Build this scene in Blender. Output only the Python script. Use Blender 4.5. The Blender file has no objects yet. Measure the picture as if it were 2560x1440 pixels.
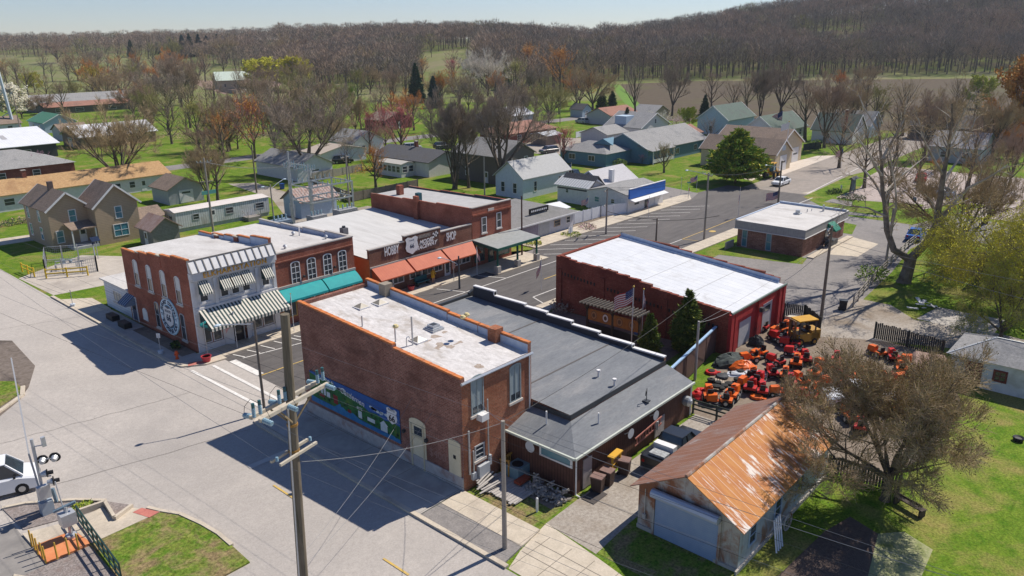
import bpy, math, random
from mathutils import Vector, Matrix
SC = bpy.context.scene
COL = SC.collection
PI = math.pi
# ------------------------------------------------------------------ camera (x runs along the main street, y along the side street)
CH, CF, CPIT, CROL, CYAW = 26.0, 1937.4, .313794, .0101128, .84166
def _axes():
    cp, sp = math.cos(CPIT), math.sin(CPIT)
    fw = Vector((0, cp, -sp)); rt = Vector((1, 0, 0)); dn = fw.cross(rt)
    cr, sr = math.cos(CROL), math.sin(CROL)
    c, s = math.cos(CYAW), math.sin(CYAW)
    st = lambda v: Vector((v.x*c+v.y*s, -v.x*s+v.y*c, v.z))
    return st(cr*rt+sr*dn), st(-sr*rt+cr*dn), st(fw)
RT, DN, FW = _axes()
def ray(px, py): return RT*(px-1280)+DN*(py-720)+FW*CF
def lerp(a, b, t): return a+(b-a)*t
def pw(x, tab):
    if x <= tab[0][0]: return tab[0][1]
    for (a, b), (c, d) in zip(tab, tab[1:]):
        if x <= c: return b+(d-b)*(x-a)/(c-a)
    return tab[-1][1]
def terrain(x, y):
    c, s = math.cos(CYAW), math.sin(CYAW)
    r, d = x*c-y*s, x*s+y*c
    if d < 200: return 0.0
    u = 1280+2037*r/d
    S = pw(u, [(-900,20),(0,20),(500,21.5),(800,23),(1120,21),(1280,20),(1500,14),(1600,17),(1800,27),(1950,36),(2150,46),(2560,60),(3400,66)])
    d0 = pw(u, [(0,560),(700,520),(950,400),(1120,340),(1300,360),(1500,430),(1750,470),(3400,470)])
    d1 = pw(u, [(0,980),(800,900),(1200,760),(1700,800),(3400,780)])
    t = min(1, max(0, (d-d0)/(d1-d0)))
    return S*t*t*(3-2*t)
def at(px, py, z=None):
    r = ray(px, py)
    if z is not None:
        t = (z-CH)/r.z
        return Vector((r.x*t, r.y*t, z))
    r.normalize(); t = 20.0
    while t < 1500:
        p = r*t
        if p.z+CH <= terrain(p.x, p.y):
            break
        t *= 1.01
    lo, hi = t/1.01, t
    for _ in range(14):
        m = (lo+hi)/2; p = r*m
        if p.z+CH <= terrain(p.x, p.y): hi = m
        else: lo = m
    p = r*hi
    return Vector((p.x, p.y, p.z+CH))
def proj(p):
    q = Vector(p)-Vector((0,0,CH)); w = q.dot(FW)
    return 1280+CF*q.dot(RT)/w, 720+CF*q.dot(DN)/w
def htop(b, py):            # height of an upright thing standing at b whose top shows at picture row py
    lo, hi = 0.0, 60.0
    for _ in range(30):
        m = (lo+hi)/2
        if proj((b[0], b[1], b[2]+m))[1] > py: lo = m
        else: hi = m
    return lo
# ------------------------------------------------------------------ mesh builder
class MB:
    def __init__(s): s.v = []; s.f = []; s.m = []
    def poly(s, pts, m=0):
        n = len(s.v); s.v += [tuple(p) for p in pts]; s.f.append(tuple(range(n, n+len(pts)))); s.m.append(m); return s
    def faces(s, vs, fs, m=0):
        n = len(s.v); s.v += [tuple(p) for p in vs]
        for f in fs: s.f.append(tuple(i+n for i in f)); s.m.append(m)
        return s
    def box(s, x0, y0, z0, x1, y1, z1, m=0):
        return s.faces([(x0,y0,z0),(x1,y0,z0),(x1,y1,z0),(x0,y1,z0),(x0,y0,z1),(x1,y0,z1),(x1,y1,z1),(x0,y1,z1)],
            [(3,2,1,0),(4,5,6,7),(0,1,5,4),(1,2,6,5),(2,3,7,6),(3,0,4,7)], m)
    def cbox(s, c, d, m=0): return s.box(c[0]-d[0]/2,c[1]-d[1]/2,c[2]-d[2]/2,c[0]+d[0]/2,c[1]+d[1]/2,c[2]+d[2]/2,m)
    def bar(s, a, b, w, h, m=0):    # rectangular bar from a to b
        a, b = Vector(a), Vector(b); d = (b-a).normalized()
        u = d.cross(Vector((0,0,1)))
        u = Vector((1,0,0)) if u.length < 1e-4 else u.normalized()
        v = u.cross(d); u = u*w/2; v = v*h/2
        q = [a-u-v,a+u-v,a+u+v,a-u+v,b-u-v,b+u-v,b+u+v,b-u+v]
        return s.faces(q, [(3,2,1,0),(4,5,6,7),(0,1,5,4),(1,2,6,5),(2,3,7,6),(3,0,4,7)], m)
    def prism(s, poly, z0, z1, m=0):    # upright prism over a ground polygon; z1 may be a list
        n = len(poly); zt = z1 if isinstance(z1, (list, tuple)) else [z1]*n
        vs = [(p[0],p[1],z0) for p in poly]+[(p[0],p[1],z) for p, z in zip(poly, zt)]
        fs = [tuple(range(n))[::-1], tuple(range(n, 2*n))]+[(i,(i+1)%n,n+(i+1)%n,n+i) for i in range(n)]
        return s.faces(vs, fs, m)
    def extr(s, prof, axis, a, b, m=0):     # profile (u,z) extruded along axis 'x' or 'y'
        n = len(prof)
        mk = (lambda t, u, z: (t,u,z)) if axis == 'x' else (lambda t, u, z: (u,t,z))
        vs = [mk(a,*p) for p in prof]+[mk(b,*p) for p in prof]
        return s.faces(vs, [tuple(range(n))[::-1], tuple(range(n,2*n))]+[(i,(i+1)%n,n+(i+1)%n,n+i) for i in range(n)], m)
    def tube(s, pts, r, n=6, m=0, cap=True):
        pts = [Vector(p) for p in pts]; k = len(pts)
        rs = r if isinstance(r, (list, tuple)) else [r]*k
        b = len(s.v); ref = None
        for i, p in enumerate(pts):
            d = (pts[min(i+1,k-1)]-pts[max(i-1,0)])
            d = d.normalized() if d.length > 1e-9 else Vector((0,0,1))
            if ref is None: ref = Vector((0,0,1)) if abs(d.z) < .9 else Vector((1,0,0))
            u = d.cross(ref); u = u.normalized() if u.length > 1e-6 else Vector((1,0,0)); v = d.cross(u); ref = u.cross(d)
            for j in range(n):
                a = 2*PI*j/n; q = p+(u*math.cos(a)+v*math.sin(a))*rs[i]; s.v.append((q.x,q.y,q.z))
        for i in range(k-1):
            for j in range(n):
                s.f.append((b+i*n+j, b+i*n+(j+1)%n, b+(i+1)*n+(j+1)%n, b+(i+1)*n+j)); s.m.append(m)
        if cap and n > 2:
            s.f.append(tuple(b+j for j in range(n))[::-1]); s.m.append(m)
            s.f.append(tuple(b+(k-1)*n+j for j in range(n))); s.m.append(m)
        return s
    def cyl(s, c, r, z0, z1, n=12, m=0, r1=None): return s.tube([(c[0],c[1],z0),(c[0],c[1],z1)], [r, r if r1 is None else r1], n, m)
    def lathe(s, prof, c=(0,0,0), n=12, m=0, axis='z'):
        b = len(s.v); k = len(prof)
        for r, z in prof:
            for j in range(n):
                a = 2*PI*j/n; p = (r*math.cos(a), r*math.sin(a), z)
                if axis == 'x': p = (p[2], p[0], p[1])
                if axis == 'y': p = (p[1], p[2], p[0])
                s.v.append((p[0]+c[0],p[1]+c[1],p[2]+c[2]))
        for i in range(k-1):
            for j in range(n):
                s.f.append((b+i*n+j,b+i*n+(j+1)%n,b+(i+1)*n+(j+1)%n,b+(i+1)*n+j)); s.m.append(m)
        s.f.append(tuple(b+j for j in range(n))[::-1]); s.m.append(m)
        s.f.append(tuple(b+(k-1)*n+j for j in range(n))); s.m.append(m)
        return s
    def ball(s, c, r, n=10, k=6, m=0, sq=(1,1,1)):
        b = len(s.v)
        for i in range(k+1):
            t = PI*i/k
            for j in range(n):
                a = 2*PI*j/n
                s.v.append((c[0]+r*sq[0]*math.sin(t)*math.cos(a), c[1]+r*sq[1]*math.sin(t)*math.sin(a), c[2]-r*sq[2]*math.cos(t)))
        for i in range(k):
            for j in range(n):
                s.f.append((b+i*n+j,b+i*n+(j+1)%n,b+(i+1)*n+(j+1)%n,b+(i+1)*n+j)); s.m.append(m)
        return s
    def build(s, name, mats, parent=None, smooth=False):
        me = bpy.data.meshes.new(name); me.from_pydata(s.v, [], s.f)
        if not isinstance(mats, (list, tuple)): mats = [mats]
        for q in mats: me.materials.append(q)
        if len(mats) > 1: me.polygons.foreach_set('material_index', s.m)
        if smooth: me.polygons.foreach_set('use_smooth', [True]*len(me.polygons))
        me.update()
        o = bpy.data.objects.new(name, me); COL.objects.link(o)
        if parent is not None: o.parent = parent
        return o
def tag(o, label, cat, group=None, kind=None):
    if label: o['label'] = label
    if cat: o['category'] = cat
    if group: o['group'] = group
    if kind: o['kind'] = kind
    return o
def thing(name, label, cat, loc=(0,0,0), rot=0, group=None):
    o = bpy.data.objects.new(name, None); COL.objects.link(o)
    o.empty_display_size = .2; o.location = loc; o.rotation_euler = (0,0,rot)
    return tag(o, label, cat, group)
def kids(o): return KID.get(o.name, []) or [c for c in bpy.data.objects if c.parent == o]
KID = {}
def copy_tree(o, loc=None, rot=None, label=None, scale=None, parent=None):
    c = o.copy(); COL.objects.link(c)
    if parent is not None: c.parent = parent
    if loc is not None: c.location = loc
    if rot is not None: c.rotation_euler = (0,0,rot)
    if scale is not None: c.scale = scale if isinstance(scale,(tuple,list)) else (scale,)*3
    if label: c['label'] = label
    for ch in list(o.children): copy_tree(ch, parent=c)
    return c
def split(o):           # every loose piece of a part becomes a part of its own
    me = o.data; n = len(me.vertices); p = list(range(n))
    def find(a):
        while p[a] != a: p[a] = p[p[a]]; a = p[a]
        return a
    fs = [tuple(f.vertices) for f in me.polygons]
    for f in fs:
        for v in f[1:]: p[find(v)] = find(f[0])
    grp = {}
    for f in fs: grp.setdefault(find(f[0]), []).append(f)
    co = [tuple(v.co) for v in me.vertices]; ms = list(me.materials); par, nm = o.parent, o.name.split('.')[0]
    bpy.data.objects.remove(o)
    for fl in grp.values():
        ids = sorted({v for f in fl for v in f}); k = {v:i for i, v in enumerate(ids)}; mb = MB(); mb.v = [co[v] for v in ids]; mb.f = [tuple(k[v] for v in f) for f in fl]; mb.m = [0]*len(fl); mb.build(nm, ms[:1], par)
ORD = ['nearest','second nearest','third nearest','fourth nearest','fifth nearest','sixth nearest','seventh nearest','eighth nearest','ninth nearest','tenth nearest','eleventh nearest','twelfth nearest']+['%dth nearest'%k for k in range(13,60)]
def ranked(items, marks):   # label each object by its rank of nearness to the closest landmark
    d = {}
    for o, txt in items:
        q = min(marks, key=lambda m: (m[1]-o.location.x)**2+(m[2]-o.location.y)**2); d.setdefault((txt,q), []).append(o)
    for (txt, q), os_ in d.items():
        for k, o in enumerate(sorted(os_, key=lambda o: (q[1]-o.location.x)**2+(q[2]-o.location.y)**2)): o['label'] = txt+', '+ORD[k]+' to '+q[0]
def struct(mb, name, m):
    o = mb.build(name, m); o['kind'] = 'structure'; return o
def text_mesh(txt, size, depth=.02, shear=0, bold=0, align='CENTER', sx=1, sp=1):
    cu = bpy.data.curves.new('t', 'FONT'); cu.body = txt; cu.size = size; cu.extrude = depth; cu.shear = shear
    cu.offset = bold; cu.align_x = align; cu.align_y = 'CENTER'; cu.resolution_u = 3
    cu.space_character = sp
    o = bpy.data.objects.new('t', cu); COL.objects.link(o)
    dg = bpy.context.evaluated_depsgraph_get(); dg.update()
    me = bpy.data.meshes.new_from_object(o.evaluated_get(dg))
    bpy.data.objects.remove(o)
    me.transform(Matrix.Diagonal((sx,1,1,1)))
    return me
def text_obj(name, txt, size, m, loc, ex, ez, parent=None, **k):     # ex: reading direction, ez: up direction
    me = text_mesh(txt, size, **k); ex = Vector(ex).normalized(); ez = Vector(ez).normalized(); n = ex.cross(ez)
    M4 = Matrix((ex, ez, n)).transposed().to_4x4(); M4.translation = Vector(loc)
    me.transform(M4); me.materials.clear(); me.materials.append(m)
    o = bpy.data.objects.new(name, me); COL.objects.link(o); o.parent = parent
    return o
def S2L(c):
    f = lambda v: v/12.92 if v <= .04045 else ((v+.055)/1.055)**2.4
    return tuple(f(v/255) for v in c)
# ------------------------------------------------------------------ materials
class NT:
    def __init__(s, name):
        s.m = bpy.data.materials.new(name); s.m.use_nodes = True; s.t = s.m.node_tree; s.b = s.t.nodes['Principled BSDF']
    def n(s, typ, **k):
        o = s.t.nodes.new(typ)
        for a, v in k.items():
            if a.startswith('i_'): o.inputs[a[2:].replace('_',' ')].default_value = v
            else: setattr(o, a, v)
        return o
    def l(s, a, b): s.t.links.new(a, b)
def c4(c): return (c[0],c[1],c[2],1)
def mix(nt, fac, a, b):
    x = nt.n('ShaderNodeMix', data_type='RGBA')
    for i, v in ((0,fac),(6,a),(7,b)):
        if isinstance(v, (int,float)): x.inputs[i].default_value = v
        elif isinstance(v, tuple): x.inputs[i].default_value = c4(v)
        else: nt.l(v, x.inputs[i])
    return x.outputs[2]
def ramp(nt, fac, lo, hi):
    r = nt.n('ShaderNodeMapRange', i_From_Min=lo, i_From_Max=hi); nt.l(fac, r.inputs[0]); return r.outputs[0]
def coords(nt, world=False, st=(1,1,1), loc=(0,0,0), rot=(0,0,0)):
    if world: s = nt.n('ShaderNodeNewGeometry').outputs['Position']
    else: s = nt.n('ShaderNodeTexCoord').outputs['Object']
    mp = nt.n('ShaderNodeMapping'); mp.inputs['Scale'].default_value = st; mp.inputs['Location'].default_value = loc; mp.inputs['Rotation'].default_value = rot
    nt.l(s, mp.inputs[0]); return mp.outputs[0]
def noise(nt, vec, scale, detail=5, rough=.6, dist=0):
    x = nt.n('ShaderNodeTexNoise', i_Scale=scale, i_Detail=detail, i_Roughness=rough, i_Distortion=dist); nt.l(vec, x.inputs['Vector']); return x.outputs['Fac']
def bump(nt, h, st=.3, d=.02):
    b = nt.n('ShaderNodeBump', i_Strength=st, i_Distance=d); nt.l(h, b.inputs['Height']); nt.l(b.outputs[0], nt.b.inputs['Normal'])
MT = {}
def mat(name, c, c2=None, s=2.0, c3=None, s3=.15, r3=(.52,.68), rough=.8, metal=0, bmp=0, world=False, st=(1,1,1), r=(.35,.65), spec=.3, lines=None, emit=None, fine=None):
    """one noise between c and c2, a coarser patch noise towards c3; lines=(axis, period, depth) rules thin grooves"""
    if name in MT: return MT[name]
    nt = NT(name); v = coords(nt, world, st); col = c
    n1 = None
    if c2 is not None:
        n1 = noise(nt, v, s); col = mix(nt, ramp(nt, n1, *r), c, c2)
    if c3 is not None:
        n2 = noise(nt, v, s3, 6, .65, .4); col = mix(nt, ramp(nt, n2, *r3), col, c3)
    if lines:
        ax, per, dep = lines[:3]; w = lines[3] if len(lines) > 3 else .12
        sp = nt.n('ShaderNodeSeparateXYZ'); nt.l(coords(nt, world), sp.inputs[0])
        m1 = nt.n('ShaderNodeMath', operation='DIVIDE'); m1.inputs[1].default_value = per
        if ax == 'u':
            ad = nt.n('ShaderNodeMath', operation='ADD'); nt.l(sp.outputs[0], ad.inputs[0]); nt.l(sp.outputs[1], ad.inputs[1]); nt.l(ad.outputs[0], m1.inputs[0])
        else: nt.l(sp.outputs['XYZ'.index(ax.upper())], m1.inputs[0])
        fr = nt.n('ShaderNodeMath', operation='FRACT'); nt.l(m1.outputs[0], fr.inputs[0])
        lt = nt.n('ShaderNodeMath', operation='LESS_THAN'); lt.inputs[1].default_value = w; nt.l(fr.outputs[0], lt.inputs[0])
        dk = nt.n('ShaderNodeMath', operation='MULTIPLY'); dk.inputs[1].default_value = dep; nt.l(lt.outputs[0], dk.inputs[0])
        col = mix(nt, dk.outputs[0], col, tuple(x*.25 for x in c))
    if fine:        # fine grain: scale, strength
        f_ = noise(nt, v, fine[0], 3, .75); hv = nt.n('ShaderNodeHueSaturation'); mr = nt.n('ShaderNodeMapRange', i_From_Min=.3, i_From_Max=.7, i_To_Min=1-fine[1], i_To_Max=1+fine[1]); nt.l(f_, mr.inputs[0]); nt.l(mr.outputs[0], hv.inputs['Value'])
        if isinstance(col, tuple): hv.inputs['Color'].default_value = c4(col)
        else: nt.l(col, hv.inputs['Color'])
        col = hv.outputs[0]
    if isinstance(col, tuple): nt.b.inputs['Base Color'].default_value = c4(col)
    else: nt.l(col, nt.b.inputs['Base Color'])
    nt.b.inputs['Roughness'].default_value = rough; nt.b.inputs['Metallic'].default_value = metal
    nt.b.inputs['Specular IOR Level'].default_value = spec
    if bmp:
        nb = noise(nt, v, s*2.5, 6, .7); bump(nt, nb, bmp, .05)
    if emit: nt.b.inputs['Emission Color'].default_value = c4(c); nt.b.inputs['Emission Strength'].default_value = emit
    MT[name] = nt.m; return nt.m
def brick(name, c, c2, mortar, stain=None, sc=1.0, rows=(.215,.075), paint=None):
    nt = NT(name)
    s = nt.n('ShaderNodeTexCoord').outputs['Object']; sp = nt.n('ShaderNodeSeparateXYZ'); nt.l(s, sp.inputs[0])
    ad = nt.n('ShaderNodeMath', operation='ADD'); nt.l(sp.outputs[0], ad.inputs[0]); nt.l(sp.outputs[1], ad.inputs[1])
    cb = nt.n('ShaderNodeCombineXYZ'); nt.l(ad.outputs[0], cb.inputs[0]); nt.l(sp.outputs[2], cb.inputs[1])
    bt = nt.n('ShaderNodeTexBrick', i_Color1=c4(c), i_Color2=c4(c2), i_Mortar=c4(mortar), i_Scale=1.0/sc)
    bt.inputs['Mortar Size'].default_value = .008; bt.inputs['Brick Width'].default_value = rows[0]; bt.inputs['Row Height'].default_value = rows[1]
    nt.l(cb.outputs[0], bt.inputs['Vector']); col = bt.outputs['Color']
    n0 = noise(nt, s, 7, 4, .7)
    hv = nt.n('ShaderNodeHueSaturation'); nt.l(col, hv.inputs['Color'])
    mr = nt.n('ShaderNodeMapRange', i_From_Min=.3, i_From_Max=.7, i_To_Min=.62, i_To_Max=1.4); nt.l(n0, mr.inputs[0]); nt.l(mr.outputs[0], hv.inputs['Value'])
    col = hv.outputs[0]
    if stain:
        n1 = noise(nt, coords(nt, st=(.35,.35,.8)), 1.1, 6, .6, .6); col = mix(nt, ramp(nt, n1, .5, .78), col, stain)
    n2 = noise(nt, s, .45, 5, .6); col = mix(nt, ramp(nt, n2, .35, .9), col, tuple(x*.45 for x in c))
    nt.l(col, nt.b.inputs['Base Color']); nt.b.inputs['Roughness'].default_value = .9; nt.b.inputs['Specular IOR Level'].default_value = .15
    bump(nt, bt.outputs['Fac'], -.25, .01)
    MT[name] = nt.m; return nt.m
import numpy as np
# ------------------------------------------------------------------ palette
GRASS = mat('grass', (.072,.145,.012), (.145,.205,.025), 1.1, (.23,.20,.065), .2, (.50,.66), .95, bmp=.6, fine=(7,.5), world=True, spec=.05)
GRASSB = mat('rough_grass', (.075,.15,.015), (.17,.2,.04), 2.2, (.22,.165,.085), .5, (.46,.6), .95, bmp=.6, fine=(6,.55), world=True, spec=.05)
MEADOW = mat('meadow', (.13,.165,.045), (.2,.19,.09), .05, (.22,.19,.12), .014, rough=1, world=True, spec=.05)
FLOOR = mat('forest_floor', (.13,.105,.06), (.11,.15,.03), .05, (.16,.13,.08), .02, rough=1, world=True, spec=.05)
FIELD = mat('stubble_field', (.095,.076,.055), (.125,.10,.07), .35, (.11,.105,.05), .02, (.5,.7), 1, world=True, spec=.05)
PLOW = mat('ploughed_field', (.2,.135,.105), (.26,.19,.15), .6, (.3,.22,.18), .05, rough=1, world=True, st=(1,.2,1), spec=.05)
PAVE = mat('worn_pavement', (.385,.35,.315), (.45,.41,.37), 3.1, (.31,.285,.262), .07, (.44,.72), .9, fine=(9,.13), world=True, spec=.2)
ASPH = mat('dark_asphalt', (.088,.080,.077), (.118,.108,.102), 1.1, (.15,.136,.125), .08, (.5,.75), .85, bmp=.15, fine=(9,.18), world=True, st=(.35,1.6,1), spec=.25)
ASPHG = mat('grey_asphalt', (.2,.185,.175), (.25,.23,.215), 2.0, (.16,.15,.145), .16, (.5,.7), .9, bmp=.15, fine=(8,.16), world=True, spec=.2)
GRAVEL = mat('gravel', (.27,.235,.2), (.40,.36,.31), 5, (.22,.175,.13), .2, (.5,.72), 1, bmp=.6, world=True, spec=.1)
CONC = mat('concrete', (.46,.40,.315), (.54,.47,.375), 1.4, (.36,.31,.255), .3, (.52,.72), .9, bmp=.1, fine=(7,.1), world=True, spec=.2)
CONCG = mat('grey_concrete', (.36,.335,.305), (.44,.41,.37), 1.2, (.30,.275,.25), .35, (.5,.7), .9, bmp=.1, world=True, spec=.2)
DIRT = mat('bare_dirt', (.19,.15,.115), (.25,.205,.16), 3, (.14,.11,.085), .3, rough=1, bmp=.5, world=True, spec=.1)
SOIL = mat('garden_soil', (.10,.072,.06), (.135,.10,.08), 5, (.14,.1,.08), .6, (.55,.75), 1, bmp=.8, world=True, spec=.1)
STRAW = mat('cut_straw', (.34,.33,.19), (.24,.27,.12), 6, (.16,.19,.06), .8, (.5,.65), 1, bmp=.6, world=True, spec=.1)
REDPAD = mat('tactile_red', (.42,.14,.115), (.50,.18,.14), 4, rough=.9)
ORPAD = mat('orange_paving', (.55,.19,.075), (.62,.25,.11), 1.5, rough=.9)
WPAINT = mat('white_road_paint', (.74,.72,.68), (.6,.57,.53), 3, rough=.7)
YPAINT = mat('yellow_road_paint', (.62,.40,.07), (.45,.33,.14), 4, rough=.7)
ROCKS = mat('ballast_stone', (.19,.165,.15), (.36,.31,.29), 9, (.24,.19,.17), 1.2, rough=1, bmp=1, world=True, spec=.1)
PATCH = mat('tar_patch', (.31,.29,.275), (.35,.325,.3), 2, rough=.9, world=True)
# ------------------------------------------------------------------ ground, one sheet to the horizon
def wood_dmin(u): return pw(u, [(-900,830),(0,790),(300,770),(500,690),(640,590),(760,480),(880,430),(1000,390),(1150,400),(1300,380),(1450,390),(1530,470),(1900,485),(2480,492),(2700,470),(3400,460)])
def polar(u, d):
    c, s = math.cos(CYAW), math.sin(CYAW); r = (u-1280)/2037*d
    return r*c+d*s, -r*s+d*c
def build_ground():
    us = np.linspace(-1100, 3700, 121); ds = [4,60,120,200]+list(np.linspace(240, 1000, 58))+[1080,1200,1400,1700,2300,3200]
    vs = []; fs = []; ms = []
    for d in ds:
        for u in us:
            x, y = polar(u, d); vs.append((x, y, terrain(x, y)))
    n = len(us)
    for i in range(len(ds)-1):
        for j in range(n-1):
            fs.append((i*n+j, i*n+j+1, (i+1)*n+j+1, (i+1)*n+j))
            u = us[j]; d = ds[i]
            ms.append(2 if d > wood_dmin(u)+12 and not (1040 < u < 1200 and d < 640) else (1 if d > 330 else 0))
    # near apron behind and below the camera
    b = len(vs); x0, y0 = polar(us[0], 4); x1, y1 = polar(us[-1], 4)
    mb = MB(); mb.v = vs; mb.f = fs; mb.m = ms
    o = mb.build('ground', [GRASS, MEADOW, FLOOR]); o['kind'] = 'structure'
    mb = MB(); mb.poly([(-400,-400,-.01),(60,-400,-.01),(60,-30,-.01),(-30,60,-.01),(-400,60,-.01)]); struct(mb, 'terrain', GRASS)
build_ground()
_ZN=[0]
def sheet(name, pts, z, m):
    _ZN[0]+=1; z+=_ZN[0]*.00021
    return struct(MB().poly([(p[0],p[1],z) for p in pts]), name, m)
def rect(x0, y0, x1, y1): return [(x0,y0),(x1,y0),(x1,y1),(x0,y1)]
def pix(*ps): return [at(p[0],p[1],0) for p in ps]
def slab(name, pts, z0, z1, m): return struct(MB().prism([(p[0],p[1]) for p in pts], z0, z1), name, m)
def strips(name, segs, w, z, m):      # painted lines of width w
    mb = MB()
    for a, b in segs:
        a, b = Vector((a[0],a[1],0)), Vector((b[0],b[1],0)); d = (b-a).normalized(); n = Vector((-d.y,d.x,0))*w/2
        mb.poly([(p.x,p.y,z) for p in (a-n,b-n,b+n,a+n)])
    return struct(mb, name, m)
# roads
sheet('side_street', [(-60,-40),(24.6,-40),(24.6,46.3),(26.3,47.4),(29.2,47.6),(29.2,59.9),(26.6,60.2),(25.7,62),(25.8,112),(-60,112)], .004, PAVE)
sheet('side_street_far', [(20,112),(27,112),(30,240),(20,240)], .004, PAVE)
sheet('main_street', [(29.2,47.1),(112,47.1),(116,46),(130,46.6),(130,63.5),(118,64.4),(113,62.3),(73.5,62.2),(70,59.9),(29.2,59.9)], .004, ASPH)
sheet('main_street_far', [(130,48.5),(420,56),(420,66),(176,61.5),(130,60.5)], .004, mat('tan_asphalt',(.25,.215,.185),(.3,.26,.225),1,(.2,.18,.16),.1,rough=.9,world=True))
sheet('side_yard_asphalt', [(66.5,61.9),(73.5,61.85),(70,59.45),(70,66),(66.5,66)], .006, ASPHG)
sheet('cross_street', [(112.3,-30),(125,-30),(127,20),(129.5,46),(116,47),(113,35)], .005, ASPHG)
sheet('north_cross_street', [(113.5,61.9),(120,63.9),(124,80),(121,112),(126,158),(119,158),(115,112),(117.5,85),(111,66)], .005, ASPHG)
sheet('back_street', [(30,161),(96,161.5),(240,153),(240,160),(96,168),(30,167)], .005, ASPHG)
sheet('gravel_lot', [(139,112),(168,104),(178,118),(158,136),(140,128)], .006, GRAVEL)
sheet('bank_parking_lot', [(69,22.3),(69,45),(112.4,44.6),(113,33.5),(113.5,24.5),(104,25.4),(92,24),(80,23.2)], .006, ASPHG)
sheet('rear_alley', [(66,24),(80,24),(80,20.5),(77,17.5),(78,11),(77.5,6),(73,6),(71.5,13),(68.5,20)], .007, GRAVEL)
sheet('parking_area', [(131,44.5),(146,46.4),(170,48),(170,-15),(128,-15),(129,20)], .006, mat('park_gravel',(.34,.28,.25),(.42,.355,.32),2,(.25,.21,.19),.1,rough=1,world=True))
sheet('gravel_drive', [(28.6,19.8),(29,23.5),(32.3,23.6),(47,23.7),(47,20.5),(44,19.9),(32,20.0)], .006, GRAVEL)
sheet('gravel_yard', [(46.2,24.2),(57.6,27.3),(69,27.2),(69,22.3),(69.8,15),(66,11.8),(60,9.6),(51,9.4),(45,11),(46.2,19)], .006, DIRT)
sheet('west_gravel_lot', [(26.2,89.5),(40,88),(40.5,96),(34.6,104.5),(25.9,99.5)], .008, mat('pale_gravel',(.4,.355,.3),(.47,.42,.36),1.5,(.33,.29,.25),.2,rough=1,world=True))
sheet('alley_track', [(54,82),(61,81),(75,118),(77,134),(73,137),(70.5,118)], .006, GRAVEL)
sheet('firehouse_apron', [(146,60.2),(150,66),(175,64.5),(178,61.6)], .009, mat('pale_concrete',(.5,.43,.36),(.56,.49,.42),.8,(.42,.36,.3),.15,rough=.9,world=True))
sheet('fire_drive_pad', pix((1840,443),(1880,452),(1908,438),(1868,430)), .009, CONC)
sheet('drive_through_slab', pix((2068,636),(2145,642),(2196,610),(2120,590)), .010, CONC)
sheet('concrete_slab', pix((2291,797),(2345,768),(2512,800),(2480,841)), .010, CONCG)
sheet('victorian_drive', [(24,119),(36.5,117.5),(37,121.5),(24,123.5)], .006, CONC)
sheet('cross_path', [(131,50.2),(146,46.6),(146,45.6),(131,48.9)], .012, CONC)
sheet('brown_field', pix((1532,193),(2500,190),(2700,196),(2700,345),(2300,330),(1990,318),(1640,300)), .02, FIELD)
sheet('ploughed_field', [at(*p) for p in ((470,205),(640,160),(720,168),(700,215),(560,236))], .02, PLOW)
sheet('field_grass_lane', pix((1512,196),(1532,196),(1625,285),(1588,292)), .03, mat('lane_grass',(.10,.2,.02),(.13,.23,.03),.3,rough=1,world=True))
# kerbs, sidewalks
slab('north_sidewalk', [(28.2,59.6),(70,59.7),(70,61.9),(28.2,61.9)], .003, .13, CONC)
slab('corner_pavement', [(26.0,61.4),(27.0,60.3),(28.2,59.6),(28.2,61.9),(28.2,80),(26.0,80)], .003, .12, CONCG)
slab('west_sidewalk', [(26.05,80),(28.3,80),(28.4,85),(26.1,87)], .003, .13, CONC)
slab('north_sidewalk_east', [(74,61.9),(114,61.9),(117.5,64.2),(116,65.1),(74,65)], .003, .12, CONC)
slab('south_sidewalk', [(56.6,45.6),(112,45.0),(113,47.3),(56.6,47.4)], .003, .13, CONC)
slab('south_corner_pavement', [(24.8,29.4),(28.1,29.4),(28.1,45.4),(56.5,45.4),(56.5,47.4),(29,47.4),(26.2,47.2),(24.9,45.8)], .003, .12, CONCG)
slab('rear_sidewalk', [(26.4,23.1),(28.2,23.3),(28.2,29.3),(26.4,29.3)], .003, .12, CONC)
slab('rear_verge_paving', [(24.85,22.9),(26.38,23.1),(26.38,29.3),(24.85,29.35)], .003, .11, ASPHG)
slab('east_kerb', [(24.55,22.6),(24.83,22.6),(24.83,46),(24.55,46)], .003, .14, CONC)
slab('west_kerb', [(25.7,62),(26.0,62),(26.05,89),(25.75,89)], .003, .14, CONC)
sheet('drive_apron', [(24.7,22.5),(26.2,23.0),(29,23.5),(28.4,19.6),(27.8,16.5),(24.7,16.5)], .012, CONC)
slab('south_rear_sidewalk', [(26,8),(27.8,8),(27.9,16.2),(26,16.2)], .003, .1, CONC)
sheet('station_wall_bed', [(27.0,62.2),(28.25,62.2),(28.25,72),(27.0,72)], .126, DIRT)
mb = MB()
for k in range(24):
    y = 23.3+k*1.55
    if y < 29: mb.box(26.41, y, .1, 28.19, y+.025, .122)
for k in range(28): mb.box(29.5+k*1.5, 59.62, .1, 29.53+k*1.5, 61.88, .132)
for k in range(27): mb.box(75+k*1.5, 61.92, .1, 75.03+k*1.5, 64.95, .122)
for k in range(36): mb.box(58+k*1.5, 45.55, .1, 58.03+k*1.5, 47.25, .132)
for y in (29.5,33.5,37.5,41.5): mb.box(24.9, y, .1, 28.05, y+.03, .122)
for y in (18,19.5,21,22.5): mb.box(24.9, y, .01, 28.1, y+.03, .027)
for x in (26.2,27.3): mb.box(x, 17, .01, x+.03, 22.9, .0272)
struct(mb, 'pavement_joints', mat('joint_dark',(.2,.175,.145),rough=1))
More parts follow.
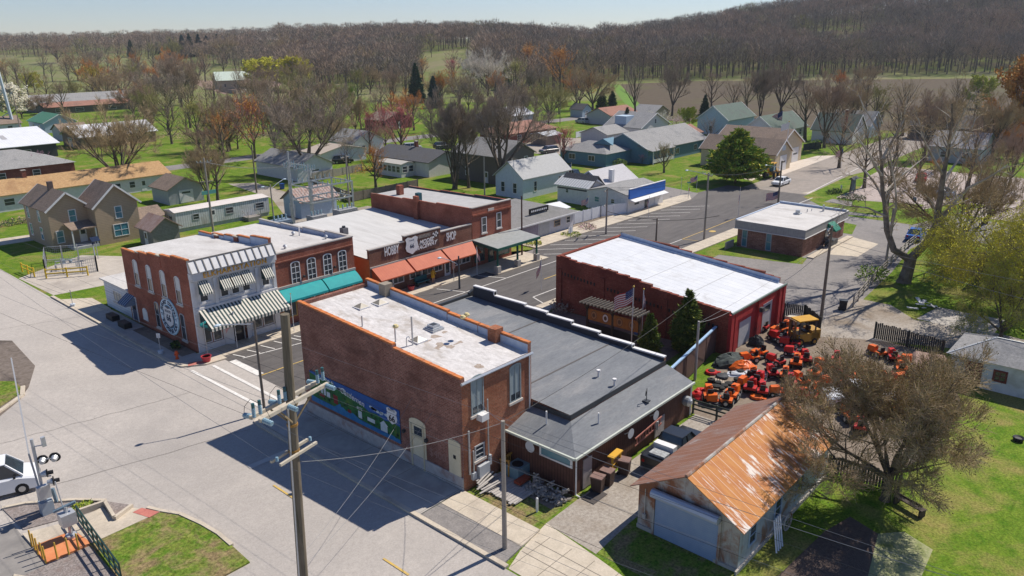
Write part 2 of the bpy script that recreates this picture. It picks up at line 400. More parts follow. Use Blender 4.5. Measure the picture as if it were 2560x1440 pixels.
mb = MB()
for a, b in (((8,58),(24,55)),((6,50.2),(23.9,46.2)),((14,84),(25.5,80))):
    pts = []; R = random.Random(int(a[0]*7+a[1]))
    n = 14
    for k in range(n+1):
        t = k/n; pts.append((lerp(a[0],b[0],t)+R.uniform(-.12,.12), lerp(a[1],b[1],t)+R.uniform(-.12,.12)))
    for p, q in zip(pts, pts[1:]):
        d = Vector((q[0]-p[0], q[1]-p[1], 0)).normalized(); nrm = Vector((-d.y, d.x, 0))*.014
        mb.poly([(p[0]-nrm.x,p[1]-nrm.y,.0265),(q[0]-nrm.x,q[1]-nrm.y,.0265),(q[0]+nrm.x,q[1]+nrm.y,.0265),(p[0]+nrm.x,p[1]+nrm.y,.0265)])
struct(mb, 'pavement_cracks', mat('crack_tar',(.12,.11,.1),rough=1))
# painted markings
strips('crosswalk_lines', [((26.2,59.0),(26.35,48.6)),((27.9,58.6),(27.9,48.2))], .28, .030, WPAINT)
strips('stop_line', [((29.5,58.3),(29.5,53.9))], .62, .030, WPAINT)
strips('stop_line_south', [((21.2,41.6),(24.3,41.5))], .5, .030, mat('worn_white',(.45,.43,.4),rough=.8))
strips('white_parking_lines', [((30.3,58.1),(37,57.0)),((37,57.0),(36.2,59.3))]+[((30.6+k*1.35,58.2-k*.17),(30.2+k*1.35,59.5)) for k in range(5)]
    +[((38.5,56.1),(75.4,56.3)),((75.4,56.3),(72.5,59.4)),((48.6,56.1),(47.2,59.4)),((55.5,56.15),(54.2,59.4)),((62.0,56.2),(60.6,59.4)),((58.8,49.6),(66,49.6)),((58.8,49.6),(58.0,47.6))]
    +[((83.6,49.9),(85.8,47.6)),((83.6,49.9),(90,49.9))]
    +[((73.5+3.05*k,61.6),(78.0+3.05*k,57.3)) for k in range(12)], .12, .030, WPAINT)
strips('edge_line', [((131,49.3),(175,52.6)),((118,47.2),(128,47.2))], .14, .030, WPAINT)
strips('yellow_centre_line', [((29.4,53.7),(36,53.7)),((44,53.1),(47,53.1)),((54,52.9),(57,52.9)),((64.4,52.7),(67,52.7)),((78,52.7),(81,52.7)),((21.1,36.4),(21.1,38.6)),((21.0,26),(21.0,28)),((20.9,15),(20.9,19))], .13, .030, YPAINT)
strips('yellow_kerb_lines', [((90,49.9),(106,50.1)),((90.2,49.9),(90.6,47.7))], .12, .030, YPAINT)
mb = MB()
for k in range(20):
    a = 2*PI*k/20; mb.poly([(96.6,48.9,.031),(96.6+.55*math.cos(a),48.9+.45*math.sin(a),.031),(96.6+.55*math.cos(a+PI/10),48.9+.45*math.sin(a+PI/10),.031)])
struct(mb, 'yellow_road_symbol', YPAINT)
strips('park_lot_lines', [((140+6*k,20),(143+6*k,25)) for k in range(4)], .12, .030, WPAINT)
sheet('kerb_ramp_red', [(26.35,59.85),(27.9,59.25),(27.9,59.9),(26.7,60.5)], .126, REDPAD)
slab('corner_kerb', [(25.6,62),(26.0,60.2),(27.6,59.1),(29.4,59.0),(29.4,59.6),(28.2,59.6),(27.0,60.3),(26.0,61.4),(26,62)], .003, .122, CONC)
slab('south_corner_kerb', [(24.55,46),(24.83,45.8),(26.2,47.2),(29.2,47.4),(29.2,47.75),(25.9,47.75),(24.7,46.9)], .003, .125, CONC)
# tyre-worn tar patches
sheet('asphalt_lane', [(12,84),(18,90),(24.5,112),(18,112),(6,92)], .0075, PATCH)
# island with ramp, lower left
curve = [(9.3,48.4),(10.4,47.9),(12.5,46),(13.6,44.6),(14.5,42.9),(14.9,42.0),(15.3,41),(15.85,39.9),(16.2,38),(16.35,36.5),(16.3,35)]
slab('island_bed', [(9.3,48.4)]+curve[1:5]+[(13.1,42.1),(13.4,44.1),(11.9,44.4),(9.4,45.2)], .003, .05, ROCKS)
slab('island_lawn', curve[6:]+[(16.2,33),(11,33),(11.3,41)], .003, .10, GRASSB)
slab('island_path', [(9.2,44.7),(11.9,43.8),(13.2,44.0),(13.1,42.1),(14.3,42.6),(15.2,40.95),(11.4,40.9),(11.2,42.9),(9.2,43.05)], .003, .12, CONC)
mb = MB()
for (a, b) in zip(curve, curve[1:]):
    if 13.9 < b[0] < 15.2: continue
    a, b = Vector((*a,.07)), Vector((*b,.07)); mb.bar(a, b, .22, .16)
struct(mb, 'island_kerb', CONC)
mb = MB(); mb.bar((11.9,44.35,.2),(13.4,44.12,.2),.18,.4); mb.bar((13.4,44.1,.2),(13.12,42.15,.2),.18,.4); mb.bar((13.12,42.1,.2),(14.35,42.7,.16),.18,.3)
struct(mb, 'ramp_wall', CONC)
sheet('red_tactile_pad', [(14.1,42.1),(14.65,42.15),(15.15,40.95),(14.5,40.85)], .126, REDPAD)
slab('orange_crossing_pad', [(9.2,43.0),(11.5,43.0),(11.3,40.9),(9.15,41.0)], .003, .115, ORPAD)
sheet('ballast_bed', [(7.9,40.9),(11.3,40.9),(11.2,30),(6,30)], .012, ROCKS)
sheet('platform_asphalt', [(4,44),(9.2,46.5),(9.1,40.9),(7.6,40.6),(6,36),(-8,30),(-20,44),(-8,60),(9.3,50)], .010, mat('lot_asphalt',(.22,.205,.19),(.27,.25,.23),1.5,(.18,.17,.16),.2,rough=.9,world=True))
slab('track_walkway', [(7.75,41.3),(8.3,40.2),(7.3,37),(6.2,38)], .003, .1, CONC)
# spoil heap side, far left
sheet('dirt_verge', pix((-60,850),(30,852),(88,915),(72,968),(50,1000),(-60,1090)), .012, mat('dark_soil',(.13,.105,.085),(.2,.165,.14),2.5,(.08,.065,.055),.4,rough=1,bmp=.6,world=True))
slab('west_verge', pix((-80,955),(36,955),(52,968),(50,985),(0,1018),(-80,1060)), .003, .08, GRASSB)
mb = MB(); q = pix((58,968),(56,990),(0,1030),(-80,1085))
for a, b in zip(q, q[1:]): mb.bar((a.x,a.y,.07),(b.x,b.y,.07),.3,.14)
struct(mb, 'west_island_kerb', CONC)
# yards by the barn
sheet('garden_bed', pix((2125,1292),(2060,1330),(1940,1445),(2180,1490),(2300,1420),(2195,1335)), .010, SOIL)
sheet('straw_patch', pix((2195,1335),(2260,1330),(2332,1375),(2300,1450),(2200,1470),(2170,1440)), .014, STRAW)
sheet('barn_front_yard', [(28.5,8),(28.7,19.8),(32,20),(32,8)], .005, GRASSB)
sheet('deck_yard', [(28.3,23.6),(28.3,29.2),(34,29.2),(34,23.9)], .005, GRASSB)
sheet('bare_earth', [(30.2,24.1),(31.8,24.1),(32.1,26.5),(30.4,26.6)], .009, DIRT)
sheet('north_yard_dirt', [(70.5,65.6),(84,65.6),(84,67.6),(70.5,67.6)], .011, DIRT)
sheet('fenceline_dirt', [(84.5,65.1),(97,65.1),(97,66.3),(84.5,66.3)], .011, DIRT)
sheet('bank_lawn', [(84,42.4),(113,44.4),(112,45),(84.5,44.9)], .011, GRASS)
sheet('bank_lawn_side', [(88.6,33.0),(91.5,33.6),(91.2,43.3),(86,43.3)], .012, GRASS)
sheet('corner_lawn', [(107,33.6),(113,35),(112.8,44),(106.4,43.5)], .012, GRASS)
sheet('park_lawn', [(118,41),(120,34),(138,28),(139,24),(118,29)], .012, GRASS)
sheet('park_verge', pix((2008,492),(2120,440),(2180,425),(2150,470),(2060,505),(2130,515),(2130,500),(2310,512),(2290,535),(2200,540),(2060,520)), .012, GRASS)
# ------------------------------------------------------------------ light, sky, camera
w = bpy.data.worlds.new('World'); SC.world = w; w.use_nodes = True
nt = w.node_tree; sky = nt.nodes.new('ShaderNodeTexSky'); sky.sky_type = 'NISHITA'; sky.sun_disc = False
SUN_EL, SUN_AZ = math.radians(49.5), math.radians(-11.5)
sky.sun_elevation = SUN_EL; sky.sun_rotation = PI/2-SUN_AZ; sky.air_density = 1.0; sky.dust_density = 0.0; sky.ozone_density = 2.5
mx = nt.nodes.new('ShaderNodeMix'); mx.data_type = 'RGBA'; mx.blend_type = 'MULTIPLY'; mx.inputs[0].default_value = 1; mx.inputs[7].default_value = (.90,.98,1.22,1); nt.links.new(sky.outputs[0], mx.inputs[6]); nt.links.new(mx.outputs[2], nt.nodes['Background'].inputs[0]); nt.nodes['Background'].inputs[1].default_value = .074
sd = bpy.data.lights.new('sun', 'SUN'); sd.energy = 5.0; sd.angle = math.radians(.5); sd.color = (1,.93,.83)
so = bpy.data.objects.new('sun', sd); COL.objects.link(so)
dv = Vector((math.cos(SUN_EL)*math.cos(SUN_AZ), math.cos(SUN_EL)*math.sin(SUN_AZ), math.sin(SUN_EL)))
so.rotation_euler = dv.to_track_quat('Z','Y').to_euler(); so.location = (60,20,90)
cd = bpy.data.cameras.new('camera'); cd.lens = CF/2560*36; cd.sensor_width = 36; cd.clip_end = 6000; cd.clip_start = .5
co = bpy.data.objects.new('camera', cd); COL.objects.link(co)
M4 = Matrix((RT, -DN, -FW)).transposed().to_4x4(); M4.translation = Vector((0,0,CH)); co.matrix_world = M4
SC.camera = co
SC.view_settings.view_transform = 'Standard'; SC.view_settings.look = 'None'; SC.view_settings.exposure = .26; SC.view_settings.gamma = 1

hz = MB(); hz.box(-900,-900,-40,2600,2600,150); o = hz.build('haze', None); o.data.materials.clear(); o['kind'] = 'stuff'
hm_ = bpy.data.materials.new('haze_air'); hm_.use_nodes = True; q = hm_.node_tree; q.nodes.clear(); ou = q.nodes.new('ShaderNodeOutputMaterial'); vo = q.nodes.new('ShaderNodeVolumePrincipled'); vo.inputs['Density'].default_value = .00010; vo.inputs['Color'].default_value = (.80,.88,1,1); vo.inputs['Anisotropy'].default_value = .2; q.links.new(vo.outputs[0], ou.inputs['Volume']); o.data.materials.append(hm_)
# ------------------------------------------------------------------ materials of buildings
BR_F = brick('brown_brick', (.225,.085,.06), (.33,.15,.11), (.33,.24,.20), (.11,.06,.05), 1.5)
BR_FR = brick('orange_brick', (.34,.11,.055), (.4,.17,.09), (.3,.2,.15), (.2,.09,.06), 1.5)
BR_E = brick('red_brick', (.31,.085,.05), (.35,.12,.075), (.3,.17,.13), (.2,.075,.05), 1.5)
BR_H = brick('russet_brick', (.23,.095,.06), (.27,.13,.085), (.24,.16,.12), (.13,.06,.045), 1.5)
BR_R = brick('dark_red_brick', (.23,.052,.034), (.27,.08,.05), (.2,.1,.075), (.11,.035,.028), 1.5)
BR_K = brick('mottled_brick', (.22,.09,.06), (.36,.19,.14), (.3,.22,.18), None, 2.2)
CAPS = mat('clay_coping', (.62,.20,.045), (.48,.16,.06), 3, (.30,.13,.07), 1.1, (.5,.7), .7)
WROOF = mat('white_roof_coating', (.60,.575,.555), (.49,.465,.445), 2.6, (.33,.285,.24), .6, (.52,.7), .8, bmp=.3, st=(1,.5,1), fine=(6,.14))
WROOF2 = mat('clean_white_roof', (.56,.54,.515), (.49,.47,.445), .9, (.38,.355,.33), .35, (.5,.72), .8, st=(1,.4,1), fine=(5,.1))
CORR = mat('white_corrugated', (.55,.565,.585), (.62,.63,.645), .8, (.47,.47,.47), .4, (.55,.7), .6, lines=('x',.85,.35,.06))
DROOF = mat('dark_membrane', (.145,.155,.168), (.18,.19,.2), .9, (.23,.23,.23), .35, (.5,.7), .85, st=(.5,1.5,1), fine=(5,.14))
SEAM = mat('roof_seam', (.11,.10,.095), rough=.9)
WTRIM = mat('white_trim', (.72,.71,.70), (.64,.63,.62), 4, rough=.6)
GTRIM = mat('grey_trim', (.36,.37,.38), (.42,.43,.44), 3, rough=.6)
BLUW = mat('pale_blue_paint', (.36,.43,.55), (.47,.53,.62), 2, rough=.8)
GLASS = mat('window_glass', (.025,.035,.045), (.05,.06,.07), 2, rough=.12, spec=.7)
TGLASS = mat('tinted_glass', (.05,.17,.22), (.08,.24,.3), 1, rough=.12, spec=.7)
CREAM = mat('cream_paint', (.60,.53,.36), (.66,.59,.42), 3, rough=.7)
STONE = mat('foundation_stone', (.34,.32,.31), (.43,.41,.40), 3, (.3,.22,.2), 1, rough=.9)
SILL = mat('stone_sill', (.5,.45,.4), rough=.8)
GALV = mat('galvanised_metal', (.42,.44,.46), (.5,.52,.54), 5, rough=.45, metal=.6)
DKM = mat('dark_metal', (.045,.05,.055), rough=.5)
BLK = mat('black_paint', (.018,.018,.02), rough=.5)
BROWN = mat('brown_siding', (.085,.035,.025), (.11,.05,.035), 3, rough=.8, lines=('u',.22,.8,.14))
ORANGE = mat('rust_orange_metal', (.37,.062,.019), (.42,.085,.03), 1.2, rough=.6, lines=('x',.34,.35,.06))
ORWALL = mat('orange_wall', (.45,.14,.045), (.5,.17,.06), 2, rough=.8)
TEAL = mat('teal_canvas', (.005,.26,.27), (.008,.30,.30), 2, rough=.7)
CANV = mat('cream_canvas', (.62,.58,.5), rough=.8)
DKG = mat('dark_green_canvas', (.035,.065,.065), rough=.8)
NAVY = mat('navy_canvas', (.03,.05,.12), rough=.8)
GREENP = mat('green_paint', (.015,.10,.07), rough=.6)
GOLD = mat('gold_letter', (.50,.27,.03), rough=.45, metal=.3)
REDP = mat('barn_red_paint', (.40,.035,.035), (.33,.03,.03), 2, (.2,.03,.03), .6, rough=.8)
SLATE = mat('grey_shingle', (.235,.23,.225), (.3,.295,.285), 4, (.2,.2,.2), .4, rough=.95, bmp=.3, fine=(5,.22))
class Face:      # wall-plane frame: u along the wall, z up, d outward
    def __init__(s, o, ex, en): s.o, s.ex, s.en = Vector(o), Vector(ex), Vector(en)
    def __call__(s, u, z, d=0): return s.o+s.ex*u+s.en*d+Vector((0,0,z))
def fbox(mb, F, u0, z0, u1, z1, d0, d1, m=0):
    vs = [F(u0,z0,d0),F(u1,z0,d0),F(u1,z1,d0),F(u0,z1,d0),F(u0,z0,d1),F(u1,z0,d1),F(u1,z1,d1),F(u0,z1,d1)]
    return mb.faces(vs, [(3,2,1,0),(4,5,6,7),(0,1,5,4),(1,2,6,5),(2,3,7,6),(3,0,4,7)], m)
def fpoly(mb, F, poly, d0, d1, m=0):
    n = len(poly); vs = [F(u,z,d0) for u, z in poly]+[F(u,z,d1) for u, z in poly]
    return mb.faces(vs, [tuple(range(n))[::-1], tuple(range(n,2*n))]+[(i,(i+1)%n,n+(i+1)%n,n+i) for i in range(n)], m)
def archp(u, z, w, h, rise, n=8):
    return [(u-w/2,z),(u+w/2,z)]+[(u+w/2*math.cos(PI*k/n), z+h-rise+rise*math.sin(PI*k/n)) for k in range(n+1)]
def window(F, u, z, w, h, par, fm=None, gm=None, arch=0, grid=(1,2), sill=None, fw=.09, shade=None, d=0, name='window', label=None):
    fm = fm or WTRIM; gm = gm or GLASS
    mb = MB()
    if arch:
        out = archp(u,z,w,h,arch); inn = archp(u,z+fw,w-2*fw,h-2*fw,max(.05,arch-fw*.5)); n = len(out)
        vs = [F(*p,d+.05) for p in out]+[F(*p,d+.05) for p in inn]+[F(*p,d) for p in out]
        mb.faces(vs, [(i,(i+1)%n,n+(i+1)%n,n+i) for i in range(n)]+[(i,(i+1)%n,2*n+(i+1)%n,2*n+i) for i in range(n)])
    else:
        for b in ((u-w/2,z,u+w/2,z+fw),(u-w/2,z+h-fw,u+w/2,z+h),(u-w/2,z+fw,u-w/2+fw,z+h-fw),(u+w/2-fw,z+fw,u+w/2,z+h-fw)): fbox(mb,F,*b,d,d+.05)
    for i in range(1, grid[0]): fbox(mb,F,u-w/2+w*i/grid[0]-.025,z+fw,u-w/2+w*i/grid[0]+.025,z+h-fw-arch*.5,d+.012,d+.042)
    for i in range(1, grid[1]): fbox(mb,F,u-w/2+fw,z+h*i/grid[1]-.025,u+w/2-fw,z+h*i/grid[1]+.025,d+.012,d+.04)
    o = mb.build(name, fm, par)
    if label: o['label'] = label
    mb = MB()
    q = archp(u,z+fw,w-2*fw,h-2*fw,max(.05,arch-fw*.5)) if arch else [(u-w/2+fw,z+fw),(u+w/2-fw,z+fw),(u+w/2-fw,z+h-fw),(u-w/2+fw,z+h-fw)]
    mb.poly([F(*p,d+.008) for p in q]); mb.build('pane', gm, o)
    if shade is not None:
        mb = MB()
        if arch: q = [(u-w/2+fw+.01,z+h*.48),(u+w/2-fw-.01,z+h*.48)]+[p for p in archp(u,z+fw,w-2*fw-.02,h-2*fw-.01,max(.05,arch-fw*.5))[2:]]
        else: q = [(u-w/2+fw,z+h*.5),(u+w/2-fw,z+h*.5),(u+w/2-fw,z+h-fw),(u-w/2+fw,z+h-fw)]
        mb.poly([F(*p,d+.011) for p in q]); mb.build('blind', shade, o)
    if sill is not None:
        mb = MB(); fbox(mb,F,u-w/2-.1,z-.16,u+w/2+.1,z-.002,d,d+.12); mb.build('sill', sill, o)
    return o
def door(F, u, z, w, h, par, m, glass=None, knob=True, name='door', frame=None):
    mb = MB(); fbox(mb,F,u-w/2,z,u+w/2,z+h,.0,.05); o = mb.build(name, m, par)
    if frame:
        mb = MB()
        for b in ((u-w/2-.1,z,u-w/2-.002,z+h),(u+w/2+.002,z,u+w/2+.1,z+h),(u-w/2-.1,z+h+.002,u+w/2+.1,z+h+.1)): fbox(mb,F,*b,.0,.07)
        mb.build('door_frame', frame, o)
    if glass: mb = MB(); fbox(mb,F,u-w*.3,z+h*glass[0],u+w*.3,z+h*glass[1],.05,.058); mb.build('pane', GLASS, o)
    if knob: mb = MB(); mb.ball(F(u+w*.38,z+h*.47,.09), .045, 6, 4); mb.build('handle', DKM, o)
    return o
def awning(F, u0, u1, zt, zb, pr, par, m1, m2=None, n=1, val=.25, name='awning', side=True, curve=0, d=.02):
    mb = MB(); steps = 6 if curve else 1
    def pt(u, t):
        if curve: return F(u, zb+(zt-zb)*(1-t**1.45), d+pr*t)
        return F(u, lerp(zt,zb,t), d+pr*t)
    for k in range(n):
        a, b = lerp(u0,u1,k/n), lerp(u0,u1,(k+1)/n); mi = k%2 if m2 else 0
        for q in range(steps): mb.poly([pt(a,q/steps),pt(b,q/steps),pt(b,(q+1)/steps),pt(a,(q+1)/steps)], mi)
        if val: mb.poly([F(a,zb,d+pr),F(b,zb,d+pr),F(b,zb-val,d+pr+.01),F(a,zb-val,d+pr+.01)], mi)
    if side:
        for u in (u0,u1):
            pts = [pt(u,q/steps) for q in range(steps+1)]
            mb.poly(pts+[F(u,zb-val,d+pr),F(u,zb-val,d)] if val else pts+[F(u,zb,d)], 1 if m2 else 0)
    return mb.build(name, [m1,m2] if m2 else m1, par)
def ox(X, px, py):
    r = ray(px,py); t = X/r.x; return r.y*t, CH+r.z*t
def oy(Y, px, py):
    r = ray(px,py); t = Y/r.y; return r.x*t, CH+r.z*t
def coping(mb, F, segs, th=.34, h=.1, tile=.62, m=0, d0=-.29, over=.05):    # stepped coping: segs (u0,u1,z0,z1)
    for u0, u1, z0, z1 in segs:
        n = max(1, int(abs(u1-u0)/tile))
        for k in range(n):
            a, b = lerp(u0,u1,k/n), lerp(u0,u1,(k+1)/n); za, zb = lerp(z0,z1,k/n), lerp(z0,z1,(k+1)/n)
            vs = [F(a,za,over),F(b,zb,over),F(b,zb,d0),F(a,za,d0),F(a,za+h,over*.4),F(b,zb+h*.8,over*.4),F(b,zb+h*.8,d0+.04),F(a,za+h,d0+.04)]
            mb.faces(vs, [(3,2,1,0),(4,5,6,7),(0,1,5,4),(1,2,6,5),(2,3,7,6),(3,0,4,7)], m)
def vent_pipe(par, x, y, z, h, r=.05, m=None, hook=False, name='vent_pipe'):
    mb = MB(); pts = [(x,y,z),(x,y,z+h)]
    if hook: pts += [(x+.06,y,z+h+.08),(x+.2,y,z+h+.08),(x+.26,y,z+h-.05)]
    mb.tube(pts, r, 6); return mb.build(name, m or GALV, par)
# ------------------------------------------------------------------ brick building with the mural (front)
FX, FY, FW_, FD = 28.2, 29.2, 6.2, 16.1
t = thing('brick_building', 'brown brick building with a painted mural on its side and a stained white roof', 'building', (FX,FY,0))
B = t
zr = lambda y: lerp(7.15, 8.25, y/FD)
mb = MB()
mb.faces([(0,0,0),(FW_,0,0),(FW_,FD,0),(0,FD,0),(0,0,zr(0)),(FW_,0,zr(0)),(FW_,FD,zr(FD)),(0,FD,zr(FD))], [(0,1,5,4),(1,2,6,5),(2,3,7,6),(3,0,4,7)])
def sidewall(mb, x0, x1, segs):
    for y0, y1, z0, z1 in segs: mb.faces([(x0,y0,zr(y0)),(x1,y0,zr(y0)),(x1,y1,zr(y1)),(x0,y1,zr(y1)),(x0,y0,z0),(x1,y0,z0),(x1,y1,z1),(x0,y1,z1)], [(4,5,6,7),(0,1,5,4),(1,2,6,5),(2,3,7,6),(3,0,4,7)])
LS = [(0,5.9,7.38,7.72),(5.95,16.1,7.95,8.52)]
RS = [(0,4.3,7.75,7.95),(4.35,7.2,7.95,8.1),(7.25,16.1,8.2,8.75)]
sidewall(mb, 0, .3, LS)
sidewall(mb, FW_-.3, FW_, RS)
mb.box(.3, FD-.3, zr(FD), FW_-.3, FD, 8.5)
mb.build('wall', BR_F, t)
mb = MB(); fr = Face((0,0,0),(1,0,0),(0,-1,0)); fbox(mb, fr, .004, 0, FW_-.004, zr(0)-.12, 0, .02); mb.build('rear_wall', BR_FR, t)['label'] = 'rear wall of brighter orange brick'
mb = MB(); mb.poly([(.3,0,zr(0)+.004),(FW_-.3,0,zr(0)+.004),(FW_-.3,FD-.3,zr(FD)+.004),(.3,FD-.3,zr(FD)+.004)]); mb.build('roof', WROOF, t)
fl = Face((0,FD,0),(0,-1,0),(-1,0,0)); flx = Face((0,0,0),(0,1,0),(-1,0,0))
for F_, S_ in ((flx,LS),(Face((FW_,0,0),(0,1,0),(1,0,0)),RS)): mb = MB(); coping(mb, F_, S_); mb.build('coping', CAPS, t)
mb = MB()
for y0_,y1_,z0_,z1_ in RS: mb.faces([(FW_-.305,y0_,zr(y0_)),(FW_-.305,min(y1_,FD-.3),zr(y1_)),(FW_-.305,min(y1_,FD-.3),z1_-.03),(FW_-.305,y0_,z0_-.03)],[(0,1,2,3)])
mb.build('parapet_flashing', BLUW, t)
mb = MB(); fbox(mb, flx, .01, 0, FD-.01, .95, 0, .06)
mb.build('foundation', STONE, t)
mb = MB(); mb.tube([(-.05,-.1,zr(0)-.05),(FW_+.05,-.1,zr(0)-.08)], .09, 6); mb.build('gutter', GALV, t)
mb = MB(); mb.tube([(FW_-.2,-.08,zr(0)-.1),(FW_-.2,-.06,6.5),(FW_-.2,-.06,2.9)], .05, 6); mb.build('downspout', WTRIM, t)
SHUT = mat('grey_shutter', (.25,.30,.31), (.3,.35,.36), 3, rough=.8)
for px, py in ((1192,985),(1287,955)):
    u, z = oy(FY, px, py); u -= FX
    o = window(fr, u, z-1.25, 1.05, 2.5, t, SHUT, SHUT, .18, (2,1), SILL, d=.02)
    mb = MB(); fbox(mb, fr, u-.4, z-1.2, u+.4, z-.75, .03, .04); mb.build('dark_pane', GLASS, o)
u, z = oy(FY, 1198, 1128); window(fr, u-FX, z-.5, .85, 1.0, t, GTRIM, GLASS, 0, (1,3), SILL, d=.02)
u, z = oy(FY, 1199, 1038); mb = MB(); fbox(mb, fr, u-FX-.3, z-.2, u-FX+.3, z+.22, .02, .5); tag(mb.build('air_conditioner', WTRIM, None), 'white window air conditioner below the rear shuttered window of the mural building', 'air conditioner').location = (FX,FY,0)
for px, pt, pb, r in ((1172,1075,1185,.07),(1219,995,1150,.05),(1182,1125,1180,.05)):
    u, z0 = oy(FY, px, pb); _, z1 = oy(FY, px, pt); mb = MB(); mb.tube([(u-FX,-.1,z0),(u-FX,-.1,z1)], r, 6); mb.build('conduit', GALV, t)
mb = MB()
u, z = oy(FY, 1204, 1172); fbox(mb, fr, u-FX-.45, z-.42, u-FX+.45, z+.42, .02, .3); fbox(mb, fr, u-FX-.95, z-.3, u-FX-.6, z+.15, .02, .2); fbox(mb, fr, u-FX+.55, z+.1, u-FX+.72, z+.75, .02, .2)
mb.build('meter_box', mat('box_grey',(.4,.42,.44),rough=.6), t)
y, z = ox(FX, 1046, 1112); u = y-FY
mb = MB(); fpoly(mb, flx, archp(u,.0,1.5,3.55,.3), .0, .03); o = mb.build('door', CREAM, t)
mb = MB(); fbox(mb,flx,u-.62,.05,u-.5,3.1,.03,.09); fbox(mb,flx,u+.5,.05,u+.62,3.1,.03,.09); fbox(mb,flx,u-.5,2.25,u+.5,2.4,.03,.09); mb.build('door_frame', mat('cream_dark',(.5,.44,.3),rough=.7), o)
mb = MB(); fbox(mb,flx,u-.42,2.45,u+.3,3.0,.03,.05); mb.build('pane', GLASS, o)
y, z = ox(FX, 1138, 1150); u = y-FY
mb = MB(); fpoly(mb, flx, archp(u,z-1.35,1.0,2.7,.18), .0, .05); o = mb.build('blocked_window', CREAM, t)
mb = MB(); fbox(mb,flx,u-.12,z+.1,u+.1,z+.35,.05,.06); mb.build('opening', BLK, o)
for px, py in ((1012,1076),(1068,1100)):
    y, z = ox(FX, px, py); mb = MB(); fbox(mb,flx,y-FY-.08,z-.1,y-FY+.08,z+.1,0,.2); mb.build('wall_lamp', DKM, t)
y, z = ox(FX, 1094, 1138); text_obj('faded_lettering', '$400', .75, mat('ghost_paint',(.26,.15,.125),rough=.9), (-.004,y-FY,z), (0,-1,0), (0,0,1), t, depth=.003)
# roof fittings
for px, py in ((904,775),(950,765),(1045,842)):
    p = at(px,py,7.85); mb = MB(); x, y = p.x-FX, p.y-FY; z = zr(y)
    mb.box(x-.45,y-.45,z-.02,x+.45,y+.45,z+.1); a = MB(); a.faces([(x-.4,y-.4,z+.1),(x+.4,y-.4,z+.1),(x+.4,y+.4,z+.1),(x-.4,y+.4,z+.1),(x,y,z+.36)],[(0,1,4),(1,2,4),(2,3,4),(3,0,4)])
    o = mb.build('skylight', WTRIM, t); a.build('dome', mat('smoky_dome',(.27,.235,.18),(.36,.32,.25),2,rough=.3), o)
p = at(1084,820,7.7); x, y = p.x-FX, p.y-FY; z = zr(y); mb = MB(); mb.box(x-.5,y-.5,z-.02,x+.5,y+.5,z+.12); mb.box(x-.42,y-.42,z+.12,x+.42,y+.42,z+.2); mb.box(x-.3,y-.3,z+.2,x+.3,y+.3,z+.36); o = mb.build('roof_vent', GALV, t)
mb = MB(); mb.box(x-.2,y-.2,z+.36,x+.2,y+.2,z+.38); mb.build('grille', DKM, o)
for px, pb, pt, r in ((906,815,788,.05),(1032,863,790,.055),(989,855,815,.05),(1017,868,845,.03),(1160,815,790,.05),(1167,812,787,.06)):
    p = at(px,pb,7.6); y = p.y-FY; z = zr(y); p = at(px,pb,z); hgt_ = htop(p, pt); vent_pipe(t, p.x-FX, p.y-FY, z-.05, hgt_, r, GALV if px < 1100 else CREAM, px in (1017,))
for px, py in ((989,815),(1167,786),(1157,792)):
    p = at(px,py,9.0); mb = MB(); mb.lathe([(.16,-.1),(.2,.0),(.12,.1)], (p.x-FX,p.y-FY,9.0), 8); mb.build('vent_cap', mat('cap_cream',(.6,.5,.25),rough=.6), t)
for px, py in ((980,716),(1222,828)):
    p = at(px,py,8.6 if px < 1000 else 8.15); mb = MB(); mb.box(FW_-.75,p.y-FY-.35,7.2,FW_-.02,p.y-FY+.35,9.0 if px < 1000 else 8.25); o = mb.build('chimney', BR_FR if px > 1000 else mat('chimney_block',(.3,.26,.2),(.24,.2,.16),5,rough=.9), t)
ST = mat('roof_stain', (.28,.22,.17), (.38,.32,.27), 5, rough=.9)
mb = MB(); R = random.Random(4)
for px, py, a, b in ((1090,843,.42,.22),(1053,855,.5,.14),(1115,832,.3,.2),(1105,868,.6,.2),(1125,868,.35,.15),(1142,860,.5,.05),(963,782,.2,.12),(983,803,.2,.12),(920,795,.18,.1),(1197,918,.35,.18),(1100,860,.3,.12),(895,800,.25,.1),(1070,853,.4,.05),(1150,856,.2,.1)):
    p = at(px,py,zr(6)+.0); y = p.y-FY; p = at(px,py,zr(y)); x, y = p.x-FX, p.y-FY
    mb.poly([(x+a*R.uniform(.6,1.1)*math.cos(k*PI/6), y+b*2*R.uniform(.6,1.1)*math.sin(k*PI/6), zr(y+b*2*math.sin(k*PI/6))+.012) for k in range(12)])
mb.build('roof_stains', ST, t)
# mural, a painted panel
mur = thing('mural', 'long painted mural panel on the brown brick side wall with hills and road shield', 'mural', (FX-.07,FY,0))
def MU(px, py): y, z = ox(FX-.07, px, py); return y-FY, z
a0, a1 = MU(780,1000), MU(1002,1106); b1 = MU(998,1030); b0 = (a0[0], a0[1]+2.35)
mw = a0[0]-a1[0]; mh = b0[1]-a0[1]; y0 = a1[0]; z0 = min(a0[1],a1[1])
Fm = Face((0,a0[0],z0),(0,-1,0),(-1,0,0))      # u 0..mw from the left, z 0..mh
mb = MB(); fbox(mb,Fm,0,0,mw,mh,-.05,.0); mb.build('board', mat('mural_sky',(.012,.065,.27),(.03,.12,.34),1.2,rough=.7), mur)
def mpoly(name, poly, m, d): q = MB(); q.poly([Fm(u*mw,z*mh,d) for u, z in poly]); return q.build(name, m, mur)
mg = mat('mural_green',(.012,.075,.03),(.03,.16,.045),1.6,(.10,.17,.02),.7,(.5,.7),rough=.8)
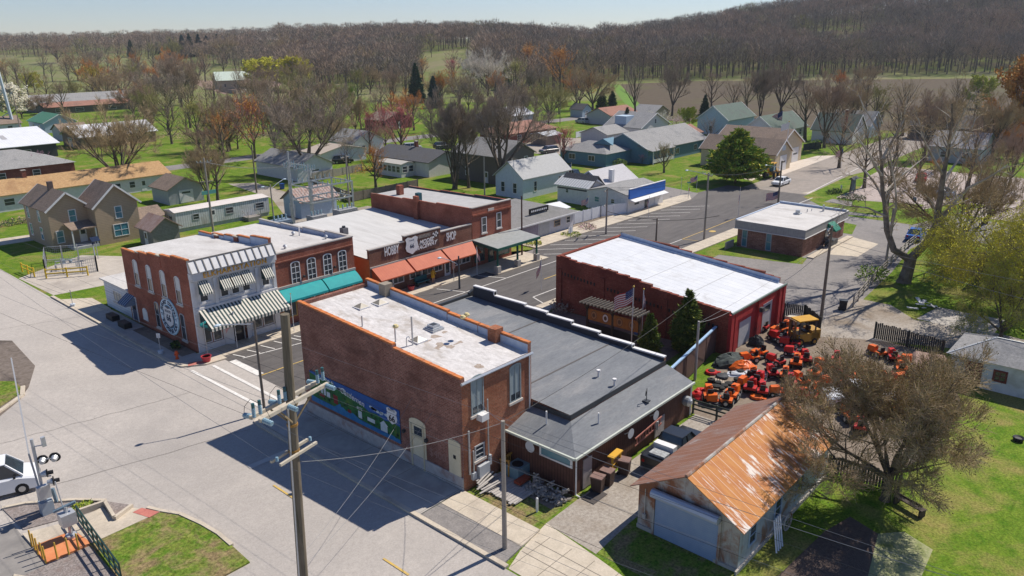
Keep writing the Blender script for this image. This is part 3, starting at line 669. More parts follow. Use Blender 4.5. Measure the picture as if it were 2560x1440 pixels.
mpoly('painted_hills', [(0,.18),(1,.12),(1,.52),(.93,.56),(.85,.5),(.76,.58),(.68,.54),(.6,.66),(.5,.7),(.42,.84),(.33,.8),(.25,.93),(.12,.88),(0,.95)], mg, .004)
mpoly('painted_water', [(0,0),(1,0),(1,.1),(.9,.16),(.8,.07),(.7,.14),(.6,.1),(.5,.24),(.42,.2),(.35,.34),(.28,.16),(.15,.14),(0,.2)], mat('mural_blue',(.02,.12,.3),(.03,.2,.4),2,rough=.7), .006)
mwht = mat('mural_white',(.55,.6,.62),(.42,.5,.52),3,rough=.7)
clouds = MB(); R = random.Random(8)
for k in range(26):
    u = .08+.88*R.random(); z = lerp(.97,.62,u)+R.uniform(-.04,.05); z = min(z,.94); w_ = R.uniform(.015,.035)
    clouds.poly([Fm((u+w_*math.cos(a*PI/5))*mw,(z+.045*math.sin(a*PI/5)*R.uniform(.6,1.2))*mh,.008) for a in range(10)])
clouds.build('painted_clouds', mwht, mur)
bl = MB()
for u0, z0_, u1, z1_ in ((.13,.42,.155,.72),(.165,.4,.19,.7),(.2,.38,.24,.55),(.56,.2,.6,.42),(.66,.24,.74,.36),(.80,.14,.87,.34)):
    bl.poly([Fm(u*mw,z*mh,.010) for u, z in ((u0,z0_),(u1,z0_),(u1,z1_),(u0,z1_))])
bl.poly([Fm(u*mw,z*mh,.010) for u, z in ((.79,.34),(.88,.34),(.835,.48))])
bl.build('painted_buildings', mwht, mur)
bl = MB()
for u0, z0_, u1, z1_ in ((.11,.3,.17,.4),(.28,.28,.33,.56),(.44,.2,.48,.3)): bl.poly([Fm(u*mw,z*mh,.011) for u, z in ((u0,z0_),(u1,z0_),(u1,z1_),(u0,z1_))])
bl.build('painted_barns', mat('mural_red',(.2,.02,.02),rough=.7), mur)
bl = MB(); R = random.Random(3)
for k in range(60):
    u = R.random(); z = lerp(.8,.35,u)*R.uniform(.35,1); bl.poly([Fm((u+.014*math.cos(a*PI/4)*R.uniform(.5,1.2))*mw,(z+.05*math.sin(a*PI/4)*R.uniform(.5,1.2))*mh,.0075) for a in range(8)])
bl.build('painted_trees', mat('mural_dark',(.008,.035,.02),(.03,.09,.03),3,rough=.8), mur)
def shield(mb, F, u, z, s, d0, d1, m=0):
    P_ = [(-.5,.42),(-.3,.52),(0,.44),(.3,.52),(.5,.42),(.42,.2),(.5,-.1),(.42,-.32),(0,-.55),(-.42,-.32),(-.5,-.1),(-.42,.2)]
    return fpoly(mb, F, [(u+a*s,z+b*s) for a, b in P_], d0, d1, m)
mb = MB(); shield(mb, Fm, .925*mw, .74*mh, 1.05, .002, .02); o = mb.build('route_shield', WTRIM, mur)
p = Fm(.925*mw,.66*mh,.026); text_obj('shield_number', '66', .62, BLK, p, (0,-1,0), (0,0,1), o, depth=.004, bold=.015)
p = Fm(.925*mw,.92*mh,.026); text_obj('shield_word', 'ROUTE', .2, BLK, p, (0,-1,0), (0,0,1), o, depth=.004)
text_obj('mural_lettering', 'Cattlemen', .62, WTRIM, Fm(.5*mw,.76*mh,.016), (0,-1,-.12), (0,0,1), mur, depth=.004, shear=.25)
text_obj('mural_lettering', 'BETZ', .26, WTRIM, Fm(.58*mw,.5*mh,.016), (0,-1,0), (0,0,1), mur, depth=.004)
# ------------------------------------------------------------------ dark-roofed tavern beside it
DX, DY, DW, DD = 34.42, 26.0, 11.2, 19.3
t = thing('dark_roof_building', 'single-storey building with a dark flat roof, stepped white coping and brown board rear', 'building', (DX,DY,0))
zd = lambda y: lerp(3.75, 4.55, y/DD)
mb = MB(); mb.faces([(0,0,0),(DW,0,0),(DW,DD,0),(0,DD,0),(0,0,zd(0)),(DW,0,zd(0)),(DW,DD,zd(DD)),(0,DD,zd(DD))], [(0,1,5,4),(1,2,6,5),(2,3,7,6),(3,0,4,7)])
segs = []
for a, b in (((1188,712),(1245,727)),((1241,736),(1319,759)),((1317,762),(1373,779)),((1371,782),(1436,802)),((1434,808),(1504,828)),((1502,834),(1587,859)),((1586,865),(1654,887))):
    A = ox(DX+DW, *a); B_ = ox(DX+DW, *b); segs.append((B_[0]-DY, A[0]-DY, (A[1]+B_[1])/2, (A[1]+B_[1])/2))
for i in range(len(segs)-1): segs[i] = (segs[i+1][1]+.002, *segs[i][1:])
segs[-1] = (0, *segs[-1][1:])
segs = [(max(0,u0),min(DD,u1),z0,z1) for u0,u1,z0,z1 in segs]
for u0, u1, z0_, z1_ in segs: mb.faces([(DW-.25,u0,zd(u0)),(DW,u0,zd(u0)),(DW,u1,zd(u1)),(DW-.25,u1,zd(u1)),(DW-.25,u0,z0_-.1),(DW,u0,z0_-.1),(DW,u1,z0_-.1),(DW-.25,u1,z0_-.1)],[(4,5,6,7),(0,1,5,4),(1,2,6,5),(2,3,7,6),(3,0,4,7)])
mb.build('wall', BR_H, t)
mb = MB(); mb.poly([(0,0,zd(0)+.004),(DW-.25,0,zd(0)+.004),(DW-.25,DD,zd(DD)+.004),(0,DD,zd(DD)+.004)]); mb.build('roof', DROOF, t)
mb = MB()
for u0, u1, z0_, z1_ in segs: mb.box(DW-.28,u0,z0_-.1,DW+.05,u1,z0_)
for (a, b) in zip(segs, segs[1:]): mb.box(DW-.28, a[0]-.0, b[2], DW+.05, a[0]+.1, a[2]-.1) if a[2] > b[2]+.12 else None
mb.build('coping', WTRIM, t)
mb = MB()
for u0, u1, z0_, z1_ in segs: mb.poly([(DW-.256,u0,zd(u0)),(DW-.256,u1,zd(u1)),(DW-.256,u1,z0_-.1),(DW-.256,u0,z0_-.1)])
mb.build('parapet_lining', mat('lining_dark',(.05,.055,.065),rough=.8), t)
mb = MB()
for y in (11.4,4.6): mb.box(.02,y-.06,zd(y)-.02,DW-.3,y+.06,zd(y)+.03)
mb.build('roof_seam', SEAM, t)
mb = MB(); mb.box(0,-.03,zd(0)-.3,DW,.02,zd(0)+.03); mb.box(-.06,-.02,zd(0)-.32,-.0,3.0,zd(0)-.02); mb.build('roof_edge', DKM, t)
mb = MB(); mb.bar((0,DD+.05,zd(DD)+.12),(DW,DD+.05,zd(DD)+.12),.2,.25); mb.bar((DW-.5,DD+.05,zd(DD)+.2),(DW+.1,DD+.05,zd(DD)+.4),.25,.3); mb.build('front_parapet', DKM, t)
for px, py, ptop in ((1496,938,922),(1536,958,950)):
    p = at(px,py,3.95); mb = MB(); mb.cyl((p.x-DX,p.y-DY),.07,zd(p.y-DY)-.02,zd(p.y-DY)+.4,8); mb.cyl((p.x-DX,p.y-DY),.14,zd(p.y-DY)+.4,zd(p.y-DY)+.52,8); mb.build('roof_vent', WTRIM, t)
# lean-to wrapping the rear
e0 = 2.62; X0, X1, Y0 = 32.15-DX, 45.75-DX, 23.95-DY
mb = MB(); mb.faces([(X0,Y0,0),(X1,Y0,0),(X1,Y0,e0),(X0,Y0,e0)],[(0,1,2,3)]); mb.faces([(X0,Y0,0),(X0,3.18,0),(X0,3.18,e0),(X0,Y0,e0)],[(0,1,2,3)]); mb.faces([(X1,Y0,0),(X1,-.01,0),(X1,-.01,3.3),(X1,Y0,e0)],[(0,1,2,3)]); mb.faces([(X0,3.18,0),(-.02,3.18,0),(-.02,3.18,3.35),(X0,3.18,e0)],[(0,1,2,3)])
mb.build('lean_to_wall', BROWN, t)
o_ = .18; hx, hy, hz = -.02, -.02, 3.38
mb = MB(); mb.poly([(X0-o_,Y0-o_,e0),(X1+.05,Y0-o_,e0),(X1+.05,hy,hz),(hx,hy,hz)]); mb.poly([(X0-o_,3.2,e0),(X0-o_,Y0-o_,e0),(hx,hy,hz),(hx,3.2,hz)])
mb.poly([(X0-o_,Y0-o_,e0-.06),(X1+.05,Y0-o_,e0-.06),(X1+.05,hy,hz-.06),(hx,hy,hz-.06)]); mb.poly([(X0-o_,3.2,e0-.06),(X0-o_,Y0-o_,e0-.06),(hx,hy,hz-.06),(hx,3.2,hz-.06)])
mb.build('lean_to_roof', DROOF, t)
mb = MB(); mb.bar((X0-o_-.05,Y0-o_-.05,e0),(X1+.05,Y0-o_-.05,e0),.12,.14); mb.bar((X0-o_-.05,Y0-o_,e0),(X0-o_-.05,3.2,e0),.12,.14); mb.build('gutter', mat('gutter_sage',(.5,.53,.46),rough=.5), t)
mb = MB(); mb.tube([(X0+.06,Y0-.12,e0-.05),(X0+.06,Y0-.08,e0-.3),(X0+.06,Y0-.08,.12),(X0+.05,Y0-.4,.08)],.05,6); mb.tube([(X1-.05,Y0-.08,e0),(X1-.05,Y0-.08,.1)],.06,6); mb.build('downspout', WTRIM, t)
fr = Face((0,Y0,0),(1,0,0),(0,-1,0)); fx = Face((X0,0,0),(0,1,0),(-1,0,0))
door(fr, X0+1.25, .1, .85, 1.95, t, mat('worn_door',(.30,.26,.24),(.36,.3,.28),3,rough=.8), None, True)
u, z = oy(23.95,1648,1062); mb = MB(); fbox(mb,fr,u-DX-.6,z-.75,u-DX+.6,z+.6,0,.04); mb.build('boarded_window', mat('grey_board',(.36,.33,.32),(.28,.25,.24),4,rough=.9), t)
y, z = ox(32.15,1390,1138); u = y-DY
mb = MB(); fpoly(mb,fx,[(u-1.25,z-.42),(u+1.25,z-.42),(u+1.25,z+.38),(u-.6,z+.42),(u-1.25,z+.1)],0,.05); o = mb.build('window', WTRIM, t)
mb = MB(); mb.poly([fx(*p,.06) for p in [(u-1.1,z-.3),(u+1.1,z-.3),(u+1.1,z+.27),(u-.55,z+.3),(u-1.1,z+.05)]]); mb.build('pane', TGLASS, o)
DISH = mat('dish_white',(.5,.52,.53),rough=.5)
for px, py, ff, Y in ((1625,1033,fr,1),(1562,1078,fr,1)):
    u, z = oy(23.95,px,py); mb = MB(); mb.lathe([(.0,.0),(.22,.03),(.34,.12)],(u-DX,-Y0*0,0),14,axis='y')
    mb.v = [(v[0], Y0-.35+v[1]*-1, v[2]+z) for v in mb.v]; mb.bar((u-DX,Y0-.3,z),(u-DX,Y0,z-.2),.05,.05); mb.build('satellite_dish', DISH, t)
y, z = ox(32.15,1337,1110); mb = MB(); mb.lathe([(.0,.0),(.22,.03),(.36,.12)],(0,y-DY,z),14,axis='x'); mb.v = [(X0-.35-v[0],v[1],v[2]) for v in mb.v]; mb.bar((X0-.3,y-DY,z),(X0,y-DY,z+.2),.05,.05); mb.build('satellite_dish', DISH, t)
u, z = oy(23.95,1710,1000); mb = MB(); mb.lathe([(.32,0),(.36,.1),(.36,.45),(.22,.55),(.16,.62)],(u-DX,0,z),14,axis='y'); mb.v = [(v[0],Y0-v[1],v[2]) for v in mb.v]; mb.build('exhaust_fan', GALV, t)
u, z = oy(23.95,1636,1060); mb = MB(); mb.tube([(u-DX,Y0-.08,.2),(u-DX,Y0-.08,2.5)],.05,6); mb.cyl((u-DX,Y0-.15),.14,.9,1.5,8); mb.build('meter_pipe', GALV, t)
for x, y, h in ((-.9,1.2,1.0),(-.0,-1.1,.75)): vent_pipe(t, x if x < -.1 else 1.4, y, 3.0, h, .055, WTRIM)
p = at(1616,1000,3.0); mb = MB(); q = (p.x-DX,p.y-DY); mb.tube([(*q,2.85),(*q,3.85),(q[0]-.25,q[1]-.1,3.75),(q[0]-.3,q[1]-.1,3.45)],.03,5); mb.box(q[0]-.2,q[1]-.2,2.9,q[0]+.2,q[1]+.2,2.98); mb.build('pipe_mast', DKM, t)
s = thing('arched_sign', 'pale arched signboard standing at the street edge of the dark flat roof, seen from behind', 'sign', (37.4,45.55,0))
mb = MB(); F0 = Face((0,0,0),(1,0,0),(0,-1,0)); fpoly(mb, F0, [(-2.6,4.5),(2.6,4.5)]+[(2.6*math.cos(PI*k/10), 4.9+1.0*math.sin(PI*k/10)) for k in range(11)], -.1, .1); mb.build('panel', mat('lilac_panel',(.44,.44,.54),(.5,.5,.58),2,rough=.7), s)
mb = MB(); pts = [(2.65*math.cos(PI*k/10), 0, 4.92+1.05*math.sin(PI*k/10)) for k in range(11)]; mb.tube(pts, .13, 6); mb.build('moulding', mat('tan_mould',(.42,.34,.25),rough=.8), s)
# ------------------------------------------------------------------ corner building with striped awnings
WCLAP = mat('white_siding', (.55,.57,.60), (.62,.64,.66), 2, rough=.8, lines=('z',.28,.4,.14))
EX, EY, EW, ED = 28.4, 61.9, 8.05, 13.2
t = thing('station_building', 'two-storey red brick corner building with white front and black striped awnings', 'building', (EX,EY,0))
ze = lambda y: lerp(8.0, 7.1, y/ED)
def parapet_segs(X, Y, pts): return [(ox(X,*a)[0]-Y, ox(X,*b)[0]-Y, ox(X,*a)[1], ox(X,*b)[1]) for a, b in pts]
L = parapet_segs(EX, EY, (((480,646),(433,630)),((430,634),(409,626)),((407,627),(384,618)),((382,621),(350,609)),((347,620),(302,612))))
Rr = [(0,3.1,8.75,8.55),(3.15,5.6,8.3,8.2),(5.65,8.0,8.0,7.9),(8.05,10.4,7.75,7.65),(10.45,13.2,7.5,7.4)]
Ls = []
zt = 8.42
for i, (a, b) in enumerate(((0,2.9),(2.95,5.0),(5.05,7.6),(7.65,9.8),(9.85,13.2))): Ls.append((a,b,zt-.28*i,zt-.28*i-.1))
mb = MB(); mb.faces([(0,0,0),(EW,0,0),(EW,ED,0),(0,ED,0),(0,0,ze(0)),(EW,0,ze(0)),(EW,ED,ze(ED)),(0,ED,ze(ED))], [(0,1,5,4),(1,2,6,5),(2,3,7,6),(3,0,4,7)])
for S_, x0, x1 in ((Ls,0,.3),(Rr,EW-.3,EW)):
    for y0, y1, a, b in S_: mb.faces([(x0,y0,ze(y0)),(x1,y0,ze(y0)),(x1,y1,ze(y1)),(x0,y1,ze(y1)),(x0,y0,a),(x1,y0,a),(x1,y1,b),(x0,y1,b)], [(4,5,6,7),(0,1,5,4),(1,2,6,5),(2,3,7,6),(3,0,4,7)])
mb.build('wall', BR_E, t)
mb = MB(); mb.poly([(.3,0,ze(0)+.004),(EW-.3,0,ze(0)+.004),(EW-.3,ED,ze(ED)+.004),(.3,ED,ze(ED)+.004)]); mb.build('roof', WROOF2, t)
fx = Face((0,0,0),(0,1,0),(-1,0,0)); fr = Face((0,0,0),(1,0,0),(0,-1,0)); fR = Face((EW,0,0),(0,1,0),(1,0,0))
for F_, S_ in ((fx,Ls),(fR,Rr)): mb = MB(); coping(mb, F_, S_); mb.build('coping', CAPS, t)
mb = MB()
for y0,y1,a,b in Rr: mb.poly([(EW-.305,y0,ze(y0)),(EW-.305,y1,ze(y1)),(EW-.305,y1,b-.02),(EW-.305,y0,a-.02)])
mb.build('parapet_flashing', BLUW, t)
for y in (5.3,9.7):
    mb = MB(); mb.box(-.04,y-.35,6.9,.5,y+.35,8.42-.1*y); o = mb.build('chimney', BR_E, t); mb = MB(); mb.box(-.08,y-.4,8.42-.1*y,.55,y+.4,8.52-.1*y); mb.build('cap', CONC, o)
for y in (5.6,9.4):
    mb = MB(); mb.box(EW-.45,y-.35,6.9,EW+.1,y+.35,8.75-.12*y); o = mb.build('chimney', BR_E, t); mb = MB(); mb.box(EW-.5,y-.4,8.75-.12*y,EW+.15,y+.4,8.85-.12*y); mb.build('cap', CONC, o)
WPAN = mat('white_panel',(.66,.66,.62),(.6,.6,.57),3,rough=.8)
for px, py in ((341,681),(374,695),(409,709),(446,725)):
    y, z = ox(EX,px,py); window(fx, y-EY, z-1.3, .95, 2.55, t, WTRIM, GLASS, .3, (1,2), SILL, shade=WPAN)
for px, py in ((395,785),(459,816)):
    y, z = ox(EX,px,py); window(fx, y-EY, z-1.3, .8, 2.5, t, GTRIM, GLASS, .2, (1,2), SILL)
y, z = ox(EX,364,786); mb = MB(); fpoly(mb,fx,archp(y-EY,z-.6,1.0,1.25,.45),0,.05); mb.build('blocked_window', WPAN, t)
y, z = ox(EX,341,790); door(fx, y-EY, .14, 1.0, 2.4, t, mat('navy_door',(.04,.06,.12),rough=.5), (.5,.9), True, frame=WTRIM)
WF = mat('white_front',(.60,.59,.585),(.67,.66,.65),2.5,rough=.7)
mb = MB(); fbox(mb,fr,0,4.15,EW,7.0,0,.12); fbox(mb,fr,0,3.65,EW,4.15,0,.3); fbox(mb,fr,-.03,6.55,EW+.05,6.8,.12,.3); fbox(mb,fr,0,0,.5,3.65,0,.2); fbox(mb,fr,EW-.5,0,EW,3.65,0,.2)
fbox(mb,fr,-.03,6.8,.3,7.3,.0,.45); fbox(mb,fr,EW-.3,6.8,EW+.1,7.6,.0,.45)
for u in (0,2.0,6.0,EW-.3): fbox(mb,fr,u,4.15,u+.3,6.5,.12,.24)
mb.build('front_facade', WF, t)
mb = MB(); fbox(mb,fr,.1,6.66,EW-.1,7.35,.31,.5); mb.build('sign_band', mat('grey_white',(.52,.52,.52),rough=.7), t)
mb = MB(); mb.faces([fr(-.02,7.36,.62),fr(EW+.02,7.36,.62),fr(EW+.02,8.32,.05),fr(-.02,8.32,.05),fr(-.02,7.36,.1),fr(EW+.02,7.36,.1)],[(0,1,2,3),(0,1,5,4),(0,3,4),(1,2,5)]); o = mb.build('mansard', WF, t)
mb = MB()
for k in range(13):
    u = .02+k*(EW-.04)/12; mb.bar(fr(u,7.38,.64),fr(u,8.32,.08),.09,.07)
mb.bar(fr(0,8.33,.05),fr(EW,8.33,.05),.12,.1); mb.build('batten', mat('batten_brown',(.16,.15,.14),rough=.7), o)
for wd, u in (('ELKHART',2.55),('STATION',5.6)):
    text_obj('sign_lettering', wd, .66, GOLD, fr(u,6.98,.54), (1,0,0), (0,0,1), t, depth=.03, bold=.008, sx=1.0, sp=1.12)
for cx in (1.05,2.95,4.0,5.05,7.0):
    window(fr, cx, 4.55, .82, 1.85, t, WTRIM, GLASS, 0, (1,2), WF, d=.12)
    awning(Face(fr(0,0,.24),(1,0,0),(0,-1,0)), cx-.45, cx+.45, 6.45, 5.55, .75, t, CANV, DKG, 9, .18)
awning(Face(fr(0,0,.3),(1,0,0),(0,-1,0)), .35, EW-.05, 3.95, 2.75, 1.9, t, CANV, DKG, 45, .28)
for u0, u1 in ((.55,1.35),(1.45,2.3),(5.2,6.3),(6.4,7.5)): window(fr, (u0+u1)/2, .75, u1-u0, 1.8, t, WF, GLASS, 0, (1,1), None)
mb = MB(); fbox(mb,fr,.5,.14,2.4,.7,0,.12); fbox(mb,fr,5.1,.14,EW-.5,.7,0,.12); split(mb.build('shopfront_base', WF, t))
door(fr, 3.8, .14, 1.1, 2.2, t, mat('dark_door',(.05,.04,.04),rough=.5), (.3,.92), True, frame=WF)
mb = MB(); mb.faces([fr(2.4,.14,0),fr(3.15,.14,.5),fr(3.15,2.7,.5),fr(2.4,2.7,0)],[(0,1,2,3)]); mb.faces([fr(5.2,.14,0),fr(4.45,.14,.5),fr(4.45,2.7,.5),fr(5.2,2.7,0)],[(0,1,2,3)]); split(mb.build('shopfront_return', WF, t))
# round wall sign
y, z = ox(EX-.12,423,792); rs = 1.72
s = thing('round_sign', 'big round blue and white wall sign hung on the red brick corner building', 'sign', (EX-.12,y,z))
SB = mat('sign_blue',(.045,.22,.36),rough=.6); SL = mat('sign_light',(.45,.66,.74),rough=.6); SN = mat('sign_navy',(.015,.03,.07),rough=.6)
fs = Face((0,0,0),(0,-1,0),(-1,0,0))
def disc(r, d0, d1, m, nm, par): q = MB(); fpoly(q, fs, [(r*math.cos(2*PI*k/40), r*math.sin(2*PI*k/40)) for k in range(40)], d0, d1); return q.build(nm, m, par)
disc(rs,-.1,0,SL,'rim',s); disc(rs*.95,.001,.015,mat('sign_ring',(.62,.72,.78),rough=.6),'lettering_ring',s); disc(rs*.64,.016,.03,SB,'inner_rim',s); disc(rs*.6,.031,.045,mat('sign_core',(.12,.13,.15),rough=.7),'inner_disc',s)
mb = MB(); shield(mb, fs, 0, 0, 1.75, .046, .06); o = mb.build('route_shield', WTRIM, s)
text_obj('shield_number', '66', .85, SN, fs(0,-.12,.064), (0,-1,0), (0,0,1), o, depth=.004, bold=.03)
text_obj('shield_word', 'ROUTE', .34, SN, fs(0,.52,.064), (0,-1,0), (0,0,1), o, depth=.004, bold=.01)
def arc_text(txt, r, a0, a1, flip, par):
    for k, ch in enumerate(txt):
        if ch == ' ': continue
        a = lerp(a0,a1,k/(len(txt)-1)); e = Vector((0,-math.sin(a),0))+Vector((0,0,-math.cos(a))) if False else None
        rad = Vector((0,-math.cos(a),math.sin(a))); tan = Vector((0,-math.sin(a),-math.cos(a)))
        up = rad if not flip else -rad; ex = tan if not flip else -tan
        text_obj('sign_letter', ch, .52, SN, fs(r*math.cos(a), r*math.sin(a), .02), ex, up, par, depth=.004, bold=.018)
arc_text('ELKHART STATION', rs*.79, math.radians(158), math.radians(22), False, s)
arc_text('THE MOTHER ROAD', rs*.79, math.radians(203), math.radians(337), True, s)
for a in (180,0): text_obj('sign_star', '*', .6, SN, fs(rs*.79*math.cos(math.radians(a)), -.12, .02), (0,-1,0), (0,0,1), s, depth=.004, bold=.02)
# white annex
t = thing('white_annex', 'small white flat-roofed annex behind the red brick corner building, with a striped door canopy', 'building', (28.6,75.3,0))
mb = MB(); mb.box(0,0,0,3.2,6.2,2.85); mb.build('wall', WCLAP, t)
mb = MB(); mb.box(-.25,-.05,2.86,3.3,6.5,3.0); mb.build('roof', WROOF2, t)
fx = Face((0,0,0),(0,1,0),(-1,0,0)); fb = Face((0,0,0),(1,0,0),(0,-1,0))
window(fx, 3.1, 1.0, 2.0, 1.2, t, WTRIM, mat('frosted',(.3,.3,.27),rough=.3), 0, (3,1), SILL)
awning(Face((-.16,-1.2,0),(0,1,0),(-1,0,0)), -.3, 1.4, 2.75, 2.0, 1.0, t, NAVY, mat('blue_grey_canvas',(.2,.26,.34),rough=.8), 9, .15)
# ------------------------------------------------------------------ brick building with teal awning
TX, TW, TD = 36.48, 9.0, 17.0
t = thing('teal_awning_building', 'two-storey red brick building with four arched windows over a teal awning', 'building', (TX,61.9,0))
zt = lambda y: lerp(6.75, 6.1, y/TD)
mb = MB(); mb.faces([(0,0,0),(TW,0,0),(TW,TD,0),(0,TD,0),(0,0,zt(0)),(TW,0,zt(0)),(TW,TD,zt(TD)),(0,TD,zt(TD))], [(0,1,5,4),(1,2,6,5),(2,3,7,6),(3,0,4,7)])
mb.box(0,0,6.75,TW,.3,7.15)
fr = Face((0,0,0),(1,0,0),(0,-1,0)); fbox(mb,fr,.1,6.3,TW-.1,6.42,0,.1); fbox(mb,fr,0,6.0,.35,7.1,0,.08)
RS2 = [(0.3,4.3,7.15,7.1),(4.35,8.3,6.95,6.9),(8.35,12.6,6.75,6.7),(12.65,17,6.55,6.5)]
for y0,y1,a,b in RS2: mb.faces([(TW-.25,y0,zt(y0)),(TW,y0,zt(y0)),(TW,y1,zt(y1)),(TW-.25,y1,zt(y1)),(TW-.25,y0,a),(TW,y0,a),(TW,y1,b),(TW-.25,y1,b)], [(4,5,6,7),(0,1,5,4),(1,2,6,5),(2,3,7,6),(3,0,4,7)])
mb.build('wall', BR_E, t)
mb = MB(); mb.poly([(0,.3,zt(0)+.004),(TW-.25,.3,zt(0)+.004),(TW-.25,TD,zt(TD)+.004),(0,TD,zt(TD)+.004)]); mb.build('roof', WROOF2, t)
mb = MB()
for y0,y1,a,b in RS2: mb.poly([(TW-.256,y0,zt(y0)),(TW-.256,y1,zt(y1)),(TW-.256,y1,b-.02),(TW-.256,y0,a-.02)])
mb.build('parapet_flashing', BLUW, t)
TANC = mat('tan_coping',(.38,.35,.32),rough=.8)
mb = MB(); mb.box(-.03,-.06,7.15,TW+.03,.36,7.25)
for y0,y1,a,b in RS2: mb.faces([(TW-.3,y0,a),(TW+.04,y0,a),(TW+.04,y1,b),(TW-.3,y1,b),(TW-.3,y0,a+.1),(TW+.04,y0,a+.1),(TW+.04,y1,b+.1),(TW-.3,y1,b+.1)],[(4,5,6,7),(0,1,5,4),(1,2,6,5),(2,3,7,6),(3,0,4,7)])
mb.build('coping', TANC, t)
for px, py in ((739,681),(779,671),(819,661),(856,652)):
    x, z = oy(61.9,px,py); window(fr, x-TX, z-1.15, 1.0, 2.25, t, WTRIM, GLASS, .22, (2,4), SILL)
for px, py in ((739+20,690),(836,667)):
    x, z = oy(61.9,px,py); mb = MB(); fbox(mb,fr,x-TX-.06,z-.1,x-TX+.06,z+.1,0,.25); mb.build('wall_lamp', DKM, t)
awning(fr, .15, 4.8, 3.75, 2.9, 1.25, t, TEAL, None, 8, .2, curve=1); awning(fr, 4.95, TW-.1, 3.75, 2.9, 1.25, t, TEAL, None, 8, .2, curve=1)
mb = MB(); fbox(mb,fr,0,3.78,TW,4.0,0,.14); mb.build('cornice_band', TANC, t)
for u in (1.2,2.9,6.2,7.9): window(fr, u, .8, 1.5, 1.7, t, mat('ochre_frame',(.4,.25,.08),rough=.7), GLASS, 0, (2,1), None)
door(fr, 4.55, .14, 1.0, 2.2, t, mat('oak_door',(.2,.1,.05),rough=.6), (.4,.9), True, frame=WTRIM)
for px, py in ((733,585),(713,623),(815,598)):
    p = at(px,py,6.6); q = (p.x-TX,p.y-61.9); z = zt(q[1]); mb = MB(); mb.cyl(q,.12,z-.02,z+.25,8); mb.cyl(q,.22,z+.25,z+.42,10,r1=.1); mb.build('roof_vent', GALV, t)
p = at(749,589,6.5); vent_pipe(t, p.x-TX, p.y-61.9, zt(p.y-61.9)-.02, .9, .07, WTRIM)
# ------------------------------------------------------------------ single-storey hobby shop with orange metal awnings
HX, HW, HD = 47.35, 15.0, 18.0
t = thing('hobby_shop', 'single-storey brick shop with three rust orange metal awnings and a white roof', 'building', (HX,61.9,0))
zh = lambda y: lerp(4.35, 4.9, y/HD)
mb = MB(); mb.faces([(0,0,0),(HW,0,0),(HW,HD,0),(0,HD,0),(0,0,zh(0)),(HW,0,zh(0)),(HW,HD,zh(HD)),(0,HD,zh(HD))], [(0,1,5,4),(1,2,6,5),(2,3,7,6),(3,0,4,7)])
u1, u2 = oy(61.9,1010,600)[0]-HX, oy(61.9,1100,575)[0]-HX
zl, zm, zr_ = oy(61.9,960,618)[1], oy(61.9,1050,582)[1], oy(61.9,1140,571)[1]
mb.box(0,0,4.35,u1,.3,zl); mb.box(u1,-.04,4.2,u2,.3,zm); mb.box(u2,0,4.35,HW,.3,zr_)
fr = Face((0,0,0),(1,0,0),(0,-1,0)); fx = Face((0,0,0),(0,1,0),(-1,0,0))
mb.build('wall', BR_H, t)
mb = MB(); mb.poly([(0,.3,zh(0)+.004),(HW,.3,zh(0)+.004),(HW,HD,zh(HD)+.004),(0,HD,zh(HD)+.004)]); mb.build('roof', mat('ribbed_white_roof',(.55,.54,.52),(.48,.47,.45),.6,(.4,.385,.365),.25,(.55,.75),.8,st=(2,.4,1)), t)
mb = MB(); fbox(mb,fx,.02,0,HD,4.3,0,.02); mb.build('side_wall', ORWALL, t)
mb = MB(); mb.box(-.04,-.06,zl,u1,.36,zl+.1); mb.box(u1-.06,-.1,zm,u2+.06,.36,zm+.1); mb.box(u2,-.06,zr_,HW,.36,zr_+.1); fbox(mb,fr,0,3.35,u1,3.5,0,.1); fbox(mb,fr,u1,3.4,u2,3.55,.04,.14); fbox(mb,fr,u2,3.35,HW,3.5,0,.1); mb.build('coping', TANC, t)
for a, b in ((.15,u1-.1),(u1+.15,u2-.15),(u2+.1,HW-.1)): awning(fr, a, b, 3.35, 2.35, 1.5, t, ORANGE, None, 1, .12, d=.12)
mb = MB(); fbox(mb,fr,0,3.3,HW,3.34,0,.13); mb.build('awning_rail', BROWN, t)
for wd, cx, zz in (('HOBBY',oy(61.9,978,627)[0]-HX,oy(61.9,978,627)[1]),('SHOP',oy(61.9,1127,591)[0]-HX,oy(61.9,1127,591)[1])):
    text_obj('sign_lettering', wd, 1.3, WTRIM, fr(cx,zz,.06), (1,0,0), (0,0,1), t, depth=.03, bold=.03, sx=.46)
for u, w_ in ((1.5,1.6),(3.6,1.7),(6.1,1.7),(7.9,1.7),(9.5,1.3),(12.4,1.5),(13.9,1.4)): window(fr, u, .95, w_, 1.35, t, WTRIM, GLASS, 0, (2,1), None)
for u in (2.55,10.9): door(fr, u, .14, .9, 2.1, t, WTRIM, (.15,.9), True)
p = at(1042-183,592,4.6); p = at(860,578,5.0)
mb = MB(); q = (p.x-HX,p.y-61.9); mb.box(q[0]-.35,q[1]-.35,4.3,q[0]+.35,q[1]+.35,5.4); o = mb.build('chimney', mat('block_chimney',(.13,.13,.14),rough=.9), t); mb = MB(); mb.cyl(q,.2,5.4,5.62,8); mb.build('flue', DKM, o)
cxm = (u1+u2)/2+HX
s = thing('raceway_sign', 'dark board with shield, checkered flag and slanted lettering above the middle orange awning', 'sign', (cxm,61.74,(3.7+zm)/2))
f0 = Face((0,0,0),(1,0,0),(0,-1,0)); bw = (u2-u1)*.86; bh = (zm-3.75)*.86
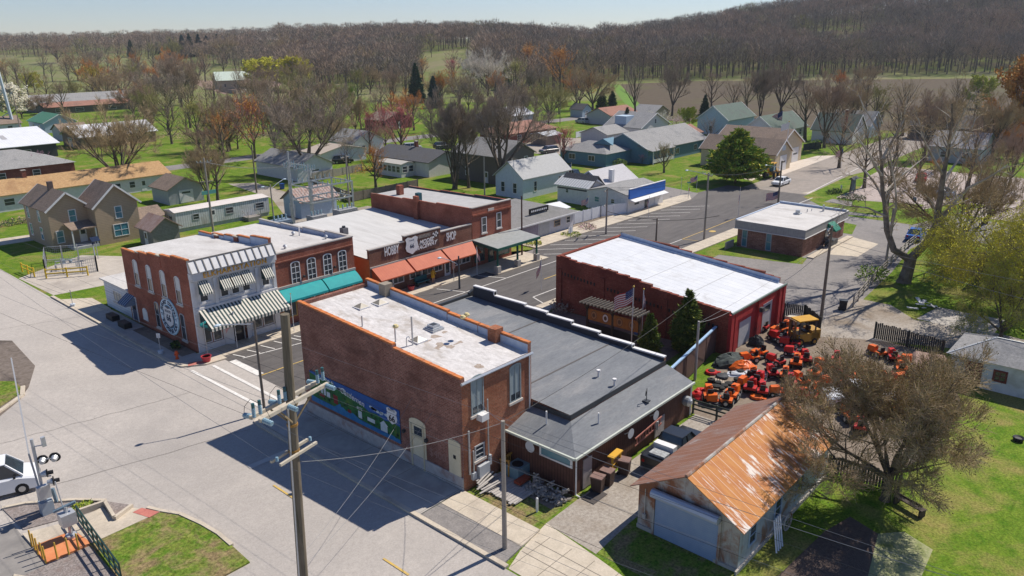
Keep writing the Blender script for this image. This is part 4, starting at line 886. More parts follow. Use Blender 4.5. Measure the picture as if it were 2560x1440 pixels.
mb = MB(); fbox(mb,f0,-bw/2,-bh/2,bw/2,bh/2,-.06,.02); mb.build('board', mat('sign_brown',(.12,.06,.045),(.09,.05,.04),3,rough=.7), s)
mb = MB(); shield(mb, f0, -bw*.38, 0, bh*1.0, .021, .04); o = mb.build('route_shield', WTRIM, s)
text_obj('shield_number', '66', .62, SN, f0(-bw*.38,-.1,.043), (1,0,0), (0,0,1), o, depth=.004, bold=.02)
text_obj('shield_word', 'ROUTE', .2, SN, f0(-bw*.38,bh*.3,.043), (1,0,0), (0,0,1), o, depth=.004)
text_obj('sign_lettering', 'MODEL', .62, WTRIM, f0(.35,.05,.03), (1,0,.06), (0,0,1), s, depth=.008, shear=.35, bold=.02)
text_obj('sign_lettering', 'RACEWAY', .62, WTRIM, f0(.35,-.45,.03), (1,0,.06), (0,0,1), s, depth=.008, shear=.35, bold=.02)
mb = MB(); fbox(mb,f0,-.75,bh*.28,1.0,bh*.48,.02,.035); mb.build('name_plate', mat('plate_tan',(.3,.26,.22),(.12,.1,.09),9,rough=.7), s)
mb = MB()
for i in range(4):
    for j in range(3): mb.poly([f0(bw*.3+.2*i+a, .15+.2*j+b+.05*i, .025) for a, b in ((0,0),(.2,.05),(.2,.25),(0,.2))], (i+j)%2)
mb.build('checkered_flag', [WTRIM, BLK], s)
# ------------------------------------------------------------------ two-storey brick with green porch
BX, BW, BD = 62.45, 6.8, 18.5
t = thing('porch_building', 'two-storey brick building with a grey roof and a green-posted pavement porch', 'building', (BX,61.9,0))
zb = lambda y: lerp(6.85, 6.5, y/BD)
mb = MB(); mb.faces([(0,0,0),(BW,0,0),(BW,BD,0),(0,BD,0),(0,0,zb(0)),(BW,0,zb(0)),(BW,BD,zb(BD)),(0,BD,zb(BD))], [(0,1,5,4),(1,2,6,5),(2,3,7,6),(3,0,4,7)])
mb.box(0,0,6.85,BW,.3,7.15)
S3 = [(0.3,6,7.15,7.1),(6.05,12.2,6.98,6.92),(12.25,18.5,6.8,6.75)]
for x0, x1 in ((0,.25),(BW-.25,BW)):
    for y0,y1,a,b in S3: mb.faces([(x0,y0,zb(y0)),(x1,y0,zb(y0)),(x1,y1,zb(y1)),(x0,y1,zb(y1)),(x0,y0,a),(x1,y0,a),(x1,y1,b),(x0,y1,b)], [(4,5,6,7),(0,1,5,4),(1,2,6,5),(2,3,7,6),(3,0,4,7)])
fr = Face((0,0,0),(1,0,0),(0,-1,0)); fbox(mb,fr,.05,6.2,BW-.05,6.4,0,.12)
mb.build('wall', BR_E, t)
mb = MB(); mb.poly([(.25,.3,zb(0)+.004),(BW-.25,.3,zb(0)+.004),(BW-.25,BD,zb(BD)+.004),(.25,BD,zb(BD)+.004)]); mb.build('roof', mat('grey_membrane',(.36,.35,.34),(.42,.41,.4),1,rough=.9), t)
mb = MB(); mb.box(-.04,-.06,7.15,BW+.04,.36,7.25); mb.build('coping', TANC, t)
mb = MB()
for y0,y1,a,b in S3: mb.poly([(BW-.256,y0,zb(y0)),(BW-.256,y1,zb(y1)),(BW-.256,y1,b-.02),(BW-.256,y0,a-.02)])
mb.build('parapet_lining', MT['lining_dark'], t)
for px, py in ((1210,562),(1247,550)):
    x, z = oy(61.9,px,py); window(fr, x-BX, z-.95, .85, 1.9, t, WTRIM, GLASS, 0, (1,2), SILL)
x, z = oy(61.9,1227,524); mb = MB(); fbox(mb,fr,x-BX-.5,z-.2,x-BX+.5,z+.2,0,.05); mb.build('date_stone', SILL, t)
mb = MB(); mb.box(-.42,9,0,-.002,9.7,7.5); mb.build('chimney', BR_E, t); mb = MB(); mb.box(.4,9.6,6.6,1.0,10.2,7.7); mb.build('roof_vent', mat('vent_teal',(.02,.08,.1),rough=.5), t)
mb = MB(); mb.box(2.0,15.0,6.5,2.7,15.7,7.8); mb.build('chimney', BR_E, t)['label'] = 'red chimney at the rear of the roof'
mb = MB(); mb.faces([(-.1,-4.1,3.0),(BW+.6,-4.1,3.0),(BW+.6,-.02,3.35),(-.1,-.02,3.35),(-.1,-4.1,3.12),(BW+.6,-4.1,3.12),(BW+.6,-.02,3.47),(-.1,-.02,3.47)],[(3,2,1,0),(4,5,6,7),(0,1,5,4),(1,2,6,5),(2,3,7,6),(3,0,4,7)]); o = mb.build('porch_roof', mat('porch_grey',(.25,.26,.25),(.3,.31,.3),2,rough=.8), t)
mb = MB(); mb.bar((-.12,-4.12,2.95),(BW+.62,-4.12,2.95),.1,.3); mb.bar((-.12,-4.12,2.95),(-.12,-.05,3.2),.1,.3); mb.bar((BW+.62,-4.12,2.95),(BW+.62,-.05,3.2),.1,.3); mb.build('fascia', GREENP, o)
for x in (.15,3.6,BW+.3):
    mb = MB(); mb.box(x-.09,-3.9,.95,x+.09,-3.72,2.85); o = mb.build('porch_post', GREENP, t); mb = MB(); mb.box(x-.28,-4.1,.0,x+.28,-3.54,.95); mb.build('pier', CONCG, o)
mb = MB(); mb.box(-.2,-4.2,.02,BW+2.2,-.05,.16); mb.build('porch_floor', CONC, t)
for u, w_ in ((1.1,1.7),(5.3,2.2)): window(fr, u, .6, w_, 2.0, t, GREENP, GLASS, 0, (1,1), None)
door(fr, 3.1, .16, 1.0, 2.2, t, mat('green_door',(.03,.08,.06),rough=.5), (.2,.9), True)
# ------------------------------------------------------------------ red brick warehouse
RX, RY, RW, RD = 57.6, 27.1, 11.0, 18.5
t = thing('brick_warehouse', 'dark red brick warehouse with a ragged wall top and white corrugated roof', 'building', (RX,RY,0))
zw = lambda y: lerp(3.75, 5.35, y/RD)
R = random.Random(11)
top = []
y = 0.0
prof = [(0,3.95),(.4,3.6),(2.2,3.95),(5.2,4.2),(5.6,3.9),(6.6,4.25),(7.4,4.6),(9,4.85),(12,5.15),(14,5.25),(16,5.35),(17,5.45),(18.5,5.6)]
while y < RD:
    z = max(pw(y, prof)+R.choice((0,0,.08,-.08)), zw(min(RD,y+.9))+.03); y2 = min(RD, y+R.uniform(.35,.9)); top += [(y,z),(y2-.001,z+.01)]; y = y2
mb = MB(); fx = Face((0,0,0),(0,1,0),(-1,0,0))
fpoly(mb, fx, [(0,0),(RD,0)]+top[::-1], -.35, 0)
mb.box(.35,0,0,RW,.35,zw(0)-.05); mb.box(.35,RD-.35,0,RW,RD,zw(RD)+.15)
top = []; y = 0.0
while y < RD:
    z = zw(y)+.5+R.choice((0,.1,-.1,.2)); y2 = min(RD, y+R.uniform(.8,2.4)); top += [(y,z),(y2-.001,z+.02)]; y = y2
fpoly(mb, Face((RW,0,0),(0,1,0),(1,0,0)), [(.35,0),(RD-.35,0)]+[(min(max(a,.35),RD-.35),b) for a,b in top[::-1]], -.3, 0)
for u in (RD-.5,RD-5.6,6.1): fbox(mb, fx, u-.25, 0, u+.25, 4.3 if u > 9 else 3.7, 0, .12)
mb.build('wall', BR_R, t)
mb = MB(); mb.poly([(.35,-.15,zw(0)+.004),(RW-.3,-.15,zw(0)+.004),(RW-.3,RD-.35,zw(RD)+.004),(.35,RD-.35,zw(RD)+.004)]); mb.build('roof', CORR, t)
mb = MB(); mb.poly([(RW-.31,.3,zw(0)),(RW-.31,RD-.4,zw(RD)),(RW-.31,RD-.4,zw(RD)+.5),(RW-.31,.3,zw(0)+.5)]); mb.bar((RW-.42,.3,zw(0)+.06),(RW-.42,RD-.4,zw(RD)+.06),.3,.2); mb.build('parapet_flashing', BLUW, t)
mb = MB()
for y in (4.6,9.2,13.8): mb.box(.36,y-.04,zw(y)-.02,RW-.4,y+.04,zw(y)+.03)
mb.build('roof_seam', mat('seam_grey',(.4,.4,.4),rough=.8), t)
mb = MB(); R2 = random.Random(5)
for k in range(44):
    u = .9+k*.39
    if u > RD-.6 or abs(u-(RD-5.6)) < .5: continue
    z = lerp(2.1,3.75,u/RD)+R2.uniform(-.02,.02); fbox(mb,fx,u,z,u+.16,z+.3,0,.03)
mb.build('joist_pockets', BLK, t)
fr = Face((0,0,0),(1,0,0),(0,-1,0))
mb = MB(); fbox(mb,fr,0,0,RW,zw(0)-.1,0,.03)
for u in (0,.7,5.2,9.6,RW-.5): fbox(mb,fr,u,0,u+.5,zw(0)-.15,.03,.3)
mb.build('rear_wall', REDP, t)
mb = MB(); mb.bar((0,-.3,zw(0)),(RW,-.3,zw(0)),.14,.14); mb.build('gutter', mat('gutter_green',(.16,.2,.17),rough=.5), t)
DGR = mat('grey_door',(.40,.41,.42),(.46,.46,.46),3,rough=.7)
for u, w_, h_ in ((3.2,2.2,2.3),(7.7,1.9,2.7)): door(fr, u, .05, w_, h_, t, DGR, (.7,.9) if u > 5 else None, False, 'loading_door')
mb = MB(); fbox(mb,fr,5.35,2.5,5.75,2.9,.3,.6); mb.build('wall_lamp', DKM, t)
# ------------------------------------------------------------------ single-storey bank-like block across the lane
KX, KY, KW, KD = 91.2, 34.0, 14.6, 9.1
t = thing('flat_brick_block', 'low mottled brick block with grey metal fascia, white flat roof and tall glass panels', 'building', (KX,KY,0))
mb = MB(); mb.box(.3,.3,0,KW-.3,KD-.3,2.6); mb.build('wall', BR_K, t)
GF = mat('grey_fascia',(.30,.29,.285),(.36,.35,.34),2,rough=.6,lines=('u',.3,.3,.08))
mb = MB(); mb.box(0,0,2.42,KW,KD,3.4); mb.build('fascia', GF, t)
mb = MB(); mb.box(-.04,-.04,3.402,KW+.04,KD+.04,3.47); mb.build('roof', WROOF2, t)
mb = MB(); mb.box(-.06,-.06,2.36,KW+.06,KD+.06,2.44); mb.build('fascia_trim', WTRIM, t)
mb = MB(); mb.box(KW-1.2,-.03,3.47,KW-.9,KD,3.75); mb.bar((0,KD-.1,3.52),(KW,KD-.1,3.52),.2,.12); mb.build('parapet_kerb', BLUW, t)
fx = Face((.3,0,0),(0,1,0),(-1,0,0)); fr = Face((0,.3,0),(1,0,0),(0,-1,0))
for px in (1861,1922):
    y, z = ox(KX+.3,px,600); window(fx, y-KY, .1, .75, 2.25, t, GTRIM, TGLASS, 0, (1,2), None)
x, z = oy(KY,2072,590); u = x-KX
awning(Face((0,.0,0),(1,0,0),(0,-1,0)), u-.9, u+.9, 3.05, 2.2, 1.1, t, mat('green_canvas',(.0,.16,.105),rough=.7), None, 6, .1, curve=1)
window(fr, u, .9, 1.3, 1.1, t, DKM, GLASS, 0, (1,1), None); mb = MB(); mb.box(u-1.2,-.8,0,u+1.2,-.0,.8); mb.build('service_counter', DKM, t)
mb = MB(); mb.box(-2.2,KD-.1,.0,-.1,KD+.1,.9); mb.build('wing_wall', CONCG, t)
mb = MB(); mb.box(.4,-1.1,0,KW-.4,-.3,.16); mb.build('drive_kerb', CONC, t)
for px, py, a, h_ in ((1994,535,.42,.55),(2018,530,.06,.4),(2029,527,.05,.3),(2058,528,.14,.85)):
    p = at(px,py,3.47); mb = MB(); q = (p.x-KX,p.y-KY)
    if a > .3: mb.box(q[0]-a,q[1]-a,3.46,q[0]+a,q[1]+a,3.62); mb.cyl(q,.3,3.62,3.47+h_,10)
    else: mb.cyl(q,a,3.46,3.47+h_,8)
    mb.build('roof_vent', GALV, t)
# ------------------------------------------------------------------ rusty barn
AX, AY, AL, AW = 32.1, 13.55, 11.9, 5.95
t = thing('rusty_barn', 'old corrugated metal barn with a rusty gable roof and a blue roll-up door', 'barn', (AX,AY,0))
def rustmat(name, base, white, wamt, seed, st):
    nt = NT(name); v = coords(nt, st=st, loc=(seed,seed,0)); n1 = noise(nt, v, 1.6, 7, .65, .6); n2 = noise(nt, coords(nt, st=(.8,.25,.8), loc=(seed*2,3,1)), .9, 5, .6, .5); n3 = noise(nt, coords(nt, st=(6,.7,.7)), 1.0, 4, .7)
    c = mix(nt, ramp(nt, n3, .3, .7), base[0], base[1]); c = mix(nt, ramp(nt, n2, .45, .7), c, base[2])
    md = nt.n('ShaderNodeMath', operation='MULTIPLY'); nt.l(n1, md.inputs[0]); nt.l(n2, md.inputs[1]); c = mix(nt, ramp(nt, md.outputs[0], wamt, wamt+.07), c, white)
    sp = nt.n('ShaderNodeSeparateXYZ'); nt.l(coords(nt), sp.inputs[0]); m1 = nt.n('ShaderNodeMath', operation='DIVIDE'); m1.inputs[1].default_value = .66; nt.l(sp.outputs[0], m1.inputs[0]); f = nt.n('ShaderNodeMath', operation='FRACT'); nt.l(m1.outputs[0], f.inputs[0]); g = nt.n('ShaderNodeMath', operation='LESS_THAN'); g.inputs[1].default_value = .07; nt.l(f.outputs[0], g.inputs[0]); gm = nt.n('ShaderNodeMath', operation='MULTIPLY'); gm.inputs[1].default_value = .45; nt.l(g.outputs[0], gm.inputs[0])
    c = mix(nt, gm.outputs[0], c, white); nt.l(c, nt.b.inputs['Base Color']); nt.b.inputs['Roughness'].default_value = .75
    wv = nt.n('ShaderNodeTexWave', i_Scale=14.0, bands_direction='X'); nt.l(coords(nt), wv.inputs['Vector']); bump(nt, wv.outputs['Fac'], .25, .02); return nt.m
RUST1 = rustmat('rust_sheet_sunlit', ((.42,.145,.030),(.50,.225,.055),(.33,.095,.03)), (.66,.60,.54), .285, 3.1, (3.2,.6,.6))  # orange rust, with the sunward slope's brightness put into the colour
RUST2 = rustmat('rust_sheet_shaded', ((.21,.085,.045),(.26,.12,.07),(.25,.17,.14)), (.38,.34,.32), .33, 7.7, (1.5,.8,.8))  # browner rust, with this slope's weaker sun also put into the colour
TIN = mat('weathered_tin',(.33,.37,.42),(.42,.45,.48),2.5,(.27,.15,.09),.55,(.52,.66),.6,metal=.15,lines=('u',.3,.2,.12))
TINR = mat('rusty_tin',(.34,.32,.30),(.42,.40,.36),2,(.24,.10,.05),.6,(.45,.58),.7,lines=('u',.45,.25,.08))
ez, rz = 2.75, 4.45
mb = MB(); mb.faces([(0,0,0),(AL,0,0),(AL,0,ez),(0,0,ez)],[(0,1,2,3)]); mb.faces([(0,AW,0),(AL,AW,0),(AL,AW,ez),(0,AW,ez)],[(0,1,2,3)]); mb.faces([(AL,0,0),(AL,AW,0),(AL,AW,ez),(AL,AW/2,rz),(AL,0,ez)],[(0,1,2,3,4)]); mb.build('wall', TIN, t)
mb = MB(); mb.faces([(0,0,0),(0,AW,0),(0,AW,ez),(0,AW/2,rz),(0,0,ez)],[(0,1,2,3,4)]); mb.build('front_gable', TINR, t)
ov = .38; sl = (rz-ez)/(AW/2)
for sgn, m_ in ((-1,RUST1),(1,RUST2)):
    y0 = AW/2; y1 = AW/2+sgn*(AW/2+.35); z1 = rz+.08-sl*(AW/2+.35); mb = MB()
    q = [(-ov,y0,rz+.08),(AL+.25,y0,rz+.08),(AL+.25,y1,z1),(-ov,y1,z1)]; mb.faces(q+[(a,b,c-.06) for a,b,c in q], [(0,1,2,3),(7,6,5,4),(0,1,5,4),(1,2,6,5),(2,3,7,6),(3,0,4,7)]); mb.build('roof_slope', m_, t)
mb = MB(); mb.tube([(-ov,AW/2,rz+.09),(AL+.25,AW/2,rz+.09)],.1,6); mb.build('ridge_cap', TINR, t)
mb = MB(); mb.box(-.3,-.1,.0,AL+.05,-.002,.22); mb.box(-.1,.0,0,-.002,1.3,.2); mb.box(-.1,4.9,0,-.002,AW,.25); mb.build('footing', CONCG, t)
fx = Face((0,0,0),(0,1,0),(-1,0,0))
mb = MB(); fbox(mb,fx,1.15,.02,4.85,2.5,.03,.08); o = mb.build('roll_up_door', mat('blue_grey_door',(.22,.30,.44),(.25,.33,.46),2,rough=.6,lines=('z',.12,.12,.2)), t)
mb = MB(); mb.tube([(-.3,1.05,2.72),(-.3,4.95,2.72)],.26,10); mb.build('door_drum', mat('drum_grey',(.36,.42,.52),rough=.5,metal=.2), o)
mb = MB(); fbox(mb,fx,1.0,.02,1.13,2.6,.0,.14); fbox(mb,fx,4.87,.02,5.0,2.6,.0,.14); mb.build('door_track', TINR, o)
mb = MB(); mb.tube([(-.06,5.5,2.6),(-.06,5.5,1.0)],.025,5); mb.box(-.14,5.4,.75,-.02,5.6,1.05); mb.build('meter_box', GALV, t)
fs_ = Face((0,0,0),(1,0,0),(0,-1,0))
for u in (1.5,4.6,7.6,10.3): window(fs_, u, .85, .95, 1.25, t, mat('faded_blue',(.3,.38,.5),rough=.8), GLASS, 0, (1,2), None, fw=.12)
# ------------------------------------------------------------------ white block shed, right edge
t = thing('white_block_shed', 'low white painted block shed with grey hip roof and dark red door', 'shed', (64.2,4.6,0))
wx, wy = 5.0, 7.0
mb = MB(); mb.box(0,0,0,wx,wy,2.3); mb.build('wall', mat('white_block',(.56,.58,.60),(.64,.65,.66),2,(.45,.45,.43),.6,rough=.9,bmp=.2), t)
mb = MB(); q = [(-.3,-.3,2.3),(wx+.3,-.3,2.3),(wx+.3,wy+.3,2.3),(-.3,wy+.3,2.3),(wx/2,2.4,3.45),(wx/2,wy-2.4,3.45)]
mb.faces(q,[(0,1,4),(1,2,5,4),(2,3,5),(3,0,4,5),(3,2,1,0)]); mb.build('roof', SLATE, t)
mb = MB(); mb.bar(q[3],q[5],.12,.06); mb.bar(q[5],q[4],.12,.06); mb.bar(q[2],q[5],.12,.06); mb.build('hip_flashing', GALV, t)
fx = Face((0,0,0),(0,1,0),(-1,0,0)); MAR = mat('maroon_paint',(.14,.035,.03),(.18,.05,.04),3,rough=.8)
y, z = ox(64.2,2434,925); door(fx, y-4.6, .05, 1.15, 1.95, t, MAR, None, True)
y, z = ox(64.2,2500,942); window(fx, y-4.6, z-.45, .95, .95, t, MAR, GLASS, 0, (2,2), None, fw=.14)
# ------------------------------------------------------------------ houses
def sid(n, c): return mat(n, c, tuple(x*1.12 for x in c), 2, rough=.8, lines=('z',.22,.35,.16))
WHT = sid('white_clapboard',(.62,.605,.60)); BLUH = sid('slate_blue_siding',(.115,.22,.29)); TAN = sid('tan_siding',(.36,.27,.185)); LBL = sid('light_blue_siding',(.36,.45,.54))
PBL = sid('powder_blue_siding',(.50,.55,.60)); GRYH = sid('charcoal_siding',(.13,.115,.10)); CRM = sid('cream_siding',(.55,.45,.31)); BRH = brick('house_brick',(.2,.06,.045),(.26,.09,.06),(.25,.15,.12),None,2)
PINK = sid('pale_grey_siding',(.46,.45,.46))
BRN = mat('brown_shingle',(.20,.15,.115),(.26,.195,.15),4,(.17,.13,.1),.5,rough=.95,bmp=.3,fine=(5,.25)); DKS = mat('dark_shingle',(.075,.075,.08),(.11,.11,.115),4,(.09,.085,.08),.4,rough=.95,fine=(5,.25)); TANS = mat('golden_shingle',(.36,.215,.10),(.43,.28,.14),3,(.3,.175,.085),.3,rough=.95,fine=(4,.2))
REDS = mat('red_brown_shingle',(.26,.13,.095),(.32,.17,.125),3,(.2,.12,.09),.4,rough=.95); GRS = mat('green_shingle',(.06,.19,.12),(.08,.23,.15),3,rough=.9); DGS = mat('dark_green_shingle',(.085,.12,.10),(.12,.155,.13),3,(.1,.11,.1),.4,rough=.95)
WMET = mat('white_metal_roof',(.68,.69,.70),(.62,.63,.65),.6,rough=.6,lines=('x',.6,.3,.08)); PGR = mat('pale_green_metal',(.48,.56,.47),(.55,.62,.53),1,rough=.6)
STRP = mat('striped_rust_roof',(.42,.36,.34),(.3,.17,.13),3,(.25,.12,.09),.6,rough=.8,lines=('x',.5,.6,.35))
def gable(par, x0, y0, x1, y1, h, rh, ax, wm, rm, ov=.4, trim=None, name='roof', z0=0, hip=False, wallname='wall', th=.12):
    """box of walls with a pitched roof; ax = ridge axis"""
    mb = MB(); xm, ym = (x0+x1)/2, (y0+y1)/2
    b = [(x0,y0,z0),(x1,y0,z0),(x1,y1,z0),(x0,y1,z0)]; tp = [(x,y,h) for x,y,_ in b]
    mb.faces(b+tp, [(0,1,5,4),(1,2,6,5),(2,3,7,6),(3,0,4,7)])
    if not hip:
        if ax == 'x': mb.poly([(x0,y0,h),(x0,y1,h),(x0,ym,h+rh)]); mb.poly([(x1,y0,h),(x1,y1,h),(x1,ym,h+rh)])
        else: mb.poly([(x0,y0,h),(x1,y0,h),(xm,y0,h+rh)]); mb.poly([(x0,y1,h),(x1,y1,h),(xm,y1,h+rh)])
    w = mb.build(wallname, wm, par)
    mb = MB(); hw = (y1-y0)/2 if ax == 'x' else (x1-x0)/2; dz = rh*ov/hw; e = h-dz+.03; tpz = h+rh+.03
    X0,Y0_,X1,Y1 = x0-ov,y0-ov,x1+ov,y1+ov
    if hip:
        ins = hw*.95
        rd = [(x0+ins,ym,tpz),(x1-ins,ym,tpz)] if ax == 'x' else [(xm,y0+ins,tpz),(xm,y1-ins,tpz)]
        q = [(X0,Y0_,e),(X1,Y0_,e),(X1,Y1,e),(X0,Y1,e)]+rd
        f = [(0,1,5,4),(1,2,5),(2,3,4,5),(3,0,4)] if ax == 'x' else [(0,1,4),(1,2,5,4),(2,3,5),(3,0,4,5)]
        mb.faces(q, f+[(3,2,1,0)])
    else:
        if ax == 'x': S_ = [[(X0,ym,tpz),(X1,ym,tpz),(X1,Y0_,e),(X0,Y0_,e)],[(X1,ym,tpz),(X0,ym,tpz),(X0,Y1,e),(X1,Y1,e)]]
        else: S_ = [[(xm,Y0_,tpz),(xm,Y1,tpz),(X0,Y1,e),(X0,Y0_,e)],[(xm,Y1,tpz),(xm,Y0_,tpz),(X1,Y0_,e),(X1,Y1,e)]]
        for q in S_: mb.faces(q+[(a,b_,c+th) for a,b_,c in q], [(3,2,1,0),(4,5,6,7),(0,1,5,4),(1,2,6,5),(2,3,7,6),(3,0,4,7)])
    r = mb.build(name, rm, par)
    if trim and not hip:
        if ax == 'x':
            for x in (X0-.02,X1+.02):
                mb = MB()
                for y in (Y0_,Y1): mb.bar((x,y,e+.02),(x,ym,tpz+.02),.08,.22)
                mb.build('bargeboard', trim, r)
        else:
            for y in (Y0_-.02,Y1+.02):
                mb = MB()
                for x in (X0,X1): mb.bar((x,y,e+.02),(xm,y,tpz+.02),.08,.22)
                mb.build('bargeboard', trim, r)
    return w, r
def faces_of(x0, y0, x1, y1): # W (facing -x), S (facing -y), E, N
    return dict(W=Face((x0,y1,0),(0,-1,0),(-1,0,0)), S=Face((x0,y0,0),(1,0,0),(0,-1,0)), E=Face((x1,y0,0),(0,1,0),(1,0,0)), N=Face((x1,y1,0),(-1,0,0),(0,1,0)))
def house(label, p, w, d, h, rh, ax, wm, rm, wins='', name='house', cat='house', rot=0, hip=False, chim=None, trim=None, group=None, gm=None, ov=.4):
    """wins: space separated 'W1.5,1.0,0.9,1.4' window (face,u,z,w,h); 'dS2.0,0.9,2.1' door"""
    t = thing(name, label, cat, (p[0],p[1],p[2] if len(p) > 2 else 0), rot, group)
    gable(t, 0, 0, w, d, h, rh, ax, wm, rm, hip=hip, trim=trim, ov=ov); F = faces_of(0,0,w,d)
    for q in wins.split():
        if q[0] == 'd': a = [float(v) for v in q[2:].split(',')]; door(F[q[1]], a[0], .1, a[1], a[2], t, WTRIM if len(a) < 4 else DKM, (.5,.9) if a[1] < 1.5 else (.72,.86), a[1] < 1.5, 'door' if a[1] < 1.5 else 'garage_door')
        else: a = [float(v) for v in q[1:].split(',')]; window(F[q[0]], *a, t, WTRIM, gm or GLASS, 0, (1,2), None)
    if chim:
        mb = MB(); x, y, z = chim; mb.box(x-.3,y-.3,h,x+.3,y+.3,z); o = mb.build('chimney', BRH, t); mb = MB(); mb.box(x-.36,y-.36,z,x+.36,y+.36,z+.1); mb.build('cap', CONCG, o)
    return t
# --- far left victorian farmhouse
t = thing('farmhouse', 'two-storey tan farmhouse with a brown cross-gable roof and a small front porch', 'house', (33.4,107.6,0))
gable(t, 0, 2.5, 4.8, 11.5, 5.3, 1.9, 'y', TAN, BRN, trim=WTRIM); gable(t, 4.8, 0, 10.4, 5.2, 5.3, 2.5, 'y', TAN, BRN, trim=WTRIM, wallname='wing_wall', name='wing_roof')
gable(t, 10.4, 1.0, 14.0, 5.0, 2.5, 1.0, 'x', TAN, BRN, wallname='rear_wing_wall', name='rear_wing_roof')
F = faces_of(0,2.5,4.8,11.5); G_ = faces_of(4.8,0,10.4,5.2)
for f, u, z in ((F['W'],1.5,3.2),(F['W'],5.5,3.2),(F['W'],1.6,.8),(F['W'],5.5,.8),(F['S'],1.0,.7),(F['S'],2.9,3.2),(G_['S'],3.0,3.2),(G_['W'],.9,3.2)): window(f,u,z,.95,1.7,t,WTRIM,TGLASS)
window(G_['S'],3.0,.8,2.0,1.7,t,WTRIM,TGLASS,0,(2,2)); door(F['S'],3.8,.4,.9,2.1,t,WTRIM,(.5,.9))
mb = MB(); mb.faces([(1.6,.0,2.55),(4.75,.0,2.55),(4.75,2.45,3.1),(1.6,2.45,3.1),(1.6,.0,2.7),(4.75,.0,2.7),(4.75,2.45,3.25),(1.6,2.45,3.25)],[(3,2,1,0),(4,5,6,7),(0,1,5,4),(1,2,6,5),(2,3,7,6),(3,0,4,7)]); mb.build('porch_roof', BRN, t)
mb = MB(); mb.box(1.6,0,0,4.75,2.45,.35); mb.build('porch_floor', GTRIM, t)
for x in (1.7,4.6): mb = MB(); mb.box(x-.07,.06,.35,x+.07,.2,2.55); mb.build('porch_post', WTRIM, t)
mb = MB(); mb.box(2.0,6.6,6.2,2.6,7.2,8.2); mb.build('chimney', mat('dark_chimney',(.12,.09,.08),rough=.9), t)
house('small brown garden shed with a rusty pitched roof beside the farmhouse', (42.2,100.5,0), 3.6, 4.0, 2.5, 1.3, 'y', mat('grey_boards',(.2,.19,.17),(.26,.25,.23),3,rough=.9,lines=('z',.2,.5,.15)), mat('rusty_tin_roof',(.33,.22,.18),(.4,.29,.25),2,(.28,.15,.1),.8,rough=.8,lines=('y',.5,.3,.1)), 'dW2,0.9,1.9', 'garden_shed', 'shed')
# trailer
t = thing('mobile_home', 'long ribbed white mobile home with a flat roof and steps', 'mobile home', (48.2,106.4,0))
mb = MB(); mb.box(0,0,.55,14.8,3.4,2.9); mb.build('body', mat('ribbed_white',(.52,.54,.55),(.6,.61,.61),2,(.4,.38,.35),.4,rough=.7,lines=('u',.34,.5,.2)), t)
mb = MB(); mb.faces([(-.15,-.1,2.9),(14.9,-.1,2.9),(14.9,3.5,2.9),(-.15,3.5,2.9),(0,1.7,3.2),(14.8,1.7,3.2)],[(0,1,5,4),(2,3,4,5),(3,0,4),(1,2,5)]); mb.build('roof', mat('dusty_roof',(.55,.5,.46),(.62,.57,.53),1,rough=.8), t)
mb = MB(); mb.box(.1,.1,0,14.7,3.3,.55); mb.build('skirting', GTRIM, t)
F = faces_of(0,0,14.8,3.4)
for f,u,z,w_,h_ in ((F['S'],3,1.4,1,.9),(F['S'],8.2,1.4,1.3,1),(F['S'],13.2,1.4,1.5,.9),(F['W'],1.7,1.4,1.6,.9)): window(f,u,z,w_,h_,t,GTRIM,GLASS)
door(F['S'],5.6,.6,.85,1.9,t,WTRIM,(.6,.9))
mb = MB(); mb.box(10.2,-1.6,0,12.4,-.02,.6)
for x in (10.2,12.3): mb.bar((x,-1.6,.6),(x,-.1,1.5),.06,.06); mb.bar((x,-1.6,.6),(x,-1.6,1.5),.06,.06)
mb.build('porch_steps', mat('grey_timber',(.24,.22,.2),rough=.9), t)
house('white utility shed with a striped rusty roof beside the substation', (64.6,100.2,0), 6.5, 4.6, 2.7, 1.5, 'x', LBL, STRP, 'dW2.3,1.6,2.0', 'utility_shed', 'shed')
# long tan-roofed house behind farmhouse
t = house('long low white house with a golden brown roof behind the farmhouse', (28,142,0), 36.3, 8.5, 2.7, 1.7, 'x', WHT, TANS, 'S4,0.9,1.2,1.2 S10,0.9,1.6,1.2 S27,0.9,1.1,1.2 S29.5,0.9,1.1,1.2 dS31.5,0.9,2.0 W4,0.9,1.2,1.2', chim=(14,4.2,5.6))
house('small grey garage half hidden behind the long golden-roofed house', (56.5,126,0), 6, 6, 2.6, 1.6, 'y', GTRIM, BRN, 'dS3,2.4,2.1', 'garage', 'garage')
t = house('low brick building with a broad grey hip roof at the left edge', (32,169.5,0), 26, 16, 3.0, 2.6, 'x', BRH, SLATE, 'S3,1,1.4,1.3 S8,1,1.4,1.3 S13,1,1.4,1.3 S19,1,1.4,1.3', 'brick_hall', 'building', hip=True)
t = house('white-roofed metal shed behind the grey hip-roofed brick building', (40,203.5,0), 26.5, 26, 3.2, 2.8, 'x', DKM, WMET, 'dW8,3,2.8 S20,1,2,1.2', 'metal_shed', 'shed', ov=.7)
for x in (11,17): mb = MB(); mb.faces([(x,5,4.47),(x+1.1,5,4.47),(x+1.1,8,5.12),(x,8,5.12)],[(0,1,2,3)]); mb.build('roof_light', mat('roof_light_grey',(.38,.37,.37),rough=.5), t)
house('white-roofed brown house among bare trees behind the metal shed', (75,212,0), 19, 12, 3.0, 2.3, 'x', sid('brown_house',(.24,.17,.12)), WMET, 'dW5,2.6,2.3 S6,1,1.2,1.2 S12,1,1.2,1.2', ov=.6)
